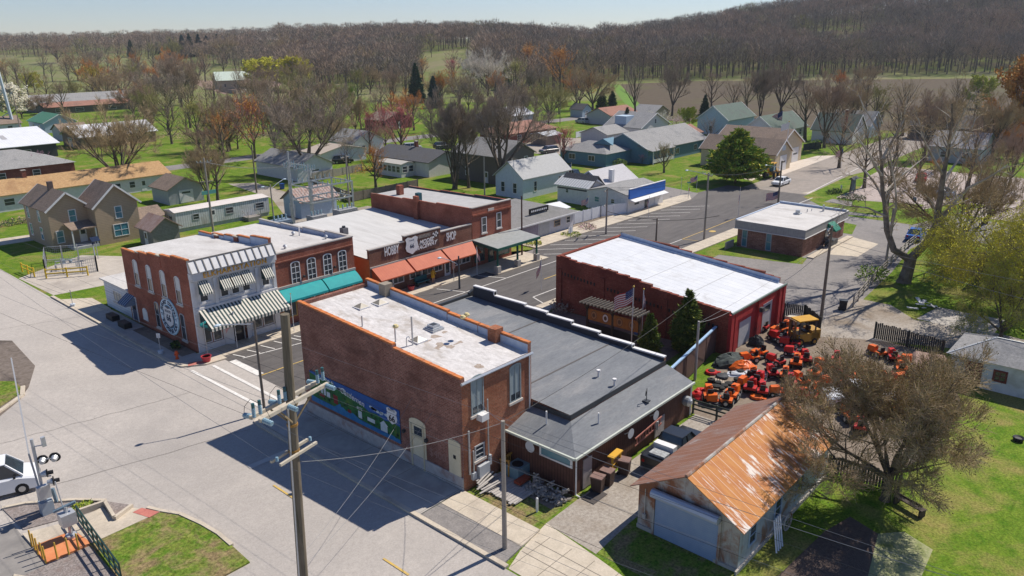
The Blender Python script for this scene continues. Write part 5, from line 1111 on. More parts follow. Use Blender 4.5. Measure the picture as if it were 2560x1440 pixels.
house('blue gabled house with a green roof behind the white metal shed', (82,258,0), 9, 13, 3.0, 2.2, 'y', LBL, GRS, 'S3,1.2,1.2,1.2 S6.5,1.2,1.2,1.2 W4,1,1.2,1.2 W9,1,1.2,1.2', trim=WTRIM)
house('small white house with navy shutters and a brown roof at the left edge', (69,268,0), 10, 8, 2.8, 1.8, 'x', WHT, BRN, 'S7,0.9,1.4,1.3 S3.5,0.9,1.2,1.2')
house('long dark ranch house with grey and rust roof planes behind the green roof', (105,335,0), 38, 12, 3.0, 3.2, 'x', GRYH, SLATE, 'S6,1,3,1.2 S16,1,3,1.2 S30,1,3,1.2', ov=.6)
house('low rust-roofed wing standing before the long dark ranch house', (104,323,0), 32, 8, 2.6, 1.4, 'x', GRYH, REDS, 'S5,.6,3,1.4 S12,.6,3,1.4 S24,.6,3,1.4')
house('grey roofed garage beside the green-roofed blue house', (78,233,0), 7, 7, 2.7, 1.6, 'x', PINK, BRN, 'dS4,4,2.2', 'garage', 'garage')
house('white farmhouse with a pale green metal roof standing in the ploughed field', (at(545,224)), 17, 12, 5.0, 4.0, 'x', sid('buff_siding',(.45,.38,.28)), PGR, 'S4,1.2,1.2,1.6 S9,1.2,1.2,1.6 W5,1.2,1.2,1.6', rot=-.35, ov=.7)
house('white gabled garage with a weathered grey roof before the tall bare tree', (82.5,128,0), 8, 14.5, 2.8, 1.9, 'y', WHT, SLATE, 'dS4,2.6,2.1', 'garage', 'garage', rot=-.0)
house('low white annex behind the weathered grey garage roof', (97,141,0), 12, 7, 2.5, 1.2, 'y', WHT, mat('tan_flat_roof',(.4,.34,.28),rough=.9), 'W3,1,1,1', 'garage_annex', 'garage')
house('grey house with a pale roof left of the red-budded maples', (110,147,0), 9, 9, 3.0, 2.3, 'y', WHT, SLATE, 'S3,1,1.1,1.2 W4,1,1.1,1.2')
t = house('white bungalow with a dark roof and a glazed sun porch', (101.5,112,0), 9.5, 17, 2.9, 1.7, 'y', WHT, DKS, 'W3,1,1,1.3 S7,1,1,1.3', chim=(5,9,5.8))
gable(t, -3.6, 4, -.02, 11, 2.5, .35, 'y', WHT, mat('porch_tan',(.42,.40,.36),rough=.8), wallname='sun_porch_wall', name='sun_porch_roof', ov=.15)
fw_ = faces_of(-3.6,4,-.02,11)
for k in range(5): window(fw_['W'],.9+1.3*k,.9,1.15,1.3,t,WTRIM,GLASS)
for k in range(2): window(fw_['S'],.9+1.6*k,.9,1.3,1.3,t,WTRIM,GLASS)
house('two-storey charcoal house with grey roof behind the tall bare trees', (104,95,0), 9, 13, 5.2, 2.4, 'y', GRYH, SLATE, 'S2.2,.9,1,1.7 S6.6,.9,1,1.7 S2.2,3.3,1,1.4 S6.6,3.3,1,1.4 W4,1,1,1.6 dW9,0.9,2.1')
house('white clapboard house with a pale grey gable roof and narrow windows', (96.8,83.8,0), 12.5, 6.2, 3.6, 2.4, 'x', PBL, mat('pale_shingle',(.36,.36,.35),(.43,.43,.42),4,rough=.95), 'W1.7,.8,.95,1.8 W4.4,.8,.95,1.8 S3.2,.9,.85,1.8 S9.9,.9,.85,1.8')
# teal ranch
t = thing('ranch_house', 'slate blue ranch house with grey hip roof, white porch rails and two wings', 'house', (132.5,84,0))
gable(t, 0, 8, 9, 20, 2.9, 1.7, 'y', BLUH, SLATE, hip=True, wallname='wing_wall', name='wing_roof'); gable(t, 9, 3.5, 34, 16, 3.0, 3.0, 'x', BLUH, SLATE, trim=WTRIM)
mb = MB(); mb.faces([(3,8.4,4.2),(3,13.6,4.2),(3.0,11,5.4),(7,11,5.4)],[(0,1,2),(0,2,3),(1,2,3)]); mb.build('dormer', BLUH, t)
F = faces_of(0,8,9,20); G_ = faces_of(9,3.5,34,16)
for u in (3.2,8.3): window(F['W'],u,1.0,1.7,1.2,t,WTRIM,GLASS,0,(2,1))
for u in (8,12,20): window(G_['S'],u,.9,1.4,1.3,t,WTRIM,GLASS,0,(2,1))
mb = MB(); q=[(8.4,2.2,2.75),(18,2.2,2.75),(18,6,3.7),(8.4,6,3.7)]; mb.faces(q+[(a,b,c+.12) for a,b,c in q],[(3,2,1,0),(4,5,6,7),(0,1,5,4),(1,2,6,5),(2,3,7,6),(3,0,4,7)]); mb.build('porch_roof', SLATE, t)
for x in (9.3,12.2,15,17.7): mb = MB(); mb.box(x-.08,2.4,0,x+.08,2.55,2.75); mb.build('porch_post', WTRIM, t)
mb = MB(); mb.box(9.3,2.42,.3,17.7,2.5,1.0); mb.build('porch_rail', WTRIM, t)
# firehouse
t = thing('fire_garage', 'cream garage building with brown gabled roof and three white overhead doors', 'garage', (147.5,62.5,0))
gable(t, 0, 0, 7.5, 16, 3.6, 2.4, 'y', CRM, BRN, trim=WTRIM); gable(t, 7.5, 2.6, 19.5, 17, 4.0, 3.0, 'y', CRM, BRN, trim=WTRIM, wallname='main_wall', name='main_roof')
F = faces_of(0,0,7.5,16); G_ = faces_of(7.5,2.6,19.5,17)
for f,u,w_ in ((F['S'],3.9,3.2),(G_['S'],3.2,3.4),(G_['S'],8.6,3.4)): door(f,u,.05,w_,3.0,t,WTRIM,(.5,.62),False,'overhead_door')
mb = MB(); fbox(mb,F['S'],3.0,4.0,4.6,5.0,0,.04); mb.build('louvre', PBL, t); window(F['W'],5,1.2,1.0,1.1,t)
# store with blue fascia
t = thing('corner_store', 'white corner store with a bright blue fascia board, sloped grey roof and lean-to gable', 'shop', (98.6,64.2,0))
gable(t, 0, 0, 10.2, 7.8, 2.7, .9, 'x', WHT, SLATE, ov=.15); gable(t, 5.2, 7.8, 14.2, 14.2, 2.6, 2.1, 'x', PINK, mat('light_shingle',(.42,.41,.42),(.48,.47,.48),3,rough=.9), wallname='gable_wall', name='gable_roof', trim=WTRIM)
gable(t, 1.2, 8.2, 5.2, 14, 2.6, 1.8, 'y', PINK, DKS, wallname='rear_wall', name='rear_roof')
F = faces_of(0,0,10.2,7.8)
fS = F['S']; mb = MB(); fbox(mb,fS,-.05,2.3,10.25,3.75,.05,.3); mb.build('fascia_board', mat('bright_blue',(.02,.11,.42),(.03,.14,.48),1,rough=.6), t); mb = MB(); fbox(mb,fS,-.05,3.76,10.25,3.85,.02,.32); mb.build('fascia_trim', WTRIM, t)
awning(fS,.2,10,2.25,1.95,1.1,t,WTRIM,None,1,.05)
window(fS,2.4,1.0,1.5,.9,t,WTRIM,GLASS); door(fS,5.2,.1,.95,2.0,t,DKM,(.3,.9)); door(fS,8.3,.1,1.2,2.0,t,WTRIM,None); window(F['W'],2.0,1.1,1.0,.9,t,WTRIM,TGLASS); window(F['W'],5,1.2,.8,.8,t); door(F['W'],7,.1,.9,2.0,t,WTRIM,None)
mb = MB(); mb.box(7.2,8.0,3.0,7.9,8.7,5.0); mb.build('chimney', WTRIM, t)
mb = MB(); q=[(10.2,8,2.3),(15.2,8,2.3),(15.2,10.5,2.9),(10.2,10.5,2.9)]; mb.faces(q+[(a,b-2.2,c-.4) for a,b,c in q[:2]],[(0,1,2,3),(0,1,5,4)]); mb.build('canopy', WTRIM, t)
house('tall narrow white shed with a striped metal roof beside the blue-fascia store', (99.5,72.6,0), 4.0, 6.0, 2.9, 1.0, 'y', WHT, mat('striped_tin',(.5,.52,.52),(.56,.57,.57),2,rough=.6,lines=('y',.5,.5,.3)), 'W2,1.6,.7,.7', 'garden_shed', 'shed', trim=WTRIM)
# low office with grey roof
t = thing('grey_roof_shop', 'low pale shop with a big dark grey shingle roof carrying a black sign', 'shop', (71.6,65.2,0))
mb = MB(); mb.box(0,0,0,14.6,12,2.35); mb.build('wall', mat('lilac_stucco',(.46,.46,.50),(.52,.52,.55),2,rough=.9), t)
mb = MB(); q=[(-.5,-.6,2.36),(15.4,-.6,2.36),(15.4,12.5,2.36),(-.5,12.5,2.36),(1.2,6.5,4.2),(9.5,6.5,4.2)]; mb.faces(q,[(0,1,5,4),(1,2,5),(2,3,4,5),(3,0,4),(3,2,1,0)]); mb.build('roof', mat('grey_shingle_dark',(.17,.165,.16),(.22,.215,.21),4,(.15,.15,.14),.4,rough=.95), t)
fr = Face((0,0,0),(1,0,0),(0,-1,0)); mb = MB(); fbox(mb,fr,-.5,2.2,15.4,2.4,.55,.63); mb.build('eave_trim', WTRIM, t)
mb = MB(); fbox(mb,fr,3.2,.1,6.8,2.1,0,.05); mb.build('shutter_door', mat('mottled_door',(.3,.27,.33),(.2,.18,.23),6,rough=.7), t); mb = MB(); fbox(mb,fr,7.0,.02,9.2,2.1,0,.03); mb.build('entry_recess', GTRIM, t)
window(fr,10.9,.9,1.4,.9,t,mat('tan_frame',(.4,.3,.2),rough=.7)); window(fr,13.4,.9,1.0,1.0,t); window(fr,1.5,.8,1.4,1.0,t,MT['tan_frame'])
s = thing('black_roof_sign', 'black signboard on the grey shingle roof of the low shop', 'sign', (80.2,66.6,2.95)); f0 = Face((0,0,0),(1,0,0),(0,-1,0)); mb = MB(); fbox(mb,f0,-2.0,.1,2.0,.85,-.1,.1); mb.box(-1.8,-.02,-.3,-1.7,.08,.1); mb.box(1.7,-.02,-.3,1.8,.08,.1); mb.build('board', BLK, s)
mb = MB()
for k in range(9): fbox(mb,f0,-1.7+.38*k,.36,-1.45+.38*k,.6,.1,.112)
mb.build('sign_marks', WTRIM, s)
house('small lean-to roof with white metal sheet on the lawn behind the low shop', (86.5,70.5,0), 5.2, 3.6, 1.3, .5, 'x', WHT, WMET, '', 'lawn_shed', 'shed')
# others up the hill side
house('long red-brown ranch house seen behind the spreading bare trees', (146,131,0), 19, 10, 2.9, 2.0, 'x', BRH, REDS, 'S4,1,1.5,1.2 S9,1,1.5,1.2 S15,1,1.5,1.2 W5,1,1.2,1.2', hip=True)
house('long pale grey house above the red-brown ranch house', (174,160,0), 16, 10, 2.9, 2.2, 'x', PINK, mat('pale_roof',(.42,.43,.46),(.48,.49,.51),2,rough=.9), 'S4,1,1.4,1.2 S10,1,1.4,1.2')
house('small brick house with a white porch among the red-budded trees', (148,182,0), 11, 9, 2.8, 2.0, 'y', BRH, BRN, 'S3,1,1.2,1.2 dS6,0.9,2.0')
t = house('brown-roofed ranch house with a white garage beside the grass lane', (199,137,0), 15, 9, 2.8, 2.0, 'x', PINK, REDS, 'S3,1,1.6,1.2 S6,1,1.6,1.2 dS11.5,4,2.2')
house('cream cottage right of the brown-roofed ranch house', (214,131,0), 9, 8, 2.8, 2.0, 'y', TAN, SLATE, 'S3,1,1.1,1.2 S6,1,1.1,1.2')
house('tiny blue barn-roofed shed above the brown-roofed ranch house', (213,158,0), 5, 5, 2.6, 1.6, 'y', LBL, DKS, 'dS2.5,1.6,2.0', 'blue_shed', 'shed')
t = house('white one-and-a-half storey house with a grey roof and blue dormer', (172,109,0), 14, 11, 3.4, 3.2, 'y', WHT, SLATE, 'S4,1,.9,1.4 S9,1,.9,1.4 S7,4,.8,1.2 W4,1,1,1.3', trim=WTRIM)
mb = MB(); mb.box(.8,5,3.6,4.5,8.5,6.0); mb.build('dormer', LBL, t)
house('grey-roofed carport house with white posts before the white dormer house', (160,111,0), 9, 8, 2.7, 1.5, 'x', PINK, SLATE, 'dS3,2.5,2.1 S6.5,1,1,1.1', 'carport', 'garage')
house('small brown shed by the white picket fence', (151,123,0), 6, 5, 2.4, .6, 'x', BRN, GTRIM, '', 'small_shed', 'shed')
house('beige garage with brown roof behind the dark spruce', (171,96,0), 9, 7, 2.7, 1.6, 'x', PINK, REDS, 'dW3.5,3,2.1', 'garage', 'garage')
t = house('long white house with dark green roof behind the cream garage', (188,80,0), 19, 9, 3.0, 3.4, 'x', WHT, DGS, 'S3,1,.9,1.3 S6,1,.9,1.3 S9,1,.9,1.3 S15,1,1.6,1.4', trim=WTRIM)
house('white gabled house with tall windows right of the green-roofed house', (198,65,0), 9, 10, 3.2, 3.6, 'y', WHT, DGS, 'S3,1,.8,1.4 S6,1,.8,1.4 S4.5,4,.8,1.0 W4,1,.9,1.4', trim=WTRIM, chim=(0,2,8.2))
house('lilac gabled house half hidden by bare trees beyond the main street', (213,66,0), 9, 10, 3.2, 3.2, 'y', LBL, SLATE, 'S3,1,1,1.4 S6,1,1,1.4', trim=WTRIM)
house('tall pale lilac house with a green-grey roof behind the broad pine', (196,97,0), 16, 9, 4.2, 3.4, 'x', LBL, DGS, 'S3,1,1,1.4 S8,1,1,1.4 W4,1,1,1.4', trim=WTRIM)
house('long grey outbuilding beyond the blue ranch house', (167,83,0), 18, 7, 2.4, 1.0, 'x', WHT, SLATE, 'S5,1,1,1', 'outbuilding', 'shed')
house('dark-walled long building at the right edge below the green lawn', (218,22,0), 10, 36, 3.4, 2.6, 'y', GRYH, DKS, 'W5,1,1.4,1.3 W14,1,1.4,1.3 W25,1,1.4,1.3', 'dark_hall', 'building')
house('grey stuccoed house hidden by the white-barked sycamore limbs', (182,34,0), 12, 10, 3.2, 2.6, 'y', GTRIM, mat('stone_grey_roof',(.2,.2,.21),(.25,.25,.26),3,rough=.9), 'W3,1,1.1,1.3 W7,1,1.1,1.3')
house('dark-roofed house behind the yellow-green tree at the right edge', (92.5,5.5,0), 12, 10, 3.0, 2.2, 'x', GRYH, DKS, 'W3,1,1.1,1.2 W7,1,1.1,1.2', trim=WTRIM, hip=False)
house('hilltop house with a tan roof above the far lawn', at(1035,106), 16, 10, 4, 3, 'x', mat('hill_wall',(.25,.18,.13),rough=.9), mat('hill_roof',(.42,.3,.24),rough=.9), 'S4,1,1.6,1.4 S10,1,1.6,1.4', rot=-.6)
house('second hilltop house, blue-grey, among trees right of the far lawn', at(1215,96), 18, 10, 4, 3, 'x', mat('hill_wall2',(.3,.32,.36),rough=.9), SLATE, 'S4,1,1.6,1.4', rot=-.6)
# ------------------------------------------------------------------ trees
def bark(n, c, c2, s=3): return mat(n, c, c2, s, rough=.95, bmp=.3, spec=.1)
BARK = bark('dark_bark',(.085,.07,.055),(.14,.115,.09)); BARKG = bark('grey_bark',(.16,.14,.12),(.23,.2,.175)); BARKW = bark('white_bark',(.52,.47,.40),(.30,.25,.20),1.2)
TW = {k: mat('twig_'+k, tuple(x*1.25 for x in c), tuple(min(.7,x*1.75) for x in c), .6, rough=1, spec=.05) for k, c in dict(grey=(.20,.16,.125), tan=(.25,.19,.115), mauve=(.225,.165,.12), pink=(.30,.115,.115), orange=(.36,.165,.05), gold=(.40,.30,.05), olive=(.21,.19,.08), white=(.40,.36,.31), green=(.13,.2,.035), rose=(.36,.2,.24), cream=(.5,.45,.3)).items()}
LEAF = {k: mat('bud_'+k, c, c2, .9, rough=.9, spec=.1) for k, (c, c2) in dict(green=((.14,.22,.03),(.24,.30,.05)), gold=((.50,.47,.04),(.60,.56,.08)), lime=((.30,.34,.04),(.42,.42,.07)), orange=((.42,.19,.04),(.5,.26,.07)), pink=((.42,.13,.12),(.5,.2,.18)), rose=((.45,.25,.33),(.55,.36,.42)), cream=((.6,.55,.42),(.68,.64,.52)), brown=((.17,.135,.05),(.23,.20,.06)), olive=((.25,.235,.06),(.31,.29,.09))).items()}
class TB(MB):
    def seg(s, pts, rs, n=3):
        b = len(s.v); k = len(pts); rf = None
        for i in range(k):
            d = pts[min(i+1,k-1)]-pts[max(i-1,0)]
            u = d.cross(Vector((.31,.17,.93))); u.normalize(); v = d.cross(u); v.normalize()
            if rs[i] < 1e-4: s.v.append(tuple(pts[i])); continue
            for j in range(n):
                a = 2*PI*j/n; q = pts[i]+u*(math.cos(a)*rs[i])+v*(math.sin(a)*rs[i]); s.v.append((q.x,q.y,q.z))
        o = b
        for i in range(k-1):
            last = rs[i+1] < 1e-4
            for j in range(n):
                if last: s.f.append((o+j,o+(j+1)%n,o+n))
                else: s.f.append((o+j,o+(j+1)%n,o+n+(j+1)%n,o+n+j))
                s.m.append(0)
            o += n
def rv(R, d, ang, az=None):
    d = d.normalized(); u = d.orthogonal().normalized(); v = d.cross(u); a = R.uniform(0,2*PI) if az is None else az
    return (d*math.cos(ang)+(u*math.cos(a)+v*math.sin(a))*math.sin(ang)).normalized()
def tree_mesh(seed, H=16, r0=.38, fork=.22, nl=6, ang=(.35,.75), lratio=.62, kids_=(6,6,6), up=.25, twig=.022, flecks=0, fsz=.12, shape='oval', trunkn=1, wig=.16, droop=0, tl=.9):
    """returns (trunk mesh, crown mesh); limbs are traced as branching, tapering tubes"""
    R = random.Random(seed); T = TB(); Cc = TB()
    def poly(p, d, L, r, r1, n=4, w=wig, upw=up):
        pts = [p.copy()]; q = p.copy(); dd = d.normalized()
        for i in range(n):
            dd = (dd+Vector((R.uniform(-w,w),R.uniform(-w,w),R.uniform(-w*.6,w*.6)+upw*.25))).normalized(); q = q+dd*(L/n); pts.append(q.copy())
        return pts, [lerp(r,r1,i/n) for i in range(n+1)]
    tips = []
    def grow(p, d, L, r, lev):
        nseg = 4 if lev < 2 else 3
        last = lev >= len(kids_)
        if last:
            pts = [p, p+d*L*.55+Vector((0,0,up*.1)), p+d*L+Vector((R.uniform(-.1,.1),R.uniform(-.1,.1),up*.35-droop))]
            Cc.seg(pts, [r, r*.7, 0], 3); tips.append((pts[1],pts[2])); return
        pts, rs = poly(p, d, L, r, r*.35, nseg, wig if lev < 2 else wig*1.3)
        (T if lev < 2 else Cc).seg(pts, rs, 6 if lev == 0 else (5 if lev == 1 else 3))
        k = kids_[lev]
        for i in range(k):
            t = lerp(.28 if lev else .35, 1.0, (i+R.uniform(.1,.9))/k) if i < k-1 else 1.0
            x = t*nseg; a = min(int(x), nseg-1); pp = pts[a].lerp(pts[a+1], x-a); dd = (pts[a+1]-pts[a]).normalized()
            nd = rv(R, dd, R.uniform(.35,.95) if t < .98 else R.uniform(0,.3))
            if lev >= 1: nd = (nd+Vector((0,0,up*.45-droop*.5))).normalized()
            nL = L*R.uniform(.42,.62)*(1.15-.45*t)
            if lev == len(kids_)-1: nL = tl*R.uniform(.6,1.3)
            grow(pp, nd, nL, max(twig, rs[a]*R.uniform(.4,.6)) if lev < len(kids_)-1 else twig, lev+1)
    fh = H*fork
    for tk in range(trunkn):
        base = Vector((0,0,0)) if trunkn == 1 else Vector((R.uniform(-.3,.3),R.uniform(-.3,.3),0))
        lean = Vector((R.uniform(-.06,.06),R.uniform(-.06,.06),1)) if trunkn == 1 else rv(R, Vector((0,0,1)), R.uniform(.12,.3), 2*PI*tk/trunkn)
        pts = [base-Vector((0,0,.15)), base+lean*fh*.12, base+lean*fh*.6, base+lean*fh]; T.seg(pts, [r0*1.5,r0*1.08,r0*.95,r0*.85], 8)
        p0 = pts[-1]
        if shape in ('oval','cone'):
            top = p0+lean.normalized()*(H-fh)*.78; mid = [p0.lerp(top,k/5)+Vector((R.uniform(-.25,.25),R.uniform(-.25,.25),0))*(k>0) for k in range(6)]
            T.seg(mid, [lerp(r0*.85,r0*.1,k/5) for k in range(6)], 6)
            for i in range(nl*2):
                t = (i+R.random())/(nl*2); pp = p0.lerp(top, t*.97); Lr = (H-fh)*lratio*(math.sin(PI*lerp(.3,.93,t)) if shape == 'oval' else (1.05-t)*.9)*R.uniform(.75,1.1)
                grow(pp, rv(R, Vector((0,0,1)), lerp(ang[1],ang[0],t)*R.uniform(.85,1.15), 2.4*i+R.uniform(-.5,.5)), max(.8,Lr), r0*lerp(.45,.16,t), 1 if len(kids_) > 2 else 0)
        else:       # vase: several big upright limbs from the fork
            for i in range(nl):
                grow(p0, rv(R, Vector((0,0,1)), R.uniform(*ang), 2*PI*i/nl+R.uniform(-.4,.4)), (H-fh)*R.uniform(.62,.8), r0*R.uniform(.42,.6), 0)
    if flecks:
        for a, b in tips:
            for k in range(flecks):
                c = a.lerp(b, R.uniform(.1,1.05))+Vector((R.uniform(-.14,.14),R.uniform(-.14,.14),R.uniform(-.12,.12)))*(fsz/.12); s_ = fsz*R.uniform(.6,1.25)
                u = Vector((R.uniform(-1,1),R.uniform(-1,1),R.uniform(-1,1))).normalized(); v = u.orthogonal().normalized()*s_; u = u*s_*1.2
                n = len(Cc.v); Cc.v += [tuple(c-u*.5),tuple(c+v*.5),tuple(c+u*.5),tuple(c-v*.5)]; Cc.f.append((n,n+1,n+2,n+3)); Cc.m.append(1)
    # scale to the exact height
    zt = max(v[2] for v in Cc.v); k = H/zt
    for M_ in (T, Cc): M_.v = [(x*k,y*k,z*k) for x,y,z in M_.v]
    out = []
    for M_, nm in ((T,'trunk'),(Cc,'crown')):
        me = bpy.data.meshes.new(nm); me.from_pydata(M_.v, [], M_.f); me.materials.append(None); me.materials.append(None)
        me.polygons.foreach_set('material_index', M_.m); me.update(); out.append(me)
    return out[0], out[1], H
TV = {}
TDEF = dict(
 oval0=dict(seed=1,H=14,nl=7,kids_=(5,6,7)), oval1=dict(seed=2,H=14,nl=8,kids_=(5,6,7),ang=(.3,.95)), oval2=dict(seed=3,H=12,nl=8,kids_=(5,6,6),ang=(.4,1.1),fork=.16,lratio=.7),
 vase0=dict(seed=4,H=20,r0=.5,fork=.16,nl=7,kids_=(7,6,6,5),ang=(.18,.62),shape='vase',up=.35,twig=.024), vase1=dict(seed=5,H=20,r0=.55,fork=.2,nl=6,kids_=(7,7,6,5),ang=(.15,.55),shape='vase',up=.3,twig=.024), vase2=dict(seed=6,H=18,r0=.5,fork=.13,nl=8,kids_=(7,6,6,5),ang=(.25,.8),shape='vase',up=.2,twig=.024),
 bud0=dict(seed=7,H=10,nl=8,kids_=(5,6,6),flecks=2,fsz=.16,fork=.16,ang=(.25,.85)), bud1=dict(seed=8,H=13,nl=8,kids_=(5,6,6),flecks=3,fsz=.2,ang=(.3,1.0),fork=.14), bud2=dict(seed=9,H=7,r0=.2,nl=8,kids_=(4,5,6),flecks=3,fsz=.14,fork=.12,ang=(.4,1.15),lratio=.8,tl=.6),
 leafy0=dict(seed=10,H=11,nl=10,kids_=(5,6,6),flecks=12,fsz=.42,fork=.12,ang=(.35,1.15),lratio=.75), small0=dict(seed=11,H=6,r0=.14,nl=7,kids_=(4,5,6),fork=.2,tl=.6,twig=.014,ang=(.3,.9)),
 multi0=dict(seed=12,H=16,r0=.3,fork=.2,nl=4,kids_=(6,6,6,5),ang=(.12,.5),shape='vase',trunkn=3,up=.3,twig=.024))
def tkind(k):
    if k not in TV: TV[k] = tree_mesh(**TDEF[k])
    return TV[k]
TREE_N = [0]
def tree(label, p, h, kind, tw, leaf=None, bk=None, name='bare_tree', cat='tree', group=None, rot=None, wide=1):
    TREE_N[0] += 1; R = random.Random(TREE_N[0]*31)
    tm, cm, H = tkind(kind); t = thing(name, label, cat, p, R.uniform(0,6.28) if rot is None else rot, group); s = h/H; t.scale = (s*wide,s*wide,s)
    for nm, me, ms in (('trunk',tm,(bk or BARK,bk or BARK)),('crown',cm,(TW[tw],LEAF[leaf or 'olive']))):
        o = bpy.data.objects.new(nm, me); COL.objects.link(o); o.parent = t
        for i, m_ in enumerate(ms): o.material_slots[i].link = 'OBJECT'; o.material_slots[i].material = m_
    return t
def tpx(label, px, py, ptop, kind, tw, leaf=None, bk=None, name='bare_tree', group=None, wide=1, cat='tree', d=None):
    b = at(px, py); return tree(label, b, htop(b, ptop), kind, tw, leaf, bk, name, cat, group, None, wide)
# near and middle trees, each by the foot of its trunk
tpx('tall wide-spreading bare tree with dark trunk behind the substation', 772,440,178,'vase2','grey')
tpx('tall bare tree with several upright dark limbs rising behind the porch building', 1135,472,205,'multi0','grey')
tpx('tall bare forked tree beside the white clapboard house with pale gable roof', 1252,485,170,'vase1','grey')
tpx('slim dark bare tree standing close to the charcoal house wall', 1172,470,300,'oval0','grey')
tpx('broad spreading bare tree behind the tan farmhouse', 305,468,225,'vase2','tan')
tpx('bare forked tree behind the ribbed mobile home', 522,515,330,'vase0','tan', wide=.9)
tpx('second bare tree behind the mobile home with leaning limbs', 545,505,345,'oval1','tan')
tpx('pink-flowering small tree before the grey hip-roofed brick building', 108,440,372,'bud2','rose','rose',name='flowering_tree')
tpx('pink-flowering small tree behind the farmhouse roof', 288,480,420,'bud2','rose','rose',name='flowering_tree')
tpx('small bare tree with orange buds behind the wooden garden fence', 940,470,352,'bud0','orange','orange',name='budding_tree')
tpx('leftmost tall red-budded maple on the lawn before the back street', 925,385,262,'bud1','pink','pink',name='budding_tree',wide=.8)
tpx('second red-budded maple beside the stop sign', 1003,395,245,'bud0','pink','pink',name='budding_tree',wide=.9)
tpx('third red-budded maple behind the first two', 965,368,250,'bud1','pink','pink',name='budding_tree',wide=.75)
tpx('small red-budded tree at the edge of the gravel lot', 1408,408,308,'bud0','pink','pink',name='budding_tree')
tpx('rust-budded tree left of the tall spreading tree', 640,405,225,'bud1','pink','orange',name='budding_tree',wide=.85)
tpx('rounded bare tan tree on the lawn of the blue ranch house', 1660,432,352,'bud0','tan','olive',wide=1.1)
tpx('small pink-blossom shrub tree by the ranch house porch', 1605,410,382,'bud2','rose','rose',name='flowering_tree')
tpx('tall straight bare tree at the end of the grass lane', 1588,312,130,'oval0','grey',wide=.8)
tpx('round-crowned bare tree above the brown-roofed ranch house', 1482,275,140,'vase2','tan')
tpx('bare tree left of the grass lane with a wide fan of limbs', 1340,265,150,'vase0','grey')
tpx('orange-tinged big tree behind the tiny blue barn shed', 1402,232,105,'bud1','orange','orange',name='budding_tree',wide=1.1)
tpx('bare tall tree at the near edge of the brown field, first from the lane', 1680,290,135,'vase1','grey',wide=.8)
tpx('bare tree at the brown field with a thick low fork, second from the lane', 1778,285,165,'oval1','mauve')
tpx('slender bare twin-stem tree behind the long white green-roofed house', 1900,300,150,'multi0','grey',wide=.8)
tpx('great bare elm-like tree fanning out above the long white house', 1950,295,135,'vase1','grey')
tpx('bare tree with fine mauve twigs beside the brick chimney stack', 2012,352,170,'oval0','mauve',wide=1.1)
tpx('bare fine-twigged tree overhanging the main street end', 2060,370,160,'vase0','mauve')
tpx('small bare tree before the green-roofed houses near the pine', 1772,375,280,'oval2','grey')
tpx('cream-blossomed tree behind the dark spruce', 1650,335,272,'bud2','cream','cream',name='flowering_tree',wide=1.3)
tpx('second cream-blossomed tree with pink tint near the ranch roof', 1690,340,285,'bud2','rose','cream',name='flowering_tree')
tpx('light green leafing tree behind the blue ranch house', 1722,320,265,'leafy0','green','lime',name='leafing_tree')
tpx('orange-leaved tree at the right edge above the green lawn', 2540,360,135,'leafy0','orange','orange',name='budding_tree',wide=.8)
tpx('olive-budded tree in the park beyond the parking area', 2180,330,200,'bud1','olive','olive',name='budding_tree')
tpx('pale green leafing tree at the far edge of the brown field', 2440,270,185,'leafy0','olive','lime',name='leafing_tree')
tpx('bare tree in the park beside the parking area, dark stem', 2215,525,310,'oval0','mauve')
tpx('bare dark tree behind the parking area near the stone-grey house', 2310,400,215,'vase0','mauve')
tpx('second bare dark tree near the stone-grey house', 2360,425,250,'oval1','tan')
tpx('bare tree behind the dark hall roof', 2480,400,220,'vase0','tan')
tpx('small rust-leaved tree behind the parking area', 2335,440,390,'bud2','orange','orange',name='budding_tree')
tpx('bare tree between the parking area and right edge with dark limbs', 2385,660,330,'vase2','tan')
tpx('bare tree beside the two house drive near the end of the main street', 2160,470,300,'oval1','tan')
tpx('golden round tree above the green-roofed farmhouse in the field', 660,222,140,'leafy0','gold','gold',name='leafing_tree',wide=1.3)
tpx('second golden round tree right of the first golden one', 740,225,138,'leafy0','gold','gold',name='leafing_tree',wide=1.2)
tpx('golden shrub tree at the left edge meadow', 88,232,178,'leafy0','gold','gold',name='leafing_tree',wide=1.0)
tpx('yellow-tinged broad tree behind the long dark ranch house', 235,255,155,'bud1','gold','olive',name='budding_tree',wide=1.4)
tpx('pale cream-blossom tree at the left edge beside the steel mast', 28,300,205,'leafy0','cream','cream',name='flowering_tree',wide=1.1)
tpx('bare tree behind the green-roofed blue house', 160,290,190,'oval0','mauve')
tpx('big fine-twigged bare tree standing before the white-roofed brown house', 365,310,195,'vase0','mauve')
tpx('bare tree just left of the ploughed field with a double crown', 455,270,120,'vase0','mauve')
tpx('second bare tree left of the ploughed field', 420,285,150,'vase2','grey')
tpx('grove tree with reddish haze right of the ploughed field', 700,330,190,'oval1','mauve')
tpx('bare dense tree in the thicket behind the back street', 575,375,210,'vase2','mauve')
tpx('bare olive tree in the thicket behind the back street', 500,380,235,'bud1','olive','olive')
tpx('low bare thorn tree left of the thicket', 430,360,240,'oval2','mauve')
tpx('mauve bare tree behind the weathered grey garage roof', 690,385,215,'vase0','mauve')
tpx('bare tree with brown haze behind the tall spreading tree', 845,350,205,'oval1','tan')
tpx('green-tinted tree right behind the tall spreading tree', 880,300,205,'bud1','green','green',name='budding_tree')
tpx('thin young bare tree on the lawn beside the silver car', 1045,388,330,'small0','grey')
tpx('small bare dark tree by the red car', 870,425,335,'small0','grey',wide=1.2)
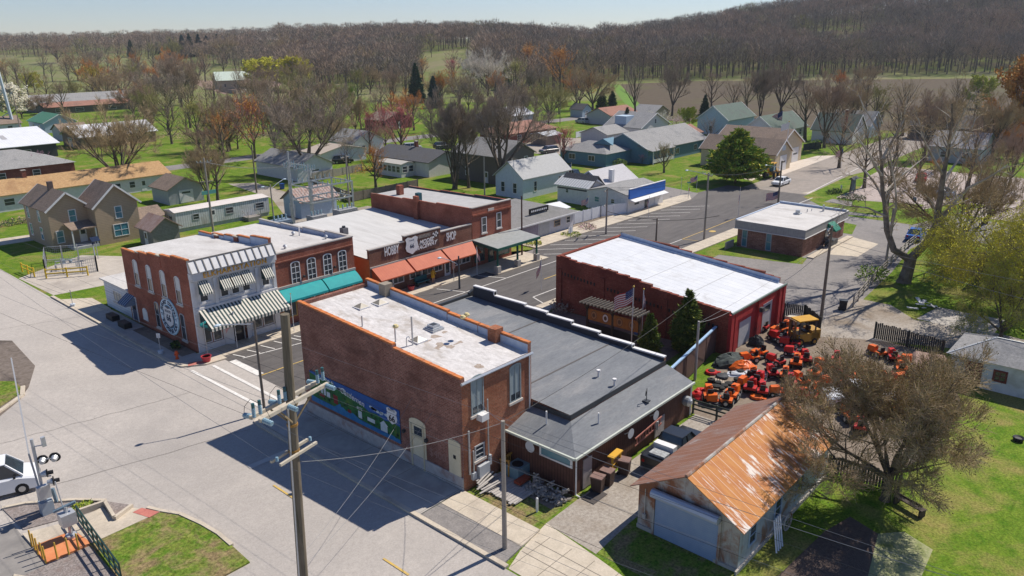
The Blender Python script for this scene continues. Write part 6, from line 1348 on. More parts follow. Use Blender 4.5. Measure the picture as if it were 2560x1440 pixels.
# scattered background trees of the town
R = random.Random(77)
BG = [(60,150,125,'oval1','mauve'),(130,205,150,'oval0','mauve'),(310,205,150,'oval0','mauve'),(345,222,140,'vase0','grey'),(395,205,135,'oval1','mauve'),(500,200,135,'vase2','mauve'),(560,195,120,'oval0','mauve'),(590,180,130,'oval1','grey'),
 (770,260,165,'oval1','tan'),(810,285,180,'vase0','mauve'),(830,240,160,'oval0','mauve'),(900,250,165,'bud1','olive'),(930,235,150,'vase2','tan'),(985,250,155,'vase0','mauve'),(1010,260,180,'oval1','tan'),(1085,230,170,'oval0','mauve'),(1100,255,175,'bud1','olive'),(1150,260,165,'vase2','tan'),(1185,225,120,'vase0','white'),(1215,240,110,'vase2','white'),(1240,290,170,'oval1','mauve'),(1290,250,140,'bud1','olive'),(1300,300,185,'vase2','tan'),(1325,215,100,'bud1','orange'),(1350,180,105,'oval0','mauve'),(1455,215,115,'oval0','olive'),(1240,175,95,'oval0','grey'),
 (880,205,130,'oval0','mauve'),(960,200,130,'vase0','mauve'),(1020,210,135,'oval1','mauve'),(800,205,130,'oval1','mauve'),(1060,200,140,'bud0','orange'),(1135,205,140,'bud0','pink'),(1440,290,170,'oval0','mauve'),(10,225,160,'oval1','mauve'),(270,185,130,'oval0','mauve'),(230,200,135,'vase0','mauve'),(640,290,195,'oval1','mauve'),(540,300,190,'oval0','mauve'),(600,330,215,'vase0','mauve'),(480,320,200,'oval1','tan'),(740,300,195,'vase0','tan'),(1085,330,230,'oval1','grey'),(900,330,235,'oval0','tan'),(1280,330,225,'oval0','grey'),(1860,310,165,'oval0','mauve'),(1830,300,185,'oval2','mauve'),(2110,340,190,'vase0','tan'),(2260,340,185,'oval1','tan'),(2400,320,190,'oval0','tan'),(2240,390,230,'oval0','mauve'),(2420,480,280,'oval1','mauve'),(2520,470,300,'vase0','mauve'),(2100,420,260,'oval2','mauve'),(2350,330,210,'vase2','tan'),(2290,470,320,'oval2','mauve'),(2460,560,380,'oval0','tan')]
for k in range(175):
    u, v = (R.uniform(-20,1500), R.uniform(150,345)) if k < 78 else ((R.uniform(2080,2560), R.uniform(230,400)) if k < 95 else ((R.uniform(330,960), R.uniform(255,400)) if k < 125 else (R.uniform(-20,800), R.uniform(145,262))))
    if (1030 < u < 1200 and v < 200) or (540 < u < 660 and 165 < v < 245) or (v > 300 and u < 330): continue
    BG.append((u, v, v-R.uniform(52,92)*(.55+v/420), R.choice(('oval0','oval1','vase0','vase2','oval2')), R.choice(('mauve','mauve','tan','tan','tan','grey','olive','orange'))))
bgt = []
for px, py, pt, k, tw in BG:
    bgt.append((tpx('bare '+{'mauve':'mauve-grey','tan':'tan','grey':'dark grey','olive':'olive-budded','orange':'orange-budded','pink':'red-budded','white':'pale-barked'}[tw]+' tree among the scattered trees round the town', px+R.uniform(-6,6), py, pt, k, tw, {'olive':'olive','orange':'orange','pink':'pink'}.get(tw,'olive'), group='scattered bare trees'), {'mauve':'mauve-grey bare tree','tan':'tan bare tree','grey':'dark grey bare tree','olive':'olive-budded tree','orange':'orange-budded tree','pink':'red-budded tree','white':'pale-barked tree'}[tw]))
MARKS = [('the farmhouse with pale green roof',245,415),('the long dark ranch house',122,338),('the white-roofed brown house',85,216),('the blue green-roofed house',86,262),('the weathered grey garage roof',86,135),('the red-brown ranch house',155,135),('the small brick house with porch',153,186),('the brown-roofed ranch house',206,141),('the long pale grey house',182,165),('the long white green-roofed house',197,84),('the dark-walled hall',222,40),('the stone-grey house',188,38),('the far hillside lawn',330,330),('the ribbed mobile home',55,108),('the cream-blossomed trees',185,110)]
ranked(bgt, MARKS)
# --- conifers
def conifer_mesh(seed, H, wid, tiers, dens, spread=1.0, droop=.1, fs=.5, base=.08, colour=0):
    R = random.Random(seed); T = TB(); T.seg([Vector((0,0,-.1)),Vector((0,0,H*.5)),Vector((0,0,H))], [H*.022,H*.013,0], 6); Cc = TB()
    for i in range(tiers):
        t = i/tiers; z = lerp(H*base,H*.98,t**.9); r = wid*(1-t)**.8*(1 if t > .06 else .8)*R.uniform(.85,1.1)+.12; nb = max(4,int(9*(1-t))+3)
        for b in range(nb):
            a = 2*PI*(b+R.random()*.8)/nb; L = r*R.uniform(.75,1.12); d = Vector((math.cos(a),math.sin(a),0))
            tip = Vector((0,0,z))+d*L+Vector((0,0,-droop*L+R.uniform(-.1,.25))); T.seg([Vector((0,0,z)),tip], [.05,0], 3)
            for k in range(int(dens*(L+.4))):
                q = Vector((0,0,z)).lerp(tip, math.sqrt(R.uniform(.04,1))); s_ = fs*R.uniform(.6,1.2); w_ = L*.24
                q = q+Vector((R.uniform(-w_,w_),R.uniform(-w_,w_),R.uniform(-.2,.28)*spread))
                u = (d*R.uniform(.3,1)+Vector((R.uniform(-.6,.6),R.uniform(-.6,.6),R.uniform(-.3,.7)))).normalized(); v = u.orthogonal(); v.rotate(Matrix.Rotation(R.uniform(0,6.28),3,u)); v = v.normalized()*s_*.28
                n = len(Cc.v); Cc.v += [tuple(q-v),tuple(q+v),tuple(q+u*s_)]; Cc.f.append((n,n+1,n+2)); Cc.m.append(0 if R.random() < .72 else 1)
    out = []
    for M_, nm in ((T,'trunk'),(Cc,'crown')):
        me = bpy.data.meshes.new(nm); me.from_pydata(M_.v, [], M_.f); me.materials.append(None); me.materials.append(None); me.polygons.foreach_set('material_index', M_.m); me.update(); out.append(me)
    return out[0], out[1], H
NEED = {k: mat('needle_'+k, c, c2, 1.5, rough=.9, spec=.1) for k, (c,c2) in dict(dark=((.03,.065,.035),(.055,.095,.045)), pine=((.13,.22,.025),(.2,.30,.04)), gold=((.42,.40,.05),(.5,.46,.07)), arb=((.075,.12,.022),(.11,.15,.03)), tip=((.18,.21,.04),(.24,.25,.05)), blue=((.04,.075,.07),(.06,.1,.085))).items()}
CM = dict(pine=conifer_mesh(21,12,6.2,13,62,1.0,-.12,.8,.13), spruce=conifer_mesh(22,14,3.6,26,26,.8,.22,.6,.06), arb=conifer_mesh(23,6.5,1.5,24,46,.8,-.3,.34,.02))
def conifer(label, p, h, kind, c1, c2, wide=1, name='evergreen_tree', group=None):
    tm, cm, H = CM[kind]; t = thing(name, label, 'tree', p, random.Random(h).uniform(0,6), group); s = h/H; t.scale = (s*wide,s*wide,s)
    for nm, me, ms in (('trunk',tm,(BARK,BARK)),('crown',cm,(NEED[c1],NEED[c2]))):
        o = bpy.data.objects.new(nm, me); COL.objects.link(o); o.parent = t
        for i, m_ in enumerate(ms): o.material_slots[i].link = 'OBJECT'; o.material_slots[i].material = m_
    return t
def cpx(label, px, py, pt, kind, c1, c2, wide=1, group=None): b = at(px,py); conifer(label, b, htop(b,pt), kind, c1, c2, wide, group=group)
cpx('broad yellow-green pine on the lawn beside the cream garage', 1838,458,318,'pine','pine','gold',1.02)
cpx('dark pointed spruce before the blue ranch house', 1566,342,266,'spruce','dark','dark',.8)
cpx('narrow arborvitae left of the two beside the brick warehouse', 1622,890,783,'arb','arb','tip',.95)
cpx('taller arborvitae against the brick warehouse wall', 1715,880,725,'arb','arb','tip',1.0)
cpx('tall dark spruce behind the red-budded maples', 1042,258,155,'spruce','dark','dark',.85)
cpx('dark green spruce with a green leafing neighbour above the back street', 1085,270,188,'spruce','blue','dark',.9)
cpx('tall dark spruce in the middle of the town trees', 1262,225,140,'spruce','dark','dark',.95)
cpx('dark bushy evergreen left of the grass lane', 1505,272,225,'spruce','dark','pine',1.3)
cpx('small dark evergreen at the side of the grass lane', 1530,265,222,'spruce','dark','dark',1.1)
cpx('dark evergreen before the brown field behind the cream garage', 1760,300,235,'spruce','dark','dark',.9)
for i, (px, py, pt, w_) in enumerate(((330,142,98,1),(430,140,96,1.1),(460,145,85,1),(478,142,82,.9),(500,140,84,1),(520,135,88,1.1),(545,125,84,1.1),(590,115,84,1.2),(620,112,85,1.2),(395,135,105,1),(10,115,88,1.4),(58,110,92,1.2))):
    cpx('dark pine in the far evergreen row, '+('leftmost','second','third','fourth','fifth','sixth','seventh','eighth','ninth')[sorted((330,430,460,478,500,520,545,590,620)).index(px)]+' counted from the left' if 300 < px and px != 395 else 'lone dark pine at the far meadow edge, '+{395:'nearest to the evergreen row',10:'at the far left',58:'second from the far left'}[px], px, py, pt, 'spruce', 'blue' if i%3 else 'dark', 'dark', w_*.9, 'far evergreen pines')
# --- the three big near trees
t = tree_mesh(41, H=9, r0=.26, fork=.15, nl=11, kids_=(8,7,7,6), ang=(.35,1.32), shape='vase', up=.1, twig=.012, flecks=1, fsz=.06, wig=.2, tl=.6)
TV['apple'] = t
tree('low wide bare tree with brownish buds over the mower yard', at(2212,1250), htop(at(2212,1250),838), 'apple', 'tan', 'brown', BARK, rot=1.0, wide=.92)
b = at(2262,705)
def limb_tree(label, b, trunk, limbs, seed, name, bk, bkl, tw):     # trunk and limbs traced as 3-D curves: (px, py, depth offset in metres)
    R = random.Random(seed); T = TB(); L_ = TB(); Cc = TB(); fwd = Vector((FW.x,FW.y,0)).normalized(); dist = Vector((b.x,b.y,0)).dot(fwd)
    def P3(px, py, off): r = ray(px,py); k = (dist+off)/Vector((r.x,r.y,0)).dot(fwd); return Vector((r.x*k,r.y*k,CH+r.z*k))-b
    def fine(pts, rs, n, Lm):
        for k in range(n):
            t = R.uniform(.25,1)*(len(pts)-1); a = min(int(t),len(pts)-2); p = pts[a].lerp(pts[a+1],t-a); d = rv(R,(pts[a+1]-pts[a]),R.uniform(.4,1.1)); L = Lm*R.uniform(.5,1.2); q = [p]; dd = d
            for s_ in range(4): dd = (dd+Vector((R.uniform(-.3,.3),R.uniform(-.3,.3),R.uniform(-.12,.25)))).normalized(); q.append(q[-1]+dd*L/4)
            r0 = max(.03,rs[a]*.35); L_.seg(q,[r0*(1-i/4.6) for i in range(5)],4)
            for j in range(9):
                t2 = R.uniform(.2,1)*4; a2 = min(int(t2),3); p2 = q[a2].lerp(q[a2+1],t2-a2); d2 = rv(R,q[a2+1]-q[a2],R.uniform(.4,1.2)); l2 = L*.42*R.uniform(.5,1.2); e = p2+d2*l2+Vector((0,0,R.uniform(-.2,.15))); m_ = p2.lerp(e,.5)+Vector((R.uniform(-.08,.08),R.uniform(-.08,.08),.06)); Cc.seg([p2,m_,e],[.022,.016,0],3)
                for w_ in range(5): c = p2.lerp(e,R.uniform(.3,1)); d3 = rv(R,d2,R.uniform(.4,1.2))*R.uniform(.25,.6); Cc.seg([c,c+d3],[.013,0],3)
    tp = [P3(*q) for q in trunk[0]]; T.seg(tp, trunk[1], 9)
    for pp, r0, r1, n, Lm in limbs:
        q = [P3(*a) for a in pp]; d = []
        for a, c in zip(q,q[1:]): d += [a, a.lerp(c,.5)+Vector((R.uniform(-.12,.12),R.uniform(-.12,.12),R.uniform(-.1,.1)))]
        d.append(q[-1]); rs = [lerp(r0,r1,i/(len(d)-1)) for i in range(len(d))]; (T if r0 > .3 else L_).seg(d, rs, 7); fine(d, rs, n, Lm)
    t = thing(name, label, 'tree', b)
    T.build('trunk', bk, t); L_.build('limbs', bkl, t); Cc.build('crown', TW[tw], t); return t
LM = [(((2275,650,0),(2235,625,0),(2217,575,.5),(2212,510,1),(2205,440,1),(2200,370,1.5),(2192,290,2)),.42,.09,15,3.6),(((2275,648,0),(2318,605,-.3),(2342,560,-.5),(2352,490,-1),(2362,420,-1.2),(2375,340,-1.5),(2380,260,-2)),.5,.09,15,3.6),
 (((2345,560,-.5),(2375,520,-1),(2420,470,-2),(2470,445,-3),(2520,412,-4)),.24,.05,9,3.0),(((2213,520,1),(2195,470,2.5),(2165,430,4),(2120,395,5)),.18,.05,9,3.0),(((2206,440,1),(2175,390,0),(2145,345,-1),(2110,310,-2)),.16,.04,9,2.8),(((2203,400,1),(2232,350,2),(2260,300,3),(2270,240,3)),.15,.04,9,2.8),
 (((2225,600,.5),(2240,520,-1.5),(2236,450,-2.5),(2228,400,-3),(2215,360,-4)),.14,.04,8,2.4),(((2356,460,-1),(2395,400,1),(2420,350,2),(2440,290,3)),.16,.04,9,2.8),(((2358,440,-1),(2330,390,-2),(2305,340,-3),(2290,280,-3)),.15,.04,9,2.8),(((2214,540,.5),(2170,520,0),(2120,515,-1),(2075,505,-2)),.12,.035,8,2.2),(((2212,480,1),(2250,440,3.5),(2290,410,5),(2320,385,6)),.13,.035,7,2.4),(((2345,570,-.5),(2390,560,-2),(2440,545,-3.5),(2480,520,-4.5)),.12,.03,7,2.2),(((2372,360,-1.5),(2400,300,-3),(2430,240,-4)),.12,.03,8,2.4),(((2196,330,1.5),(2160,270,2),(2140,220,2)),.12,.03,8,2.4)]
limb_tree('huge white-barked sycamore with a thick dark forked trunk by the alley fence', b, ([(2258,712,0),(2262,700,0),(2270,675,0),(2277,646,0)],[.95,.72,.62,.6]), LM, 5, 'sycamore_tree', bark('sycamore_bark',(.13,.105,.085),(.25,.215,.17),1.6), bark('sycamore_limb',(.54,.50,.43),(.26,.21,.165),.8), 'tan')
TV['willow'] = tree_mesh(44, H=11, r0=.3, fork=.14, nl=8, kids_=(6,6,6,4), ang=(.4,1.1), shape='vase', up=-.05, twig=.011, flecks=3, fsz=.12, droop=.25, tl=.8)
for lb, px, py, pt, r_ in (('large yellow-green leafing tree before the dark-roofed house at the right edge',2450,740,505,.5),('second yellow-green leafing tree leaning in at the right edge',2545,800,470,2.1),):
    b = at(px,py); tree(lb, b, htop(b,pt), 'willow', 'olive', 'gold', BARK, 'leafing_tree', rot=r_)
b = at(2498,860); tree('slim tree with sparse yellow-green leaves above the white block shed', b, 8.5, 'willow', 'olive', 'lime', BARK, 'leafing_tree', rot=3.3, wide=.8)
# --- shrubs
def bush(label, p, r, h, m1, m2, n=260, name='shrub', group=None, ex=1):
    R = random.Random(int(p[0]*13+p[1]*7)); t = thing(name, label, 'shrub', p, 0, group); T = TB(); Cc = MB()
    for k in range(9):
        a = R.uniform(0,6.28); T.seg([Vector((0,0,-.05)),Vector((math.cos(a)*r*.5*ex,math.sin(a)*r*.5,h*.55)),Vector((math.cos(a)*r*.8*ex,math.sin(a)*r*.8,h*.95))],[.03,.02,0],3)
    for k in range(n):
        a, q = R.uniform(0,6.28), math.sqrt(R.random()); z = h*R.uniform(.08,1)*(1.05-.45*q); c = Vector((math.cos(a)*q*r*ex,math.sin(a)*q*r,z)); s_ = .13*R.uniform(.6,1.4)
        u = Vector((R.uniform(-1,1),R.uniform(-1,1),R.uniform(-.3,1))).normalized()*s_; v = u.orthogonal().normalized()*s_*.7
        Cc.poly([c-v,c+v,c+u*1.6], 0 if R.random() < .65 else 1)
    T.build('stem', BARK, t); Cc.build('foliage', [m1,m2], t); return t
bush('dark clipped shrub by the ranch house porch', at(1548,415,0), 1.6, 1.7, NEED['arb'], LEAF['green'], 500)
bush('dense green shrub where the alley fence meets the sycamore', at(2180,700,0), 1.7, 1.9, NEED['pine'], LEAF['green'], 420)
bush('green shrub bed before the low pale shop', at(1335,612,0), 1.1, .6, LEAF['lime'], LEAF['olive'], 220)
bush('bright green plants beside the shop sign post', at(1428,588,0), 1.4, .5, LEAF['green'], LEAF['lime'], 240)
bush('bare reddish shrub beside the white board fence', at(1468,572,0), 1.3, .9, TW['mauve'], LEAF['rose'], 200)
bush('leafless brown shrub against the brick warehouse corner', at(1412,775,0), 1.5, 1.2, TW['mauve'], TW['grey'], 300)
bush('dark evergreen shrub in the park bed', at(2128,500,0), 2.0, .9, NEED['dark'], NEED['arb'], 380, ex=1.5)
bush('row of dark low shrubs in the park', at(2085,482,0), 1.2, .7, NEED['dark'], NEED['arb'], 240, ex=2)
bush('flowering cream shrub behind the shop fence near the substation', at(868,500,0), 1.8, 1.9, LEAF['cream'], LEAF['olive'], 320)
bush('golden shrub by the back garden fence', at(905,430,0), 2.2, 1.5, LEAF['orange'], LEAF['brown'], 300)
bush('evergreen hedge before the white gabled house', at(2040,360,0), 1.2, 1.1, NEED['pine'], LEAF['green'], 500, 'hedge', ex=4)
bush('dark bed plants under the round wall sign', (27.6,64.5,.13), .5, .7, NEED['dark'], NEED['arb'], 160, ex=.7)
bush('small weeds by the ramp bed', at(205,1268,.05), .6, .25, LEAF['green'], LEAF['lime'], 120)
bush('long dark shrub row beside the farmhouse drive', at(48,560,0), .9, 1.1, NEED['dark'], TW['mauve'], 420, 'hedge', ex=3.4)
for k, (px, py) in enumerate(((560,340),(480,350),(640,350),(430,345))): bush(('biggest','left','right','leftmost low')[k]+' bramble thicket behind the back street', at(px,py), 5, 2.6, TW['mauve'], LEAF['olive'] if k%2 else TW['tan'], 700, 'thicket', 'brambles behind the back street')
# --- far woodland: one mass
from mathutils import noise as mnoise
def wood():
    R = random.Random(5); tpl = []
    for v in range(5):
        T = TB(); H = 1.0; Rv = random.Random(50+v)
        T.seg([Vector((0,0,-.05)),Vector((0,0,.35)),Vector((Rv.uniform(-.04,.04),Rv.uniform(-.04,.04),.8))],[.018,.014,.004],4)
        nt_ = len(T.f)
        for k in range(11):
            t_ = Rv.uniform(.3,.75); d = rv(Rv, Vector((0,0,1)), Rv.uniform(.35,1.0)); L = .42*(1.2-t_); T.seg([Vector((0,0,t_)),Vector((0,0,t_))+d*L*.5,Vector((0,0,t_))+d*L+Vector((0,0,.06))],[.009,.006,0],3)
        nb_ = len(T.f)
        for k in range(210):
            a = Rv.uniform(0,6.28); q = Rv.random()**.5; zc = Rv.random(); rr = .36*math.sqrt(max(.05,1-(2*zc-.9)**2*.8))*q; c = Vector((math.cos(a)*rr,math.sin(a)*rr,.38+.58*zc))
            u = (Vector((math.cos(a)*q,math.sin(a)*q,.55+zc*.5))+Vector((Rv.uniform(-.5,.5),Rv.uniform(-.5,.5),Rv.uniform(-.2,.4)))).normalized()*Rv.uniform(.08,.17); w_ = u.orthogonal(); w_.rotate(Matrix.Rotation(Rv.uniform(0,6.28),3,u)); w_ = w_.normalized()*Rv.uniform(.004,.009)
            n = len(T.v); T.v += [tuple(c-w_),tuple(c+w_),tuple(c+u)]; T.f.append((n,n+1,n+2))
        tri = []
        mi = []
        for i, f in enumerate(T.f):
            g = 0 if i < nb_ else 1
            tri.append((f[0],f[1],f[2])); mi.append(g)
            if len(f) == 4: tri.append((f[0],f[2],f[3])); mi.append(g)
        tpl.append((np.array(T.v,dtype=np.float32), np.array(tri,dtype=np.int32), np.array(mi,dtype=np.int32)))
    V = []; F_ = []; MI = []; off = 0; cnt = 0
    d = 380.0
    while d < 1040:
        step = lerp(6.6,11.5,(d-380)/660); u = -260.0
        while u < 2860:
            du = step/d*2037*R.uniform(.8,1.25); u += du; dd = d+R.uniform(-.5,.5)*step
            if dd < wood_dmin(u)+R.uniform(0,10) or dd > pw(u,[(0,1040),(1200,900),(1600,860),(3400,860)]): continue
            if 1045 < u < 1195 and dd < 650+R.uniform(-15,15) and R.random() < .96: continue
            if 900 < u < 1400 and dd < 520 and R.random() < .35: continue
            x, y = polar(u, dd)
            if mnoise.noise(Vector((x*.011,y*.011,5))) < -.42: continue
            h = R.uniform(13,20)*(1.12 if u > 1500 else 1)*(.82 if u < 700 else 1); h *= 1+.22*mnoise.noise(Vector((x*.02,y*.02,9))); w_ = h*R.uniform(.85,1.3)
            v, f, m = tpl[R.randrange(5)]; a = R.uniform(0,6.28); c, s = math.cos(a), math.sin(a)
            q = np.empty_like(v); q[:,0] = (v[:,0]*c-v[:,1]*s)*w_+x; q[:,1] = (v[:,0]*s+v[:,1]*c)*w_+y; q[:,2] = v[:,2]*h+terrain(x,y)
            k = min(.999,max(0,R.random()*.45+.5*mnoise.noise(Vector((x*.012,y*.012,3)))+.3)); ci = 1 if k < .5 else (2 if k < .80 else (3 if k < .9 else (4 if k < .965 else 5)))
            if u < 900 and ci == 2 and R.random() < .5: ci = 1
            V.append(q); F_.append(f+off); MI.append(np.where(m == 0, 0, ci)); off += len(v); cnt += 1
        d += step
    V = np.concatenate(V); F_ = np.concatenate(F_); MI = np.concatenate(MI).astype(np.int32)
    me = bpy.data.meshes.new('woodland'); me.vertices.add(len(V)); me.vertices.foreach_set('co', V.ravel()); me.loops.add(len(F_)*3); me.loops.foreach_set('vertex_index', F_.ravel())
    me.polygons.add(len(F_)); me.polygons.foreach_set('loop_start', np.arange(0,len(F_)*3,3,dtype=np.int32)); me.polygons.foreach_set('material_index', MI)
    for m in (BARK, TW['mauve'], mat('wood_grey',(.205,.172,.135),(.26,.215,.165),.05,rough=1,spec=.02), mat('wood_olive',(.24,.215,.13),(.28,.235,.12),.05,rough=1,spec=.02), mat('wood_tan',(.25,.185,.11),(.3,.21,.1),.05,rough=1,spec=.02), mat('wood_gold',(.30,.26,.06),(.25,.25,.08),.05,rough=1,spec=.02)): me.materials.append(m)
    me.update(); me.validate(); o = bpy.data.objects.new('woodland', me); COL.objects.link(o); tag(o, 'bare grey-brown woodland covering the far hills', 'woodland', None, 'stuff'); print('wood trees', cnt, 'faces', len(F_))
wood()
# ------------------------------------------------------------------ vehicles
def paint(n, c): return mat('car_'+n, c, None, rough=.3, spec=.6)
RUB = mat('tyre_rubber',(.02,.02,.02),(.03,.03,.03),5,rough=.9); RIM = mat('wheel_rim',(.45,.46,.47),rough=.35,metal=.7); LAMP = mat('clear_lamp',(.7,.7,.66),rough=.2); TAIL = mat('red_lamp',(.35,.01,.01),rough=.3); CGL = mat('car_glass',(.02,.03,.04),(.03,.045,.055),2,rough=.08,spec=.8)
def wheel(par, x, y, r, w, nm='wheel', rim=None):
    mb = MB(); mb.lathe([(r*.55,-w/2),(r*.96,-w/2),(r,-w*.3),(r,w*.3),(r*.96,w/2),(r*.55,w/2)], (x,y,r), 14, axis='y'); o = mb.build(nm, RUB, par)
    mb = MB(); mb.lathe([(.02,-w*.52),(r*.5,-w*.52),(r*.56,-w*.4),(r*.56,w*.4),(r*.5,w*.52),(.02,w*.52)], (x,y,r), 12, axis='y'); mb.build('rim', rim or RIM, o); return o
def loft(mb, secs, m=0):    # closed skin through profile rings (lists of points)
    n = len(secs[0]); b = len(mb.v)
    for s in secs: mb.v += [tuple(p) for p in s]
    for i in range(len(secs)-1):
        for j in range(n): mb.f.append((b+i*n+j,b+i*n+(j+1)%n,b+(i+1)*n+(j+1)%n,b+(i+1)*n+j)); mb.m.append(m)
    mb.f.append(tuple(range(b,b+n))[::-1]); mb.m.append(m); k = b+(len(secs)-1)*n; mb.f.append(tuple(range(k,k+n))); mb.m.append(m); return mb
CARS = dict(   # L, W, belt profile (x, z) of the lower body, cabin (x, z) base/top, wheel radius
 sedan=(4.7,1.8,[(0,.62),(.15,.78),(1.35,.92),(3.9,.95),(4.6,.90),(4.7,.7)],[(1.15,.9),(1.85,1.40),(3.2,1.42),(4.05,.95)],.33),
 suv=(4.7,1.88,[(0,.7),(.15,.95),(1.2,1.08),(4.5,1.1),(4.68,1.0),(4.7,.8)],[(1.0,1.06),(1.65,1.68),(4.1,1.70),(4.6,1.1)],.37),
 pickup=(5.4,1.95,[(0,.75),(.12,1.0),(1.4,1.12),(5.3,1.12),(5.4,1.1),(5.4,.75)],[(1.3,1.1),(1.95,1.78),(3.1,1.8),(3.45,1.12)],.4),
 van=(5.7,2.0,[(0,.8),(.1,1.0),(1.0,1.22),(5.6,1.3),(5.7,1.25),(5.7,.7)],[(.75,1.2),(1.55,2.05),(5.5,2.1),(5.65,1.3)],.38))
def car(label, p, rot, kind, pm, name=None, group=None):
    L, W, prof, cab, r = CARS[kind]; t = thing(name or {'sedan':'parked_car','suv':'parked_suv','pickup':'pickup_truck','van':'cargo_van'}[kind], label, {'pickup':'pickup truck','van':'van'}.get(kind,'car'), p, rot, group)
    mb = MB(); h = W/2; secs = []
    for x, z in prof:
        ins = .10 if x in (0,prof[-1][0]) else 0
        secs.append([(L/2-x,-(h-ins),.28+.1*(ins>0)),(L/2-x,-h+ins,z-.12),(L/2-x,-(h-.12-ins),z),(L/2-x,(h-.12-ins),z),(L/2-x,h-ins,z-.12),(L/2-x,(h-ins),.28+.1*(ins>0))])
    loft(mb, secs)
    x0,x1,x2,x3 = [c[0] for c in cab]; z0, z1 = cab[0][1], cab[1][1]
    if kind == 'pickup':
        mb.box(L/2-5.3,-h+.14,prof[-3][1]-.0,L/2-3.5,-h+.02,prof[-3][1]+.06); mb.box(L/2-5.3,h-.14,prof[-3][1],L/2-3.5,h-.02,prof[-3][1]+.06)
    cz = lambda x: pw(x, cab); roof = [(L/2-x1,-h*.74,z1),(L/2-x2,-h*.74,cab[2][1]),(L/2-x2,h*.74,cab[2][1]),(L/2-x1,h*.74,z1)]; low = [(L/2-x0,-h*.9,z0),(L/2-x3,-h*.9,cab[3][1]),(L/2-x3,h*.9,cab[3][1]),(L/2-x0,h*.9,z0)]
    rf = [(a,b,c+.04) for a,b,c in roof]; mb.faces(roof+rf, [(3,2,1,0),(4,5,6,7),(0,1,5,4),(1,2,6,5),(2,3,7,6),(3,0,4,7)])
    for i, j in ((0,0),(1,1),(2,2),(3,3)): mb.bar(low[i], roof[j], .09, .09)
    for s_ in (-1,1): mb.bar((L/2-(x1+x2)/2, s_*h*.9, z0+.02), (L/2-(x1+x2)/2, s_*h*.75, z1), .1, .05)
    if kind == 'van': mb.faces([(L/2-2.6,-h*.895,z0),(L/2-x3,-h*.895,cab[3][1]),(L/2-x2,-h*.76,cab[2][1]),(L/2-2.6,-h*.76,cab[2][1])]+[(L/2-2.6,h*.895,z0),(L/2-x3,h*.895,cab[3][1]),(L/2-x2,h*.76,cab[2][1]),(L/2-2.6,h*.76,cab[2][1])], [(0,1,2,3),(4,5,6,7),(1,5,6,2)])
    mb.build('body', pm, t)
    g = MB(); e = .985; lo = [(a*1,b*e,c) for a,b,c in low]; ro = [(a,b*e,c) for a,b,c in roof]; 
    for q in ((0,1,5,4),(2,3,7,6)): g = MB(); g.poly([(lo+ro)[i] for i in q]); g.build('side_window', CGL, t)
    g = MB(); g.poly([(lo+ro)[i] for i in (3,0,4,7)]); g.build('windscreen', CGL, t); g = MB(); g.poly([(lo+ro)[i] for i in (1,2,6,5)]); g.build('rear_window', CGL, t)
    for x in (L/2-.95, L/2-L+.95):
        for s_ in (-1,1): wheel(t, x, s_*(h-.1), r, .22)
    for s_ in (-1,1):
        mb = MB(); mb.cbox((L/2-.03,s_*(h-.38),.68 if kind != 'van' else .85),(.08,.36,.16)); mb.build('headlight', LAMP, t); mb = MB(); mb.cbox((-L/2+.02,s_*(h-.26),.78),(.06,.2,.2)); mb.build('taillight', TAIL, t)
        mb = MB(); mb.cbox((L/2-x0-.45,s_*(h+.06),z0+.08),(.12,.2,.14)); mb.build('mirror', BLK, t)
    mb = MB(); mb.cbox((L/2-.02,0,.48),(.1,W*.86,.16)); mb.cbox((-L/2+.02,0,.5),(.1,W*.86,.16)); mb.build('bumper', DKM if kind in('van','pickup') else pm, t)
    return t
WC = paint('white',(.72,.73,.74)); BC = paint('blue',(.01,.09,.36)); RC = paint('red',(.42,.012,.02)); KC = paint('black',(.015,.017,.02)); SC_ = paint('silver',(.42,.44,.45)); NC = paint('navy',(.015,.03,.10)); GC = paint('maroon_grey',(.14,.11,.12)); DC = paint('graphite',(.05,.055,.06))
v = car('white work van with a roof ladder rack waiting by the railway crossing', (9.15,50.75,0), math.radians(-18), 'van', WC)
mb = MB()
for x in (-2.2,-1.0,.2): mb.bar((x,-.8,2.32),(x,.8,2.32),.05,.05)
for y in (-.75,.75): mb.bar((-2.4,y,2.36),(.4,y,2.36),.05,.05)
mb.build('roof_rack', GALV, v)
car('white sedan driving towards the camera on the main street', at(1952,462), PI, 'sedan', WC, 'moving_car')
car('bright blue sedan parked by the sycamore', at(2287,597), .12, 'sedan', BC); car('bright red car in the driveway behind the long garden fence', at(826,404), -.5, 'sedan', RC); car('black car beside the bright red one', at(856,408), -.4, 'suv', KC)
car('silver sport utility parked on the cross street beside a red-budded maple', at(1030,375), -.45, 'suv', SC_); car('dark sport utility half hidden behind the tall upright bare tree', at(1108,372), -.3, 'suv', DC); car('dusty maroon sport utility on the gravel lot', at(1372,383), 2.9, 'suv', GC)
car('navy pickup parked by the white panel fence beyond the blue ranch house', at(1512,336), 0, 'pickup', NC); car('black pickup parked behind the white clapboard house', at(1435,448), 1.5, 'pickup', KC)
k = car('old black pickup with a white tool chest beside the rusty barn', (39.9,21.75,0), 0.02, 'pickup', KC)
mb = MB(); mb.box(-1.5,-.7,1.13,-1.0,.7,1.55); mb.build('tool_chest', WTRIM, k); mb = MB(); mb.box(-2.4,-.6,1.14,-1.7,.5,1.3); mb.build('cargo', mat('cargo_grey',(.4,.42,.42),(.2,.2,.2),6,rough=.8), k)
car('white van parked behind the brick corner building, left one', (33.2,79.5,0), .6, 'van', WC); car('white van parked behind the brick corner building, right one', (39.3,81.2,0), 2.2, 'van', WC)
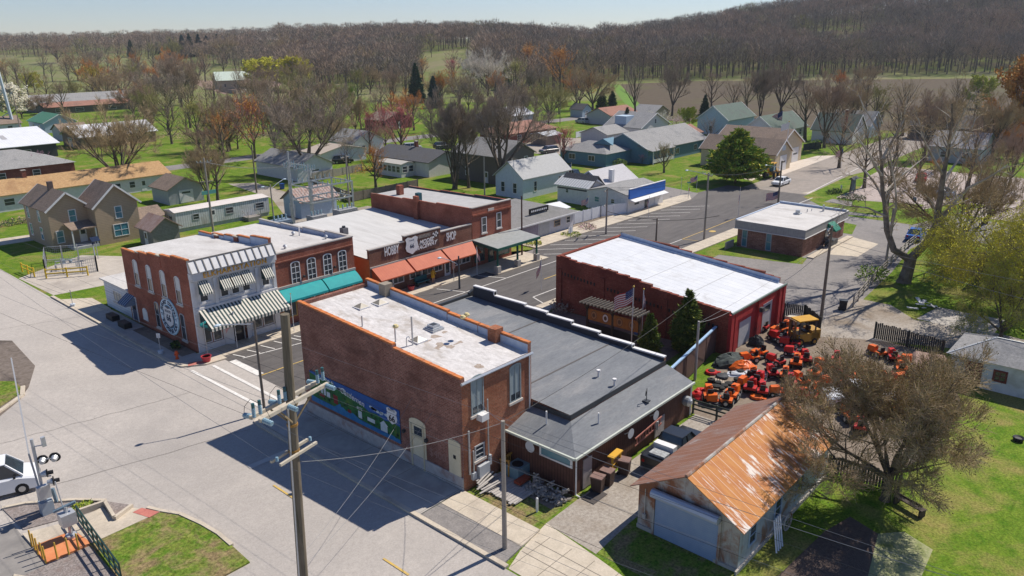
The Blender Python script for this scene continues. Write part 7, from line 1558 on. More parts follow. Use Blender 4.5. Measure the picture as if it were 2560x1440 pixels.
car('red car parked among bare trees past the parking area', at(2302,452), .2, 'sedan', RC); car('pale grey car with raised bonnet on the pink gravel parking area', at(2348,488), 1.2, 'sedan', SC_); car('dark car parked at the edge of the dark hall trees', at(2425,412), .2, 'sedan', DC)
car('pale blue sport utility parked behind the flat brick block', (108.6,39.8,0), PI/2, 'suv', paint('ice',(.5,.6,.66))); car('dark car before the white gabled house with tall windows', at(2090,345), .1, 'sedan', KC)
car('white wagon under the grey-roofed carport', at(1455,308), 1.4, 'suv', SC_)
# backhoe
YM = mat('machine_yellow',(.55,.30,.015),(.48,.25,.02),2,rough=.5); YO = mat('forklift_ochre',(.42,.24,.03),(.34,.19,.04),3,rough=.6)
t = thing('backhoe_loader', 'yellow backhoe loader parked at the kerb before the cream garage', 'backhoe', at(1926,444), .15)
mb = MB(); mb.box(-1.6,-.5,.7,2.0,.5,1.3); mb.box(.6,-.45,1.3,2.0,.45,1.75); mb.build('chassis', YM, t)
mb = MB()
for x in (-1.2,.45):
    for y in (-.7,.7): mb.box(x-.05,y-.05,1.3,x+.05,y+.05,2.75)
o = mb.build('cab_frame', DKM, t); mb = MB(); mb.box(-1.35,-.85,2.75,.6,.85,2.9); mb.build('cab_roof', YM, o); mb = MB(); mb.box(-1.15,-.68,1.4,.4,.68,2.7); mb.build('cab_glass', TGLASS, o)
for x, r in ((-.9,.72),(1.7,.5)):
    for y in (-.95,.95): wheel(t, x, y, r, .42, 'wheel', YM)
mb = MB(); mb.bar((1.2,-.6,1.5),(2.9,-.6,.5),.12,.2); mb.bar((1.2,.6,1.5),(2.9,.6,.5),.12,.2); o = mb.build('loader_arm', YM, t); mb = MB(); mb.extr([(2.8,.1),(3.5,.1),(3.0,.9),(2.8,.9)],'y',-1.05,1.05); mb.v=[(a,b,c) for a,b,c in mb.v]; mb2 = MB(); mb2.faces([(2.8,-1.05,.1),(3.5,-1.05,.15),(2.9,-1.05,.95),(2.8,1.05,.1),(3.5,1.05,.15),(2.9,1.05,.95)],[(0,1,2),(5,4,3),(0,3,4,1),(2,5,3,0)]); mb2.build('bucket', YM, o)
mb = MB(); mb.bar((-1.6,0,1.0),(-2.1,0,3.1),.25,.3); mb.bar((-2.1,0,3.1),(-2.7,0,1.2),.2,.25); o = mb.build('boom', YM, t); mb = MB(); mb.box(-2.95,-.35,.7,-2.4,.35,1.25); mb.build('digging_bucket', DKM, o)
# forklift
t = thing('forklift', 'weathered yellow forklift among the lawn tractors', 'forklift', at(2003,858), 2.6)
mb = MB(); mb.box(-1.3,-.6,.35,.9,.6,1.1); mb.box(-1.45,-.6,.5,-.5,.6,1.35); mb.build('body', YO, t)
mb = MB()
for x in (-.9,.75):
    for y in (-.55,.55): mb.box(x-.05,y-.05,1.1,x+.05,y+.05,2.25)
o = mb.build('overhead_guard', DKM, t); mb = MB(); mb.box(-1.05,-.65,2.25,.9,.65,2.35); mb.build('guard_roof', YM, o)
mb = MB()
for y in (-.38,.38): mb.box(1.0,y-.07,.1,1.16,y+.07,2.3)
for z in (.5,1.3,2.2): mb.box(1.02,-.38,z,1.1,.38,z+.1)
o = mb.build('mast', mat('mast_brown',(.22,.13,.05),rough=.7), t); mb = MB(); mb.box(1.16,-.4,.1,2.2,-.28,.16); mb.box(1.16,.28,.1,2.2,.4,.16); mb.build('fork', DKM, o)
mb = MB(); mb.box(-.5,-.3,1.1,.0,.3,1.25); mb.box(-.6,-.3,1.2,-.5,.3,1.65); mb.build('seat', BLK, t)
for x, r in ((-.85,.3),(.6,.36)):
    for y in (-.55,.55): wheel(t, x, y, r, .26, 'wheel', YO)
# lawn tractors
OM = mat('mower_orange',(.70,.14,.015),(.60,.10,.012),2,rough=.4); RM = mat('mower_red',(.50,.025,.02),(.42,.02,.02),2,rough=.4)
def mower(pm, label):
    t = thing('lawn_tractor', label, 'lawn tractor', (0,0,0))
    mb = MB(); secs = [[(x,-w_,z0),(x,-w_*.8,z1),(x,w_*.8,z1),(x,w_,z0)] for x,w_,z0,z1 in ((.95,.26,.4,.72),(.85,.3,.36,.88),(.15,.32,.36,.95),(.1,.3,.36,.9))]; loft(mb, secs); mb.build('hood', pm, t)
    mb = MB(); mb.box(-.85,-.46,.42,-.15,.46,.62); mb.box(-.6,-.2,.3,.9,.2,.4); mb.build('fender', pm, t)
    mb = MB(); mb.box(-.65,-.22,.62,-.22,.22,.72); mb.box(-.75,-.22,.66,-.63,.22,1.1); mb.build('seat', BLK, t)
    mb = MB(); mb.tube([(.1,0,.85),(-.05,0,1.05)],.03,5); pts = [(-.05+.06*math.cos(a),.19*math.cos(a+1.57),1.06+.15*math.sin(a)*.4) for a in [k*PI/5 for k in range(11)]]; mb.tube(pts,.022,4); mb.build('steering_wheel', BLK, t)
    mb = MB(); mb.lathe([(.1,.12),(.56,.12),(.6,.2),(.55,.3),(.2,.34)],(.1,0,0),12); mb.build('cutting_deck', DKM, t)
    for x, r, w_, y in ((-.5,.3,.24,.42),(.72,.21,.16,.36)):
        for s_ in (-1,1): wheel(t, x, s_*y, r, w_, 'wheel', mat('rim_pale',(.5,.48,.42),rough=.6))
    return t
mo = mower(OM, 'orange lawn tractor among the rows in the mower yard'); mr = mower(RM, 'red lawn tractor among the rows in the mower yard')
MPOS = [(1772,998,0,.6),(1795,1012,0,2.2),(1832,995,0,.3),(1818,1008,0,.5),(1862,962,0,2.9),(1882,948,0,.4),(1895,962,1,.2),(1872,905,0,2.6),(1895,895,0,2.8),(1938,912,1,1.2),(1928,940,1,.8),(1945,855,1,1.2),(1942,838,0,2.9),(1962,828,0,.2),(1982,845,0,.1),(1975,868,1,1.8),(1900,825,1,1.6),(1985,890,1,1.9),(1990,915,0,.4),(2012,905,1,.6),(1962,945,0,.2),(1975,965,1,.5),(2000,960,0,1.1),(1950,990,0,2.0),(1905,985,1,.4),(1878,978,1,.2),(2040,940,0,.2),(2060,925,0,1.4),(2090,905,1,.5),(2105,940,1,.9),(2075,965,0,2.4),(2045,985,0,.6),(2015,1000,1,1.7),(2120,975,0,.3),(2130,1000,1,2.0),(2090,1005,0,1.0),(2150,950,0,.2),(2175,975,1,.8),(2160,1010,0,2.7),(2205,960,0,.5),(2230,985,1,1.2),(2120,1050,0,.7),(2250,930,0,.3),(2280,915,0,1.9),(2300,945,1,.9),(2265,960,0,2.4),(2330,935,0,.5),(2230,900,1,.4),(2190,890,0,1.1),(2150,1075,1,.3),(2205,1030,0,1.6),(2275,1010,0,.2)]
tr_ = []; first = [True, True]; R = random.Random(9)
for px, py, c, a in MPOS:
    p = at(px,py,0); p = (p.x,p.y,.03)
    if p[1] < 15 and p[0] < 45.5: continue
    s = (mo, mr)[c]
    if first[c]: s.location = p; s.rotation_euler = (0,0,a); first[c] = False; tr_.append((s,('orange','red')[c]+' lawn tractor')); s['group'] = 'lawn tractors in the yard'
    else: tr_.append((copy_tree(s, p, a+R.uniform(-.2,.2), None, R.uniform(.85,1.0)), ('orange','red')[c]+' lawn tractor'))
YMARK = [('the dark board gate',46.3,22.2),('the forklift',63.6,22.4),('the rusty camper',61.4,12.4),('the rear wall of the warehouse',60,27.1),('the back end of the barn',44.5,16.5),('the pallet',50.3,24.6)]
ranked(tr_, YMARK)
yl = []
# yard clutter
def tarpheap(label, p, r, h, m, name='tarp_heap', cat='tarp', seed=1, ex=1, rot=0):
    R = random.Random(seed); t = MB(); n, k = 14, 6; rows = []
    for i in range(k+1):
        q = i/k; rows.append([(math.cos(2*PI*j/n)*r*ex*math.cos(q*PI/2)*R.uniform(.8,1.15), math.sin(2*PI*j/n)*r*math.cos(q*PI/2)*R.uniform(.8,1.15), h*math.sin(q*PI/2)*R.uniform(.85,1.1)) for j in range(n)])
    loft(t, rows); o = t.build(name, m); o.location = p; o.rotation_euler = (0,0,rot); return tag(o, label, cat)
tarpheap('crumpled orange-red cover heaped between the lawn tractors', at(1858,925,0), 1.1,.8, OM, seed=3); tarpheap('grey-white plastic sheet trailing beside the orange cover', at(1875,938,0), .8,.4, mat('plastic_sheet',(.5,.53,.56),(.6,.62,.64),3,rough=.4), 'plastic_sheet','sheet',4,2.4,-.9)
tarpheap('red plastic cover lying by the board gate', at(1755,990,0), .8,.5, RM, 'plastic_cover','cover',5,1.3,.6); tarpheap('dark covered machine against the brown yard fence', at(1824,908,0), 1.05,.85, mat('dark_tarp',(.03,.04,.04),(.06,.075,.07),3,rough=.8), 'covered_machine','machine',6,1.7,-.3)
tarpheap('dark bagged heap by the red brick rear wall', at(1890,862,0), .7,.9, BLK, 'bagged_heap','heap',7)
mb = MB()
for k in range(6): mb.box(-.6,-.55+.2*k,.1,.6,-.42+.2*k,.14)
for y in (-.5,0,.5): mb.box(-.6+.0,y-.05,0,.6,y+.05,.1)
o = mb.build('wooden_pallet', mat('pallet_wood',(.3,.25,.19),(.36,.3,.24),4,rough=.9)); o.location = at(1805,962,0); o.rotation_euler=(0.25,0,.5); tag(o,'grey wooden pallet propped in the mower yard','pallet')
R = random.Random(12)
for k in range(14):
    p = at(1790+R.uniform(-25,70),945+R.uniform(-12,40),0); mb = MB(); r = R.uniform(.24,.34); mb.lathe([(r*.55,0),(r,.03),(r,.17),(r*.55,.2)],(0,0,0),12); o = mb.build('loose_tyre', RUB); o.location = (p.x,p.y,.02+.1*(k%3)); tag(o,'','tyre','loose tyres'); yl.append((o,'black loose tyre'))
R = random.Random(15)
for k in range(16):
    p = at(*R.choice(((1790,925),(1845,955),(1900,1000),(2050,960),(2170,940),(2240,960),(2000,940),(2095,985),(2310,925)))); p = (p.x+R.uniform(-2,2),p.y+R.uniform(-1.5,1.5),.02)
    if p[1] < 15 and p[0] < 45.5: continue
    mb = MB(); mb.lathe([(.05,.0),(.45,.0),(.52,.1),(.46,.2),(.12,.24)],(0,0,0),10); mb.box(.3,-.12,.05,.75,.12,.15); o = mb.build('mower_deck', (OM,RM,DKM)[k%3]); o.location = p; o.rotation_euler = (0,0,R.uniform(0,6)); tag(o,'','mower deck','loose mower decks'); yl.append((o,('orange','red','black')[k%3]+' loose mower deck'))
ranked(yl, YMARK)
mb = MB(); mb.box(-.9,-.6,.3,.9,.6,.8); mb.box(-.9,-.6,.8,-.82,.6,1.0); o = mb.build('utility_trailer', mat('cream_box',(.5,.47,.38),rough=.7)); o.location = at(1985,812,0); tag(o,'cream box trailer by the dark board fence','trailer')
t = thing('rusty_camper', 'brown rust-roofed camper shell under the bare budded tree', 'camper', (61.4,12.4,0), .25); mb = MB(); mb.box(-2.2,-1.1,.5,2.2,1.1,1.9); mb.build('body', mat('camper_side',(.4,.36,.3),rough=.8), t); mb = MB(); mb.extr([(-1.2,1.9),(1.2,1.9),(1.0,2.1),(-1.0,2.1)],'x',-2.3,2.3); mb.build('roof', mat('camper_rust',(.24,.15,.12),(.3,.2,.16),2,rough=.8), t)
for x in (-1.2,1.2):
    for y in (-.95,.95): wheel(t,x,y,.32,.2)
car('white old pickup with a pale bonnet stuck under the bare budded tree', at(2150,1015,0), 2.2, 'pickup', WC)
# ------------------------------------------------------------------ poles, lamps, wires
WOOD = mat('pole_wood',(.17,.135,.10),(.23,.19,.15),2.5,(.13,.11,.08),1.2,rough=.95,st=(3,3,.4)); WOODL = mat('pole_wood_light',(.26,.23,.2),(.33,.29,.25),2.5,rough=.95,st=(3,3,.4)); INS = mat('insulator_grey',(.22,.33,.38),(.28,.4,.45),4,rough=.25,spec=.6); WIRE = mat('wire_light',(.22,.22,.22),rough=.6); WIRED = mat('wire_dark',(.04,.04,.04),rough=.7)
def pole(label, px, py, ptop, r=.15, m=None, name='utility_pole', lean=0, cat='utility pole', r1=None):
    b = at(px,py); h = htop(b, ptop); t = thing(name, label, cat, b); mb = MB(); top = Vector((0,0,h))
    mb.tube([(0,0,-.1),(0,0,h)], [r, r1 or r*.72], 9); mb.build('shaft', m or WOOD, t); return t, h
def crossarm(t, z, half, ax=(1,0,0), pins=(-1,-.5,.5,1), m=None, off=.16, sz=.11):
    ax = Vector(ax).normalized(); n = Vector((-ax.y,ax.x,0)); mb = MB(); c = n*off+Vector((0,0,z)); mb.bar(c-ax*half, c+ax*half, sz, sz); o = mb.build('crossarm', m or WOODL, t); mb = MB()
    for p in pins: q = c+ax*half*p; mb.lathe([(.03,.05),(.06,.1),(.04,.14),(.06,.2),(.02,.25)],q,7)
    if pins: mb.build('insulator', INS, o)
    return [Vector(t.location)+c+ax*half*p+Vector((0,0,.22)) for p in pins]
def wire(label, a, b, sag=.5, r=.011, m=None, group='overhead wires', n=14):
    a, b = Vector(a), Vector(b); mb = MB(); pts = [a.lerp(b,i/n)-Vector((0,0,4*sag*(i/n)*(1-i/n))) for i in range(n+1)]; mb.tube(pts, r, 4); o = mb.build('overhead_wire', m or WIRE); return tag(o, label, 'wire', group)
def arm_lamp(t, z, d, L=2.0, rise=.5, m=None):
    d = Vector(d).normalized(); mb = MB(); mb.tube([Vector((0,0,z)),Vector((0,0,z+rise*.6))+d*L*.5,Vector((0,0,z+rise))+d*L],.04,6); o = mb.build('lamp_arm', m or GALV, t); mb = MB(); c = Vector((0,0,z+rise))+d*(L+.2); mb.ball(c,.24,9,5,0,(1.2,.75,.4)); mb.build('lamp_head', mat('lamp_blue_grey',(.42,.52,.58),rough=.4), o)
# the big pole in front
b = at(764,1545,0); hb = htop(b, 785); t = thing('utility_pole', 'tall weathered wooden pole in front with grey insulators on double crossarms', 'utility pole', b); tp = at(712,785,hb)-Vector((b.x,b.y,0))
mb = MB(); mb.tube([(0,0,-.2),(tp.x*.5,tp.y*.5,hb*.5),tp],[.25,.22,.185],12); mb.build('shaft', mat('grey_pole_wood',(.13,.105,.075),(.19,.16,.115),2.2,(.085,.075,.05),1.0,rough=.95,st=(4,4,.35)), t)
P = lambda z: Vector((tp.x*z/hb, tp.y*z/hb, z))
def zat(py):
    lo, hi = 0, hb
    for _ in range(30):
        m = (lo+hi)/2
        if proj(b+P(m))[1] > py: lo = m
        else: hi = m
    return lo
z1 = zat(1000); z2 = zat(1130); FRONT = []
axv = Vector((1,.22,0)).normalized(); nv = Vector((-axv.y,axv.x,0))
INSB = mat('insulator_blue',(.17,.28,.35),(.24,.36,.43),4,rough=.25,spec=.6)
for z, half, sz in ((z1,2.0,.14),(z2,1.1,.11)):
    c = P(z)
    for s_ in (-1,1):
        mb = MB(); q = c+nv*s_*.27; mb.bar(q-axv*half,q+axv*half,sz,sz*1.1); mb.build('crossarm', mat('arm_wood',(.42,.37,.29),(.5,.45,.36),3,rough=.9), t)
c = P(z1)
def bell(base, h, r, par, ax=None):
    mb = MB(); ax = Vector(ax) if ax else Vector((0,0,1)); base = Vector(base)
    pts = [base+ax*h*k/10 for k in range(11)]; mb.tube(pts,[r*(1 if k%2 else .78) for k in range(11)],9); return mb.build('insulator', INSB, par)
mb = MB(); mb.bar(c+axv*.95-Vector((0,0,.05))+nv*.29,P(z1-1.1)+nv*.12,.05,.07); mb.bar(c-axv*.95-Vector((0,0,.05))+nv*.29,P(z1-1.1)+nv*.12,.05,.07); mb.bar(c+axv*.95-Vector((0,0,.05))-nv*.29,P(z1-1.1)-nv*.12,.05,.07); mb.bar(c-axv*.95-Vector((0,0,.05))-nv*.29,P(z1-1.1)-nv*.12,.05,.07); mb.build('brace', mat('brace_tan',(.25,.19,.11),rough=.8), t)
for u in (-1.85,-.45,1.85):
    q = c+axv*u
    for s_ in (-1,1):
        e = q+axv*.17*s_+Vector((0,0,.1)); bell(e,.42,.085,t); mb = MB(); mb.tube([e+Vector((0,0,.42)),e+Vector((0,0,.62))],.07,7); mb.build('fuse_cap', mat('cap_teal',(.03,.10,.11),rough=.5), t)
        s2 = q+nv*s_*.3+Vector((0,0,-.02)); bell(s2,.5,.12,t,nv*s_+Vector((0,0,-.1)))
        FRONT.append(Vector(b)+s2+nv*s_*.5)
    mb = MB(); mb.tube([q+nv*.8+Vector((0,0,-.05)),q+nv*.7+Vector((0,0,.35)),q+nv*.3+Vector((0,0,.78)),q+Vector((0,0,.72)),q-nv*.45+Vector((0,0,.65)),q-nv*.78+Vector((0,0,.1))],.012,4); mb.build('jumper', WIRED, t)
mb = MB(); mb.tube([P(z1-.1)-axv*.22-nv*.05,P(z1-1.8)-axv*.24-nv*.05,P(.4)-axv*.22],.045,6); mb.build('conduit', GALV, t)
for z, a in ((z1-1.15,.22),(z2+.1,.2)): mb = MB(); mb.lathe([(.24,-.06),(.245,.06)],P(z),10); mb.build('band', mat('rust_band',(.3,.16,.04),rough=.7), t)
for u in (-1.0,1.0):
    q = P(z2)+axv*u; bell(q+Vector((0,0,.06)),.2,.07,t)
# wires through the front pole (two directions along the side street)
NTH = ('first','second','third','fourth','fifth','sixth')
for i, f in enumerate(FRONT):
    s_ = -1 if i%2 == 0 else 1
    far = Vector((f.x-10+.3*i, 150, 13)) if s_ > 0 else Vector((f.x+7.5,-26,11.5))
    wire(NTH[i//2]+' thin conductor from the left on the front pole, running '+('up the side street' if s_ > 0 else 'towards the viewer'), f, far, 1.6, .008, WIRED if i%3 else WIRE)
lo = [Vector(b)+P(z2)+axv*u for u in (-1.0,1.0)]
for i, f in enumerate(lo):
    wire(('left','right')[i]+' lower service wire from the front pole over the side street', f, Vector((21-i*1.2,140,9)), 1.3, .010, WIRE); wire(('left','right')[i]+' lower service wire from the front pole towards the barn', f, Vector((27.5+i,-22,7.5)), 1.0, .006, WIRE)
wire('white service cable from the front pole to the mural building door side', Vector(b)+P(zat(1390)), (28.1,33.4,5.0), .5, .010); wire('second white service cable from the front pole to the arched panel', Vector(b)+P(zat(1420)), (28.1,31.6,4.6), .4, .010)
# others
p2, h2 = pole('bare weathered pole by the rear driveway kerb', 1262,1375,1052,.14,WOODL); T2 = Vector(p2.location)+Vector((0,0,h2-.1))
wire('twisted cable from the driveway pole over the dark roof to the yard pole', T2, (51.4,26.7,7.2), .4, .018, WIRED); wire('service drop from the driveway pole to the mural building rear', T2, (29.3,29.1,6.0), .2, .014); wire('service drop from the driveway pole to the lean-to corner', T2, (32.3,26.5,2.9), .2, .014); wire('cable from the driveway pole to the front pole', T2, Vector(b)+P(z2-.5), .4, .014); wire('cable from the driveway pole past the barn front', T2, (30,-10,8), .8, .014)
p3, h3 = pole('wooden pole with crossarms and transformer brackets beside the warehouse lane', 2052,800,565,.16); e3 = crossarm(p3,h3-.35,1.0,(1,.15,0)); crossarm(p3,h3-.8,.9,(1,.15,0),()); mb = MB(); mb.tube([(.2,.1,h3-2.9),(.5,.2,h3-2.4),(.2,.1,h3-2.0)],.04,5); mb.build('cable_loop', BLK, p3)
p4, h4 = pole('plain grey metal yard pole by the brown yard fence', 1737,950,803,.12,mat('pole_grey',(.34,.33,.32),(.4,.39,.37),3,rough=.8)); T4 = Vector(p4.location)+Vector((0,0,h4-.1)); wire('white cable from the yard pole to the warehouse corner', T4, (57.7,27.0,4.0), .15, .018); wire('thin wire from the yard pole to the lane pole', T4, Vector(p3.location)+Vector((0,0,h3-1.2)), .4, .012)
p5, h5 = pole('crossarm pole on the pavement before the white board fence', 1515,585,470,.14,WOODL); e5 = crossarm(p5,h5-.3,1.1,(.9,.4,0)); crossarm(p5,h5-2.3,1.2,(.9,.4,0),(-1,1)); 
p6, h6 = pole('main street lamp pole with a long arm', 1760,600,432,.15,WOODL,'street_lamp',cat='street lamp'); arm_lamp(p6,h6-.3,(-.6,.8,0),2.6,.6); e6 = crossarm(p6,h6-.25,1.1,(.5,.85,0))
p7, h7 = pole('wooden street pole with a flag bracket beyond the flat brick block', 1945,508,402,.15); arm_lamp(p7,h7-1.2,(-.6,.8,0),2.2,.5)
p8, h8 = pole('leaning grey pole before the sycamore', 2212,675,520,.15,WOODL); p9, h9 = pole('wooden pole behind the hobby shop roof', 876,545,388,.15,WOODL); crossarm(p9,h9-.3,1.0,(1,.3,0))
p10, h10 = pole('pole with green street banner signs behind the corner building', 535,592,395,.16,WOODL); crossarm(p10,h10-.6,.9,(1,-.3,0)); crossarm(p10,h10-3.2,.8,(1,-.3,0),())
mb = MB(); mb.box(-.95,-.1,h10-4.9,1.1,-.02,h10-4.4); mb.build('street_banner', mat('banner_green',(.10,.3,.26),rough=.6), p10)
p11, h11 = pole('dark wooden pole beside the gravel alley', 642,482,362,.16); p12, h12 = pole('tall steel pole with lamp at the substation corner', 738,572,378,.14,GALV); p13, h13 = pole('double-arm lamp pole before the substation', 690,600,462,.12,WOODL,'street_lamp',cat='street lamp'); arm_lamp(p13,h13-.6,(1,.1,0),2.2,1.0); arm_lamp(p13,h13-.3,(-.8,.3,0),.8,.1)
p14, h14 = pole('short dark post rising past the warehouse parapet', 1640,604,545,.13); p15, h15 = pole('slim pole in the back lawn by the garden fence', 876,470,415,.1,WOODL); p16, h16 = pole('dark pole at the lawn of the grey-roofed garages', 60,372,230,.14); p17, h17 = pole('pole by the brown-roofed ranch house drive', 1400,310,240,.12)
p18, h18 = pole('short dark utility post by the porch building rear', 1305,640,490,.12,mat('post_brown',(.10,.05,.04),rough=.8)); p19, h19 = pole('pole standing right of the charcoal house', 1212,500,390,.14,WOODL)
p20, h20 = pole('pole beside the golf meadow road', 1238,260,190,.1,WOODL)
for i, (a, bb) in enumerate(zip(e5, e6)): wire(NTH[i]+' conductor strung along the main street between the two street poles', a, bb, .7, .012, WIRED)
for i, a in enumerate(e6[:2]): wire(NTH[i]+' conductor from the lamp pole onward up the main street', a, Vector(p7.location)+Vector((0,0,h7-.4)), .7, .012, WIRED)
wire('dark cable crossing above the main street to the warehouse', Vector(p5.location)+Vector((0,0,h5-3.2)), (91.5,45.5,3.6), .9, .03, WIRED)
wire('white cable from the substation pole to the banner pole', Vector(p12.location)+Vector((0,0,h12-2)), Vector(p10.location)+Vector((0,0,h10-.5)), .6, .03, WIRE)
wire('twisted cable from the lane pole down to the warehouse rear corner', Vector(p3.location)+Vector((0,0,h3-1.5)), (68.6,27.0,4.0), .3, .018); wire('wire from the lane pole over the alley to the right', Vector(p3.location)+Vector((0,0,h3-1.3)), (74,-8,6.5), .6, .014); wire('second wire from the lane pole over the alley', Vector(p3.location)+Vector((0,0,h3-1.6)), (66,-10,6), .6, .014)
for k in range(3): wire(NTH[k]+' long conductor above the left half of the side street', (16+1.7*k,128,8.5+.5*k), (25.5+1.0*k,-24,9+.3*k), 1.5, .008, WIRED if k%2 else WIRE)
# lattice mast far left
t = thing('steel_mast', 'tall pale steel mast cut by the left picture edge', 'mast', at(38,330)); hm = 24
mb = MB(); mb.tube([(0,0,0),(-1.2,1.2,hm)],[.5,.35],6); mb.tube([(-3.2,3.0,0),(-1.6,1.6,hm)],[.3,.22],6); 
for z in (6,12,18): q = z/hm; mb.bar((-1.2*q,1.2*q,z),(-3.2+1.6*q,3-1.4*q,z-2),.2,.2)
mb.build('shaft', mat('mast_pale',(.48,.53,.57),rough=.5), t)
# street lamps of the near street
sl, hs = pole('slender street lamp at the mural corner with a curved arm', 662,1032,802,.11,mat('lamp_brown',(.12,.10,.085),(.16,.14,.12),3,rough=.7),'street_lamp',cat='street lamp'); arm_lamp(sl,hs-.25,(-.9,.45,0),2.2,.25)
sl2, hs2 = pole('dark steel street lamp before the hobby shop awnings', 1149,722,640,.12,mat('lamp_dark',(.08,.085,.09),rough=.6),'street_lamp',cat='street lamp'); arm_lamp(sl2,hs2-1.0,(-.9,.5,0),1.9,1.0)
# ------------------------------------------------------------------ flags
FR, FWt, FB = mat('flag_red',(.45,.03,.035),rough=.8), mat('flag_white',(.68,.66,.64),rough=.8), mat('flag_blue',(.02,.03,.14),rough=.8)
def flag_mesh(L, H, wav, droop, seed=0):
    R = random.Random(seed); n = 12; mb = MB()
    def pt(u, v): return (u*L*(1-droop*.45), wav*math.sin(u*5+seed)*u, -v*H-u*L*droop+.05*math.sin(u*7+2))
    for k in range(13):
        for i in range(n):
            u0,u1 = i/n,(i+1)/n; v0,v1 = k/13,(k+1)/13; m = 2 if (u0 < .4 and k < 7) else (0 if k%2 == 0 else 1)
            mb.poly([pt(u0,v1),pt(u1,v1),pt(u1,v0),pt(u0,v0)], m)
    for r in range(4):
        for c_ in range(5):
            u, v = .05+.075*c_, .07+.125*r; q = pt(u,v)
            for s_ in (-.012,.012): mb.poly([(q[0]-.03,q[1]+s_,q[2]-.03),(q[0]+.03,q[1]+s_,q[2]-.03),(q[0],q[1]+s_,q[2]+.035)],1)
    return mb
def flagpole(label, px, py, h, L=1.5, Hh=.9, rot=2.6, droop=.5, pr=.03, name='flag_pole', wf=False, b=None):
    b = b or at(px,py,0); t = thing(name, label, 'flag', b); mb = MB(); mb.tube([(0,0,0),(0,0,h)],pr,6); o = mb.build('pole', WTRIM, t); mb = MB(); mb.ball((0,0,h+.03),pr*2,6,4); mb.build('finial', mat('finial_gold',(.5,.35,.08),rough=.4,metal=.5), o)
    mb = flag_mesh(L,Hh,.12,droop,int(px)); o = mb.build('flag', [FR,FWt,FB] if not wf else [FWt,FWt,FWt], t); o.location = (0,0,h-.08); o.rotation_euler = (0,0,rot); return t
flagpole('drooping striped flag on a pole before the striped awning', 594,872,3.6,1.3,.8,2.6,.9); flagpole('striped flag on a pole beside the teal awning', 736,832,3.8,1.3,.8,1.2,1.0); flagpole('striped flag on a short pole left of the hobby shop', 942,728,3.0,1.4,.8,2.9,.35); flagpole('striped flag on a pole between hobby shop and porch', 1193,688,3.4,1.2,.7,.3,1.1)
flagpole('striped flag on the street pole before the dark roofed tavern', 1353,725,3.5,1.3,.8,1.6,1.2); flagpole('large striped flag on a white pole by the memorial pergola', 1578,870,5.6,2.0,1.3,2.5,.35,.05); flagpole('second striped flag by the memorial pergola', 1604,845,4.6,1.6,1.0,.3,1.0,.045)
flagpole('small striped flag on the lawn by the low pale shop', 1470,545,3.2,1.3,.8,2.6,.4); flagpole('small striped flag before the blue-fascia store', 1621,545,3.2,1.2,.7,1.2,1.1); flagpole('striped flag on the verge by the lamp pole', 1741,480,3.0,1.6,.9,2.7,.3); flagpole('drooping flag by the flat brick block corner', 1845,545,4.6,1.4,.9,.5,1.3)
flagpole('big striped flag on a tall pole behind the cream garage', 1950,350,7.5,4.0,2.4,2.7,.35,.08); flagpole('white flag on a tall pole before the cream garage', 1962,415,9.0,2.2,1.3,2.7,.25,.07,wf=True); flagpole('striped flag lying out from the pole beside the white sedan', 1943,507,2.0,2.4,1.2,2.6,.15); flagpole('faded flag on a pole before the ranch house lawn', 1428,455,3.6,2.0,1.2,2.7,.5)
flagpole('tiny striped flag near the end of the main street', 2103,420,4.0,2.0,1.2,2.6,.3)
# ------------------------------------------------------------------ railway crossing gear
ALU = mat('brushed_alloy',(.46,.48,.50),(.54,.55,.57),4,rough=.4,metal=.4)
b = at(120,1283); hm = htop(b,1098); t = thing('crossing_signal', 'railway crossing signal mast with round black lamp discs and a raised gate arm', 'crossing signal', b)
mb = MB(); mb.tube([(0,0,0),(0,0,hm)],.09,9); mb.build('mast', ALU, t)
mb = MB(); mb.box(-.32,-.28,.05,.32,.28,.85); mb.build('base_box', mat('box_blue_grey',(.3,.35,.4),rough=.5), t); mb = MB(); mb.box(-.35,-.42,1.15,.3,-.1,1.95); mb.build('relay_box', ALU, t)
ex_ = Vector((.78,-.62,0)); ny = Vector((-.62,-.78,0))
def disc_lamp(c, n, r, par):
    n = Vector(n).normalized(); u = n.orthogonal().normalized(); v = n.cross(u); mb = MB(); k = 18
    ring = [c+u*r*math.cos(2*PI*j/k)+v*r*math.sin(2*PI*j/k) for j in range(k)]; mb.poly(ring); mb.poly([p+n*.04 for p in ring]); mb.faces(ring+[p+n*.04 for p in ring],[(j,(j+1)%k,k+(j+1)%k,k+j) for j in range(k)]); o = mb.build('lamp_disc', BLK, par)
    mb = MB(); mb.tube([c-n*.3,c-n*.02],[.12,.2],10); mb.build('lamp_housing', ALU, o); mb = MB(); mb.tube([c+n*.05,c+n*.32],.12,9,cap=False); mb.build('lamp_hood', BLK, o)
disc_lamp(ex_*.35+Vector((0,0,hm*.72)), ex_*.3+Vector((.2,.9,.1)), .3, t); disc_lamp(ex_*1.0+Vector((0,0,hm*.74)), ex_*.3+Vector((.2,.9,.1)), .3, t)
disc_lamp(ex_*.4+Vector((0,0,hm*.54)), ex_*.9+Vector((0,.3,0)), .24, t); disc_lamp(ex_*.55-Vector((0,.35,0))+Vector((0,0,hm*.46)), ex_*.9+Vector((0,.3,0)), .28, t)
mb = MB(); mb.bar((0,0,hm*.72),ex_*1.2+Vector((0,0,hm*.74)),.07,.07); mb.bar((0,0,hm*.5),ex_*.6+Vector((0,0,hm*.5)),.06,.06); mb.bar((0,0,hm*.9),Vector((.45,-.2,hm*.9)),.05,.05); mb.box(.4,-.3,hm*.88,.6,-.1,hm*1.0); mb.build('lamp_bracket', ALU, t)
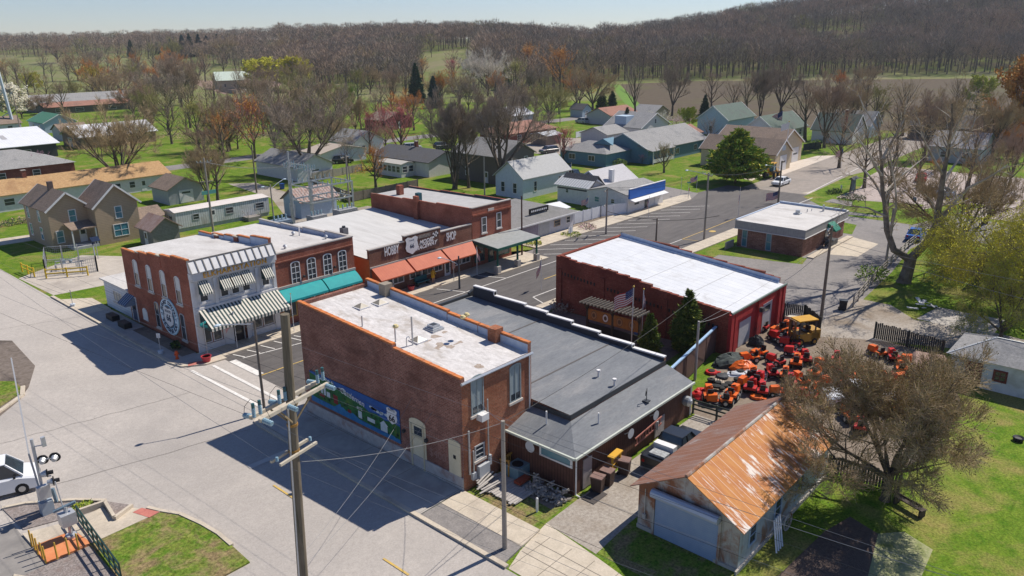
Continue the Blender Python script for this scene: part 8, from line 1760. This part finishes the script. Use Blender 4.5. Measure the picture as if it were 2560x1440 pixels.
q = at(28,895,hm+3.2)-b; mb = MB(); mb.bar((-.05,.25,.9),(-.2,.3,hm*.8),.1,.1); mb.bar((-.2,.3,hm*.8),(q.x,q.y,hm+3.2),.07,.1); mb.build('gate_arm', mat('gate_grey',(.35,.36,.38),rough=.5), t)
mb = MB(); mb.bar((-.1,.45,1.6),(-.1,.5,.35),.2,.22); mb.bar((.45,-.15,1.5),(.5,-.2,.6),.14,.16); mb.build('counterweight', mat('cw_slate',(.14,.2,.25),rough=.6), t)
b = at(180,1345); t = thing('crossing_pedestal', 'short crossing pedestal with a silver relay box on the orange paving', 'crossing signal', b); h2_ = htop(b,1205)
mb = MB(); mb.cyl((0,0),.3,.1,.25,12); mb.tube([(0,0,.1),(0,0,2.0)],.1,8); mb.build('post', ALU, t); mb = MB(); mb.box(-.4,-.35,.95,.35,.3,1.65); mb.build('relay_box', ALU, t); mb = MB(); mb.tube([(-.05,.15,1.65),(-.15,.25,h2_)],.035,6); mb.build('arm_stub', ALU, t); mb = MB(); mb.bar((-.55,.2,1.85),(.5,-.1,2.1),.18,.12); mb.build('counterweight', MT['cw_slate'], t)
for px, py in ((322,1145),(352,1180),(385,1225),(430,1270),(460,1310),(575,1270),(690,1225),(790,1180)):
    p = at(px/4, 1080+py/4, .1); mb = MB(); mb.cyl((0,0),.045,0,1.0,8); mb.ball((0,0,1.0),.045,8,4); o = mb.build('bollard', mat('bollard_yellow',(.50,.31,.05),rough=.6)); o.location = (p.x,p.y,.1); tag(o,'thin yellow post at the orange crossing pad, '+('leftmost','second from left','third from left','fourth from left','fifth from left','sixth from left','seventh from left','rightmost')[((322,352,385,430,460,575,690,790)).index(px)],'bollard','yellow posts at the crossing')
t = thing('pipe_railing', 'dark green pipe railing running down from the crossing pad', 'railing', (0,0,0)); A_, B_ = Vector((11.72,43.5,0)), Vector((11.15,36.5,0)); mb = MB()
for k in range(9): q = A_.lerp(B_,k/8); mb.bar(q,q+Vector((0,0,1.15)),.07,.07)
split(mb.build('railing_post', mat('railing_green',(.015,.045,.04),rough=.5), t)); mb = MB()
for z in (.25,.7,1.13): mb.bar(A_+Vector((0,0,z)),B_+Vector((0,0,z)),.07,.09)
mb.build('rail', MT['railing_green'], t)
# ------------------------------------------------------------------ fences
def fence(label, pts, h, m, post=2.0, style='board', cap=None, name='board_fence', z0=0):
    t = thing(name, label, 'fence', (pts[0][0],pts[0][1],z0)); o0 = Vector((pts[0][0],pts[0][1],0)); pm_ = MB(); bm = MB(); cm = MB()
    for a, b_ in zip(pts, pts[1:]):
        a, b_ = Vector((a[0],a[1],0))-o0, Vector((b_[0],b_[1],0))-o0; L = (b_-a).length; n = max(1,round(L/post))
        for k in range(n+1): q = a.lerp(b_,k/n); pm_.bar(q,q+Vector((0,0,h+.06)),.12,.12)
        d = (b_-a)/L
        if style == 'board': bm.bar(a+Vector((0,0,h*.52)),b_+Vector((0,0,h*.52)),.05,h*.92)
        elif style == 'picket':
            k = 0.0; R = random.Random(int(L*10))
            while k < L-.1: q = a+d*k; hh = h*R.uniform(.93,1.04); bm.bar(q+Vector((0,0,hh*.5+.03)),q+d*.13+Vector((0,0,hh*.5+.03)),.03,hh); k += .17
        else:
            for z in ((.45,.85,1.2) if style == 'rail' else (h-.03,.1)): bm.bar(a+Vector((0,0,z if style == 'chain' else z*h/1.25)),b_+Vector((0,0,z if style == 'chain' else z*h/1.25)),.05,.05 if style == 'chain' else .12)
            if style == 'chain':
                k = 0.0
                while k < L: q = a+d*k; bm.bar(q+Vector((0,0,.05)),q+Vector((0,0,h)),.012,.012); k += .22
                for z in [h*j/7 for j in range(1,7)]: bm.bar(a+Vector((0,0,z)),b_+Vector((0,0,z)),.012,.012)
        if cap: cm.bar(a+Vector((0,0,h+.05)),b_+Vector((0,0,h+.05)),.2,.12)
    pm_.build('fence_post', m, t); bm.build('panel', m, t)
    if cap: cm.build('cap', cap, t)
    return t
FWD = mat('old_fence_wood',(.16,.125,.10),(.22,.18,.15),4,rough=.95); FDK = mat('dark_picket',(.035,.045,.04),(.06,.065,.055),4,rough=.9); FGR = mat('grey_fence_wood',(.28,.25,.21),(.35,.31,.27),4,rough=.95)
VIN = mat('white_vinyl',(.66,.68,.72),(.6,.62,.66),2,rough=.5)
fence('white vinyl panel fence along the pavement beside the blue-fascia store', [(85.8,66.3),(94,66.0),(98.4,64.4)], 1.75, VIN, 2.0)
fence('brown board yard fence with a pale blue cap behind the dark roof building', [(45.9,26.25),(57.4,28.1)], 2.35, mat('brown_board',(.10,.055,.045),(.13,.075,.06),3,rough=.9,lines=('u',.2,.5,.15)), 2.4, 'board', mat('blue_cap',(.30,.45,.62),rough=.6))
fence('dark picket fence before the rusty camper', [at(2185,845,0),at(2355,893,0)], 1.5, FDK, 2.4, 'picket', None, 'picket_fence'); fence('dark weathered board fence behind the forklift', [at(1958,800,0),at(2010,806,0),at(2048,838,0)], 1.7, FDK, 2.0, 'picket', None, 'picket_fence')
fence('leaning grey rail fence along the alley under the sycamore', [at(2132,768,0),at(2190,700,0),at(2270,622,0),at(2330,575,0)], 1.2, FGR, 2.4, 'rail', None, 'rail_fence'); fence('dark board gate between lean-to and rusty barn', [(46.2,23.9),(46.4,20.3)], 1.1, FDK, 1.8, 'rail', None, 'yard_gate')
fence('long wooden garden fence behind the small orange-budded tree', [at(782,452,0),at(905,428,0)], 1.5, FGR, 2.6, 'picket', None, 'garden_fence'); fence('brown privacy fence at the back of the garden lawn', [at(772,463,0),at(880,505,0),at(1045,470,0)], 1.6, FWD, 2.4)
fence('white picket fence panels by the navy pickup', [at(1440,345,0),at(1560,318,0)], 1.6, VIN, 2.4); fence('dark board fence right of the cream garage', [at(2008,378,0),at(2052,372,0)], 1.7, FDK, 2.2); fence('grey fence round the green-roofed field farmhouse', [at(548,228),at(590,236),at(640,226)], 1.8, FGR, 3, 'picket', None, 'garden_fence')
# gas meter compound
fence('galvanised chain fence round the gas meter pipes', [(28.4,98.2),(33,95.2),(35.2,101.6),(30.6,104.6),(28.4,98.2)], 1.9, GALV, 1.6, 'chain', None, 'chain_fence')
YR = mat('safety_yellow',(.62,.42,.02),rough=.5)
for a, b_ in (((27.3,98.6),(27.1,102.0)),((28.0,96.9),(31.6,94.4))):
    t = thing('guard_rail', 'yellow guard rail outside the gas meter fence, '+('road side' if a[0] < 27.5 else 'gravel lot side'), 'guard rail', (*a,0)); a, b_ = Vector((*a,0)), Vector((*b_,0)); mb = MB()
    for k in range(3): q = (b_-a)*(k/2); mb.cyl((q.x,q.y),.09,0,1.15,8)
    mb.build('post', YR, t); mb = MB()
    for z in (.55,1.0): mb.bar(Vector((0,0,z)),(b_-a)+Vector((0,0,z)),.07,.12)
    mb.build('rail', YR, t)
t = thing('gas_meter', 'grey gas pipes and meters inside the chain fence', 'gas meter', (30.8,99.2,0)); mb = MB(); mb.tube([(-1,0,.0),(-1,0,.8),(1.2,-.8,.8),(1.2,-.8,0)],.08,6); mb.tube([(-.6,1,.0),(-.6,1,.9),(1.4,.3,.9),(1.4,.3,0)],.08,6); mb.tube([(-1,0,.6),(-.6,1,.6)],.07,6); mb.build('pipe', GALV, t); mb = MB(); mb.box(-.2,.2,.6,.3,.6,1.1); mb.ball((.6,-.5,1.0),.2,8,5); mb.build('meter', mat('meter_slate',(.2,.25,.3),rough=.5), t)
t = thing('solar_post', 'small tilted solar panel on a post at the gas meter fence', 'solar panel', (35.4,101.2,0)); mb = MB(); mb.tube([(0,0,0),(0,0,2.4)],.05,6); mb.build('post', GALV, t); mb = MB(); mb.faces([(-.5,-.35,2.3),(.5,-.35,2.3),(.5,.3,2.75),(-.5,.3,2.75),(-.5,-.35,2.26),(.5,-.35,2.26),(.5,.3,2.71),(-.5,.3,2.71)],[(0,1,2,3),(7,6,5,4),(0,4,5,1),(2,6,7,3)]); o = mb.build('panel', mat('solar_blue',(.02,.03,.06),rough=.2), t)
# substation
t = thing('substation_frame', 'grey steel substation framework with rows of insulators', 'substation', (61.3,92.5,0)); t.scale = (.56,1,1); mb = MB()
PX = [(0,0),(6.5,0),(13,0),(0,5),(6.5,5),(13,5)]
for k, (x, y) in enumerate(PX):
    hh = 9.5 if k in (0,3) else 6.2; mb = MB()
    for dx in (-.16,.16): mb.bar((x+dx,y,0),(x+dx,y,hh),.16,.1)
    for z in range(int(hh)): mb.bar((x-.16,y,z),(x+.16,y,z+1),.09,.06)
    mb.build('lattice_post', GALV, t)
mb = MB()
for z in (3.9,6.1):
    for y in (0,5): mb.bar((0,y,z),(13,y,z),.16,.2)
    for x in (0,6.5,13): mb.bar((x,0,z),(x,5,z),.14,.16)
for y in (0,2.5,5): mb.bar((-1.2,y,8.6),(2.0,y,8.6),.12,.14)
mb.bar((0,0,9.2),(0,5,9.2),.14,.16); mb.build('beam', GALV, t); mb = MB()
for x in (1,2.5,4,5.5,8,9.5,11,12.5):
    for y, z in ((0,6.2),(5,6.2),(2.5,3.9)): mb.lathe([(.03,0),(.1,.1),(.06,.2),(.1,.3),(.06,.4),(.1,.5),(.03,.6)],(x,y,z),7)
for x in (-1,-.3,.5,1.2,1.9):
    for y in (0,2.5,5): mb.lathe([(.03,0),(.13,.1),(.07,.25),(.13,.4),(.07,.55),(.03,.75)],(x,y,8.65),7)
mb.build('insulator', INS, t)
mb = MB()
for x in (.5,3,6,9,12): mb.tube([(x,0,6.6),(x+.3,2.5,4.6),(x,5,6.6)],.03,4)
mb.build('busbar', GALV, t)
TRB = mat('transformer_slate',(.14,.19,.25),(.18,.23,.29),2,rough=.6); TRG = mat('transformer_grey',(.30,.31,.32),(.25,.25,.26),3,rough=.7)
for lb, x, y, w_, d_, h_, m_ in (('big slate-blue finned transformer beside the substation',55.8,91.8,2.6,1.8,2.7,TRB),('grey transformer under the left half of the substation frame',62.0,92.4,2.4,1.6,2.2,TRG),('dark mottled transformer under the right half of the substation frame',66.4,91.6,3.2,1.6,2.5,TRG)):
    t = thing('transformer', lb, 'transformer', (x,y,0)); mb = MB(); mb.box(-w_/2,-d_/2,.2,w_/2,d_/2,h_); mb.build('tank', m_, t); mb = MB()
    for k in range(9): u = -w_/2+.15+(w_-.3)*k/8; mb.box(u-.04,-d_/2-.35,.35,u+.04,-d_/2-.005,h_-.25)
    mb.build('cooling_fin', m_, t); mb = MB()
    for k in range(4): mb.lathe([(.06,0),(.14,.1),(.08,.2),(.14,.3),(.08,.4),(.14,.5),(.05,.7)],(-w_/2+.4+(w_-.8)*k/3,0,h_),8)
    mb.build('bushing', INS, t)
sheet('substation_gravel', [(55.5,90),(77,89),(77,100),(60,101)], .02, GRAVEL)
# ------------------------------------------------------------------ memorial garden by the warehouse
sheet('memorial_paving', [(50.5,30),(57.5,30.5),(57.5,45.3),(46,45.3),(46,40)], .013, mat('paver_brick',(.20,.12,.09),(.26,.17,.13),3,(.12,.09,.07),.4,rough=.95,world=True))
WDK = mat('dark_timber',(.05,.035,.028),(.075,.055,.042),3,rough=.8)
t = thing('pergola', 'dark timber memorial pergola with slatted top and round emblem panels against the warehouse wall', 'pergola', (54.6,33.9,0)); t.scale = (1,.8,1); mb = MB()
for y in (0,3.5,7.0):
    mb.box(-.1,y-.1,0,.1,y+.1,2.75); mb.bar((-.0,y,2.0),(-.55,y,2.72),.1,.1)
mb.build('post', WDK, t); mb = MB(); mb.box(-.55,-.5,2.76,-.4,7.6,2.92); mb.box(.4,-.5,2.76,.55,7.6,2.92); mb.build('beam', WDK, t); mb = MB()
for k in range(17): mb.box(-1.0,-.45+.48*k,2.925,1.0,-.38+.48*k,3.08)
mb.build('rafter', mat('slat_grey',(.16,.14,.12),(.22,.2,.17),3,rough=.9), t)
fx = Face((-.05,0,0),(0,-1,0),(-1,0,0))
for y in (.15,3.65):
    mb = MB(); mb.box(-.06,y,1.2,.06,y+3.2,2.25); o = mb.build('emblem_panel', mat('amber_board',(.30,.125,.03),(.36,.16,.045),2,rough=.6), t)
    for u in (.8,2.4):
        for r, d0, m_ in ((.42,.012,mat('emblem_ring',(.13,.08,.05),rough=.6)),(.36,.026,mat('emblem_tan',(.36,.2,.09),rough=.6)) if y < 1 or u > 1 else (.36,.026,WTRIM),(.2,.04,MT['emblem_ring'])):
            mb = MB(); fpoly(mb, fx, [(-(y+u)+r*math.cos(2*PI*k/20),1.73+r*math.sin(2*PI*k/20)) for k in range(20)], .0, d0); mb.build('emblem', m_, o)
    mb = MB(); mb.box(-.05,y,.2,.05,y+3.2,.9); mb.build('lower_panel', BLK, t)
mb = MB(); mb.cyl((0,0),.3,0,.7,10); mb.cyl((0,0),.32,.7,.78,10); o = mb.build('drum_bin', mat('drum_blue',(.03,.10,.25),rough=.5)); o.location = at(1593,853,0); tag(o,'blue drum at the foot of the memorial flagpoles','bin')
# ------------------------------------------------------------------ street furniture
t = thing('fire_hydrant', 'orange-red fire hydrant on the corner pavement', 'hydrant', at(443,897,.12)); mb = MB(); mb.lathe([(.17,0),(.17,.06),(.11,.07),(.11,.5),(.15,.52),(.15,.57),(.12,.66),(.04,.74)],(0,0,0),12); mb.build('barrel', mat('hydrant_orange',(.62,.09,.02),rough=.5), t); mb = MB(); mb.lathe([(.07,-.2),(.07,.2)],(0,0,.42),8,axis='x'); mb.lathe([(.05,-.16),(.05,.16)],(0,0,.42),8,axis='y'); mb.build('nozzle', MT['hydrant_orange'], t)
def pot(label, p, r, m, pl=None):
    t = thing('planter', label, 'planter', p); mb = MB(); mb.lathe([(r*.7,0),(r,.45),(r*1.05,.5),(r*.9,.5),(r*.85,.42)],(0,0,0),14); mb.build('tub', m, t); mb = MB(); mb.cyl((0,0),r*.86,.38,.42,12); mb.build('soil', SOIL, t)
pot('red round planter tub on the kerb corner', at(517,903,.13), .42, mat('tub_red',(.42,.04,.05),rough=.5)); pot('red planter tub beside the hobby shop door', at(1028,725,.13), .4, MT['tub_red'])
for lb, px, py in (('dark square planter box on the shaded pavement, farther one',283,798),('dark square planter box on the shaded pavement, nearer one',313,817)):
    t = thing('planter', lb, 'planter', at(px,py,.12)); mb = MB(); mb.box(-.35,-.75,0,.35,.75,.5); mb.build('tub', BLK, t); mb = MB(); mb.box(-.29,-.69,.5,.29,.69,.53); mb.build('soil', SOIL, t)
def signpost(label, px, py, h, panels, base=None, z=.0, name='street_sign', m=None):
    t = thing(name, label, 'sign', at(px,py,z)); mb = MB(); mb.tube([(0,0,0),(0,0,h)],.035,6); mb.build('post', m or GALV, t)
    for (w_, hh, z0, pm, rot) in panels: mb = MB(); c, s = math.cos(rot)*w_/2, math.sin(rot)*w_/2; mb.bar((-c,-s,z0),(c,s,z0),.03,hh); mb.build('panel', pm, t)
    if base: mb = MB(); mb.lathe([(.2,0),(.26,.35),(.24,.38)],(0,0,0),10); mb.build('bucket', base, t)
BKT = mat('bucket_white',(.5,.55,.6),rough=.6); GRN = mat('sign_green',(.02,.22,.22),rough=.5)
signpost('small white sign on a bucket base at the corner kerb', 403,886,2.0,[(.32,.42,1.75,WTRIM,2.3)],BKT); signpost('dark thin sign on a white bucket at the driveway kerb', 183,768,1.8,[(.08,.9,1.4,BLK,.5)],BKT); signpost('teal street name sign by the red planter tub', 520,893,3.2,[(.8,.2,3.1,GRN,.4),(.8,.2,2.85,GRN,1.9)],None,.12)
signpost('white notice board on a post before the low pale shop', 1426,598,1.7,[(.9,.8,1.3,WTRIM,.0)],None); signpost('dark back of a warning sign before the hobby shop', 1135,705,2.3,[(.7,.7,1.9,mat('sign_maroon',(.13,.06,.05),rough=.6),.3)]); signpost('red-brown post sign on the corner lawn', 1722,492,1.4,[(.5,.5,1.2,mat('sign_rust',(.3,.06,.04),rough=.6),.2)]); signpost('green street sign on the corner lawn', 1702,487,3.0,[(.8,.2,2.9,GRN,.6)]); signpost('second green sign at the corner by the store canopy', 1720,500,3.0,[(.6,.2,2.9,GRN,2.0)])
signpost('stop sign seen beside the second red-budded maple', 1017,365,2.4,[(.75,.75,2.2,mat('stop_red',(.4,.03,.03),rough=.5),.7)]); signpost('blue square sign on the park verge', 2282,530,2.2,[(.9,.8,1.9,mat('sign_blue2',(.04,.09,.22),rough=.5),.8)]); signpost('white tilted reading board in the park', 2102,480,1.0,[(.9,.6,.9,WTRIM,.6)])
t = thing('information_board', 'dark information board with a small roof in the park', 'sign', at(2130,482,0)); mb = MB(); mb.box(-.9,-.08,.5,.9,.08,2.4); mb.build('board', mat('board_teal',(.05,.09,.10),rough=.7), t); mb = MB(); mb.extr([(-.5,2.4),(.5,2.4),(0,2.8)],'x',-1.3,1.3); mb.build('roof', DKM, t); mb = MB()
for x in (-1.0,1.0): mb.box(x-.06,-.06,0,x+.06,.06,2.4); mb.bar((x,0,2.2),(x*1.6,0,0),.08,.08)
mb.build('post', DKM, t)
mb = MB(); mb.box(-.6,-.12,0,.6,.12,.02); o = mb.build('road_marker', mat('marker_brown',(.12,.08,.07),rough=.9)); o.location = at(1094,715,.135); tag(o,'flat dark plate on the pavement before the hobby shop','plate')
t = thing('bench', 'teal bench before the hobby shop window', 'bench', at(1056,712,.13), 0.0); mb = MB(); mb.box(-.9,-.3,.42,.9,.2,.5); mb.build('seat', mat('bench_teal',(.02,.12,.14),rough=.6), t); mb = MB(); mb.bar((-.9,.24,.75),(.9,.24,.75),.05,.5); mb.build('backrest', MT['bench_teal'], t)
for x in (-.8,.8): mb = MB(); mb.box(x-.05,-.28,0,x+.05,.22,.42); mb.build('leg', DKM, t)
# standing figure in yellow: one skinned body, hair and coat as children
def person(label, p, rot):
    t = thing('person', label, 'person', p, rot)
    J = dict(pel=(0,0,.92,.13),wai=(0,-.01,1.08,.13),che=(0,0,1.3,.15),nec=(0,0,1.48,.06),hea=(0,.02,1.62,.1),top=(0,.02,1.72,.085),
      sl=(-.19,0,1.42,.065),el=(-.28,.03,1.15,.048),wl=(-.25,.2,.98,.035),sr=(.19,0,1.42,.065),er=(.29,.02,1.16,.048),wr=(.3,.2,1.02,.035),
      hl=(-.1,0,.88,.1),kl=(-.11,.04,.5,.068),al=(-.11,-.02,.1,.045),tl=(-.12,.14,.04,.04),hr=(.1,0,.88,.1),kr=(.12,.08,.5,.068),ar=(.12,-.04,.1,.045),tr=(.13,.12,.04,.04))
    for s_, n in ((-1,'l'),(1,'r')):
        w_ = J['w'+n]
        for k in range(5): J['f%s%d'%(n,k)] = (w_[0]+(-.03+.015*k)*1.0, w_[1]+.09-.008*abs(k-2), w_[2]-.03, .009); J['k%s%d'%(n,k)] = (w_[0]+(-.025+.0125*k), w_[1]+.05, w_[2]-.01, .011)
    E_ = ['pel-wai','wai-che','che-nec','nec-hea','hea-top','che-sl','sl-el','el-wl','che-sr','sr-er','er-wr','pel-hl','hl-kl','kl-al','al-tl','pel-hr','hr-kr','kr-ar','ar-tr']+['w%s-k%s%d'%(n,n,k) for n in 'lr' for k in range(5)]+['k%s%d-f%s%d'%(n,k,n,k) for n in 'lr' for k in range(5)]
    ks = list(J); me = bpy.data.meshes.new('body'); me.from_pydata([J[k][:3] for k in ks], [(ks.index(a),ks.index(b_)) for a,b_ in (e.split('-') for e in E_)], [])
    o = bpy.data.objects.new('body', me); COL.objects.link(o); md = o.modifiers.new('s','SKIN'); me.skin_vertices.new() if not me.skin_vertices else None
    for i, k in enumerate(ks): me.skin_vertices[0].data[i].radius = (J[k][3],J[k][3]); me.skin_vertices[0].data[i].use_root = (k == 'pel')
    o.modifiers.new('u','SUBSURF').levels = 1; o.modifiers['u'].render_levels = 1
    dg = bpy.context.evaluated_depsgraph_get(); dg.update(); m2 = bpy.data.meshes.new_from_object(o.evaluated_get(dg)); bpy.data.objects.remove(o); m2.materials.clear(); m2.materials.append(mat('skin',(.45,.26,.18),rough=.6)); o = bpy.data.objects.new('body', m2); COL.objects.link(o); o.parent = t
    mb = MB(); mb.lathe([(.24,.62),(.2,.95),(.19,1.1),(.22,1.35),(.17,1.46),(.07,1.5)],(0,0,0),14); mb.v=[(x*1.05,y*.72,z) for x,y,z in mb.v]
    for s_ in ('l','r'): mb.tube([J['s'+s_][:3],J['e'+s_][:3],J['w'+s_][:3]],[.085,.068,.055],9)
    mb.build('coat', mat('yellow_coat',(.60,.33,.02),(.5,.27,.02),4,rough=.8), t, True); mb = MB(); mb.ball((0,-.02,1.66),.112,10,6,0,(1,1,.95)); mb.build('hair', mat('hair_brown',(.10,.06,.04),rough=.8), t, True)
    mb = MB(); mb.ball((-.035,.115,1.64),.012,6,4); mb.ball((.035,.115,1.64),.012,6,4); mb.build('eyes', BLK, t); mb = MB(); mb.ball((0,.13,1.61),.016,6,4,0,(.8,1,1.4)); mb.bar((-.025,.11,1.565),(.025,.11,1.565),.012,.01); mb.build('face', MT['skin'], t)
    return t
person('person in a yellow coat standing beside the teal bench', at(1083,707,.13), PI)
# bins, ladder, deck and clutter behind the tavern
BIN = mat('bin_brown',(.06,.035,.028),rough=.6); 
def bin_(label, p, m, rot=0, lid=None):
    t = thing('wheeled_bin', label, 'bin', p, rot); mb = MB(); loft(mb, [[(-.26,-.3,.08),(.26,-.3,.08),(.26,.3,.08),(-.26,.3,.08)],[(-.32,-.36,1.0),(.32,-.36,1.0),(.32,.36,1.0),(-.32,.36,1.0)]]); mb.build('body', m, t); mb = MB(); mb.box(-.34,-.38,1.002,.34,.4,1.07); mb.build('lid', lid or mat('bin_lid',(.17,.10,.085),(.22,.14,.12),3,rough=.6), t)
    for s_ in (-.24,.24): mb = MB(); mb.lathe([(.02,-.04),(.12,-.04),(.12,.04),(.02,.04)],(s_,.3,.12),10,axis='x'); mb.build('wheel', RUB, t)
bin_('brown wheeled bin by the lean-to back door, nearest', at(1494,1228,0), BIN, .2); bin_('brown wheeled bin just behind the nearest one', at(1518,1212,0), BIN, .1); bin_('brown wheeled bin beyond the yellow shelf frame', at(1560,1185,0), BIN, .3); bin_('black wheeled bin at the end of the alley rail fence', at(2106,775,0), BLK, .4, DKM); bin_('blue wheeled bin on the lawn behind the substation', at(706,473,0), mat('bin_blue',(.02,.07,.25),rough=.5), 0, MT['bin_blue'])
RL = mat('ladder_red',(.36,.13,.10),(.42,.17,.13),3,rough=.7); t = thing('ladder', 'faded red wooden ladder hung along the brown board wall', 'ladder', (38.4,23.78,0)); mb = MB(); mb.bar((0,0,.75),(3.2,0,1.1),.06,.1); mb.bar((0,0,1.25),(3.2,0,1.6),.06,.1); mb.build('rail', RL, t); mb = MB()
for k in range(9): mb.bar((.2+.35*k,0,.77+.038*k),(.2+.35*k,0,1.27+.038*k),.05,.05)
mb.build('rung', RL, t)
t = thing('yellow_shelf', 'bright yellow wooden shelf frame leaning by the brown bins', 'shelf', (35.6,23.5,0), .1); mb = MB()
for x in (-.5,.5): mb.box(x-.05,-.2,0,x+.05,-.1,1.5)
mb.box(-.6,-.3,1.5,.6,.15,1.58); mb.box(-.45,-.25,.6,.45,.1,.66); mb.build('frame', mat('bright_yellow',(.60,.33,.03),rough=.6), t)
t = thing('yellow_stair', 'ochre timber stair gate beside the air conditioner unit', 'stair', (33.0,29.0,0)); mb = MB(); mb.box(-1.9,-.15,1.0,.0,-.05,1.12)
for k in range(9): mb.box(-1.85+.21*k,-.14,.1,-1.79+.21*k,-.06,1.0)
mb.box(-2.0,-.9,.0,-1.9,-.8,1.3); mb.bar((-1.95,-.85,1.25),(-1.95,-.1,1.08),.06,.1); mb.build('baluster', mat('ochre_timber',(.40,.21,.04),rough=.8), t)
t = thing('heat_pump', 'blue-grey outdoor air conditioning unit in the tavern corner', 'air conditioner', (31.6,27.9,0)); mb = MB(); mb.box(-.55,-.5,.05,.55,.5,.9); mb.build('casing', mat('unit_teal',(.12,.2,.24),(.16,.25,.29),3,rough=.6), t); mb = MB(); mb.cyl((0,0),.36,.9,.93,14); mb.build('fan_grille', BLK, t)
PLK = mat('deck_plank',(.34,.31,.28),(.45,.42,.39),2,rough=.95,st=(1,6,1)); t = thing('timber_deck', 'grey weathered plank deck behind the mural building', 'deck', (28.9,25.9,0)); R = random.Random(2); mb = MB()
for k in range(14): mb.box(.0+R.uniform(0,.2),.22*k,.1,2.6+R.uniform(-.2,.2),.22*k+.19,.16)
mb.build('plank', PLK, t)
t = thing('plank_stack', 'stack of loose grey boards leaning beside the plank deck', 'boards', (28.9,28.6,.16)); mb = MB()
for k in range(7): a = R.uniform(-.4,.4); mb.bar((-.2+R.uniform(-.3,.3),-.5+.16*k,.1+.05*k),(1.2+R.uniform(-.2,.3),-.5+.16*k+a,.25+.06*k),.12,.04)
mb.build('board', PLK, t)
t = thing('firewood_pile', 'heap of split grey firewood against the brown lean-to wall', 'firewood', (31.75,25.2,0)); mb = MB(); R = random.Random(6)
for k in range(130):
    q = R.random(); z = .08+.75*R.random()*(1-q); c = Vector((-.2-q*.85,R.uniform(-1.3,1.3),z)); d = Vector((R.uniform(-1,1),R.uniform(-.5,.5),R.uniform(-.3,.3))).normalized()*.2; mb.tube([c-d,c+d],R.uniform(.05,.09),5)
mb.build('log', mat('split_log',(.20,.17,.15),(.38,.35,.32),9,rough=.95), t)
t = thing('garden_wagon', 'small red wagon on the plank deck', 'wagon', (31.1,27.1,.0)); mb = MB(); mb.box(-.5,-.25,.25,.5,.25,.42); mb.build('tray', mat('wagon_red',(.3,.06,.03),rough=.6), t)
for x in (-.35,.35):
    for y in (-.26,.26): wheel(t,x,y,.1,.05)
mb = MB(); mb.cyl((0,0),.07,0,.85,8); mb.ball((0,0,.87),.08,8,4); o = mb.build('marker_post', WTRIM); o.location = (29.5,24.6,0); tag(o,'short white marker post on the grass before the deck','marker post')
mb = MB(); mb.box(-.7,-.45,0,.7,.45,.02); o = mb.build('door_mat', mat('mat_dark',(.08,.07,.065),rough=1)); o.location = (32.9,23.0,.03); tag(o,'dark mat on the gravel before the back door','mat')
t = thing('scrap_heap', 'heap of white scrap panels on the lawn by the concrete slab', 'scrap', at(2318,772,0)); mb = MB(); R = random.Random(3)
for k in range(9): c = Vector((R.uniform(-1.2,1.2),R.uniform(-.8,.8),R.uniform(.1,.5))); mb.bar(c,c+Vector((R.uniform(-.9,.9),R.uniform(-.9,.9),R.uniform(-.1,.3))),.35,.05)
mb.build('panel', WTRIM, t)
t = thing('wire_wheel', 'rusty iron wheel leaning on the rusty barn wall', 'wheel', (37.2,13.2,.0)); mb = MB(); k = 20; mb.tube([(.5*math.cos(2*PI*j/k),-.1,.52+.5*math.sin(2*PI*j/k)) for j in range(k+1)],.05,5); mb.build('rim', TINR, t); mb = MB()
for j in range(6): mb.bar((0,-.1,.52),(.5*math.cos(PI*j/3),-.1,.52+.5*math.sin(PI*j/3)),.03,.03)
mb.build('spoke', TINR, t)
t = thing('scrap_lumber', 'leaning white timbers against the rusty barn side', 'boards', (35.2,13.0,0)); mb = MB()
for k in range(4): mb.bar((-.4+.25*k,-.35,.05),(.5+.25*k,.3,1.3),.08,.05)
mb.build('board', WTRIM, t)
t = thing('park_bench', 'old timber bench frame under the bare budded tree', 'bench', (43.6,8.6,0), 1.2); mb = MB(); mb.box(-.9,-.2,.42,.9,.25,.48); mb.build('seat', WDK, t); mb = MB(); mb.bar((-.9,.3,.8),(.9,.3,.8),.05,.12); mb.build('backrest', WDK, t)
for x in (-.8,.8): mb = MB(); mb.box(x-.05,-.2,0,x+.05,.3,.42); mb.build('leg', WDK, t)
mb = MB(); mb.lathe([(.28,0),(.36,.25),(.33,.28),(.2,.2)],(0,0,0),14); o = mb.build('black_tub', BLK); o.location = at(2545,1102,0); tag(o,'black round tub on the lawn at the right edge','tub')
fence('low grey boards fence beside the barn under the bare tree', [(44.6,13.6),(44.9,9.6)], 1.2, FDK, 1.8, 'picket', None, 'picket_fence')
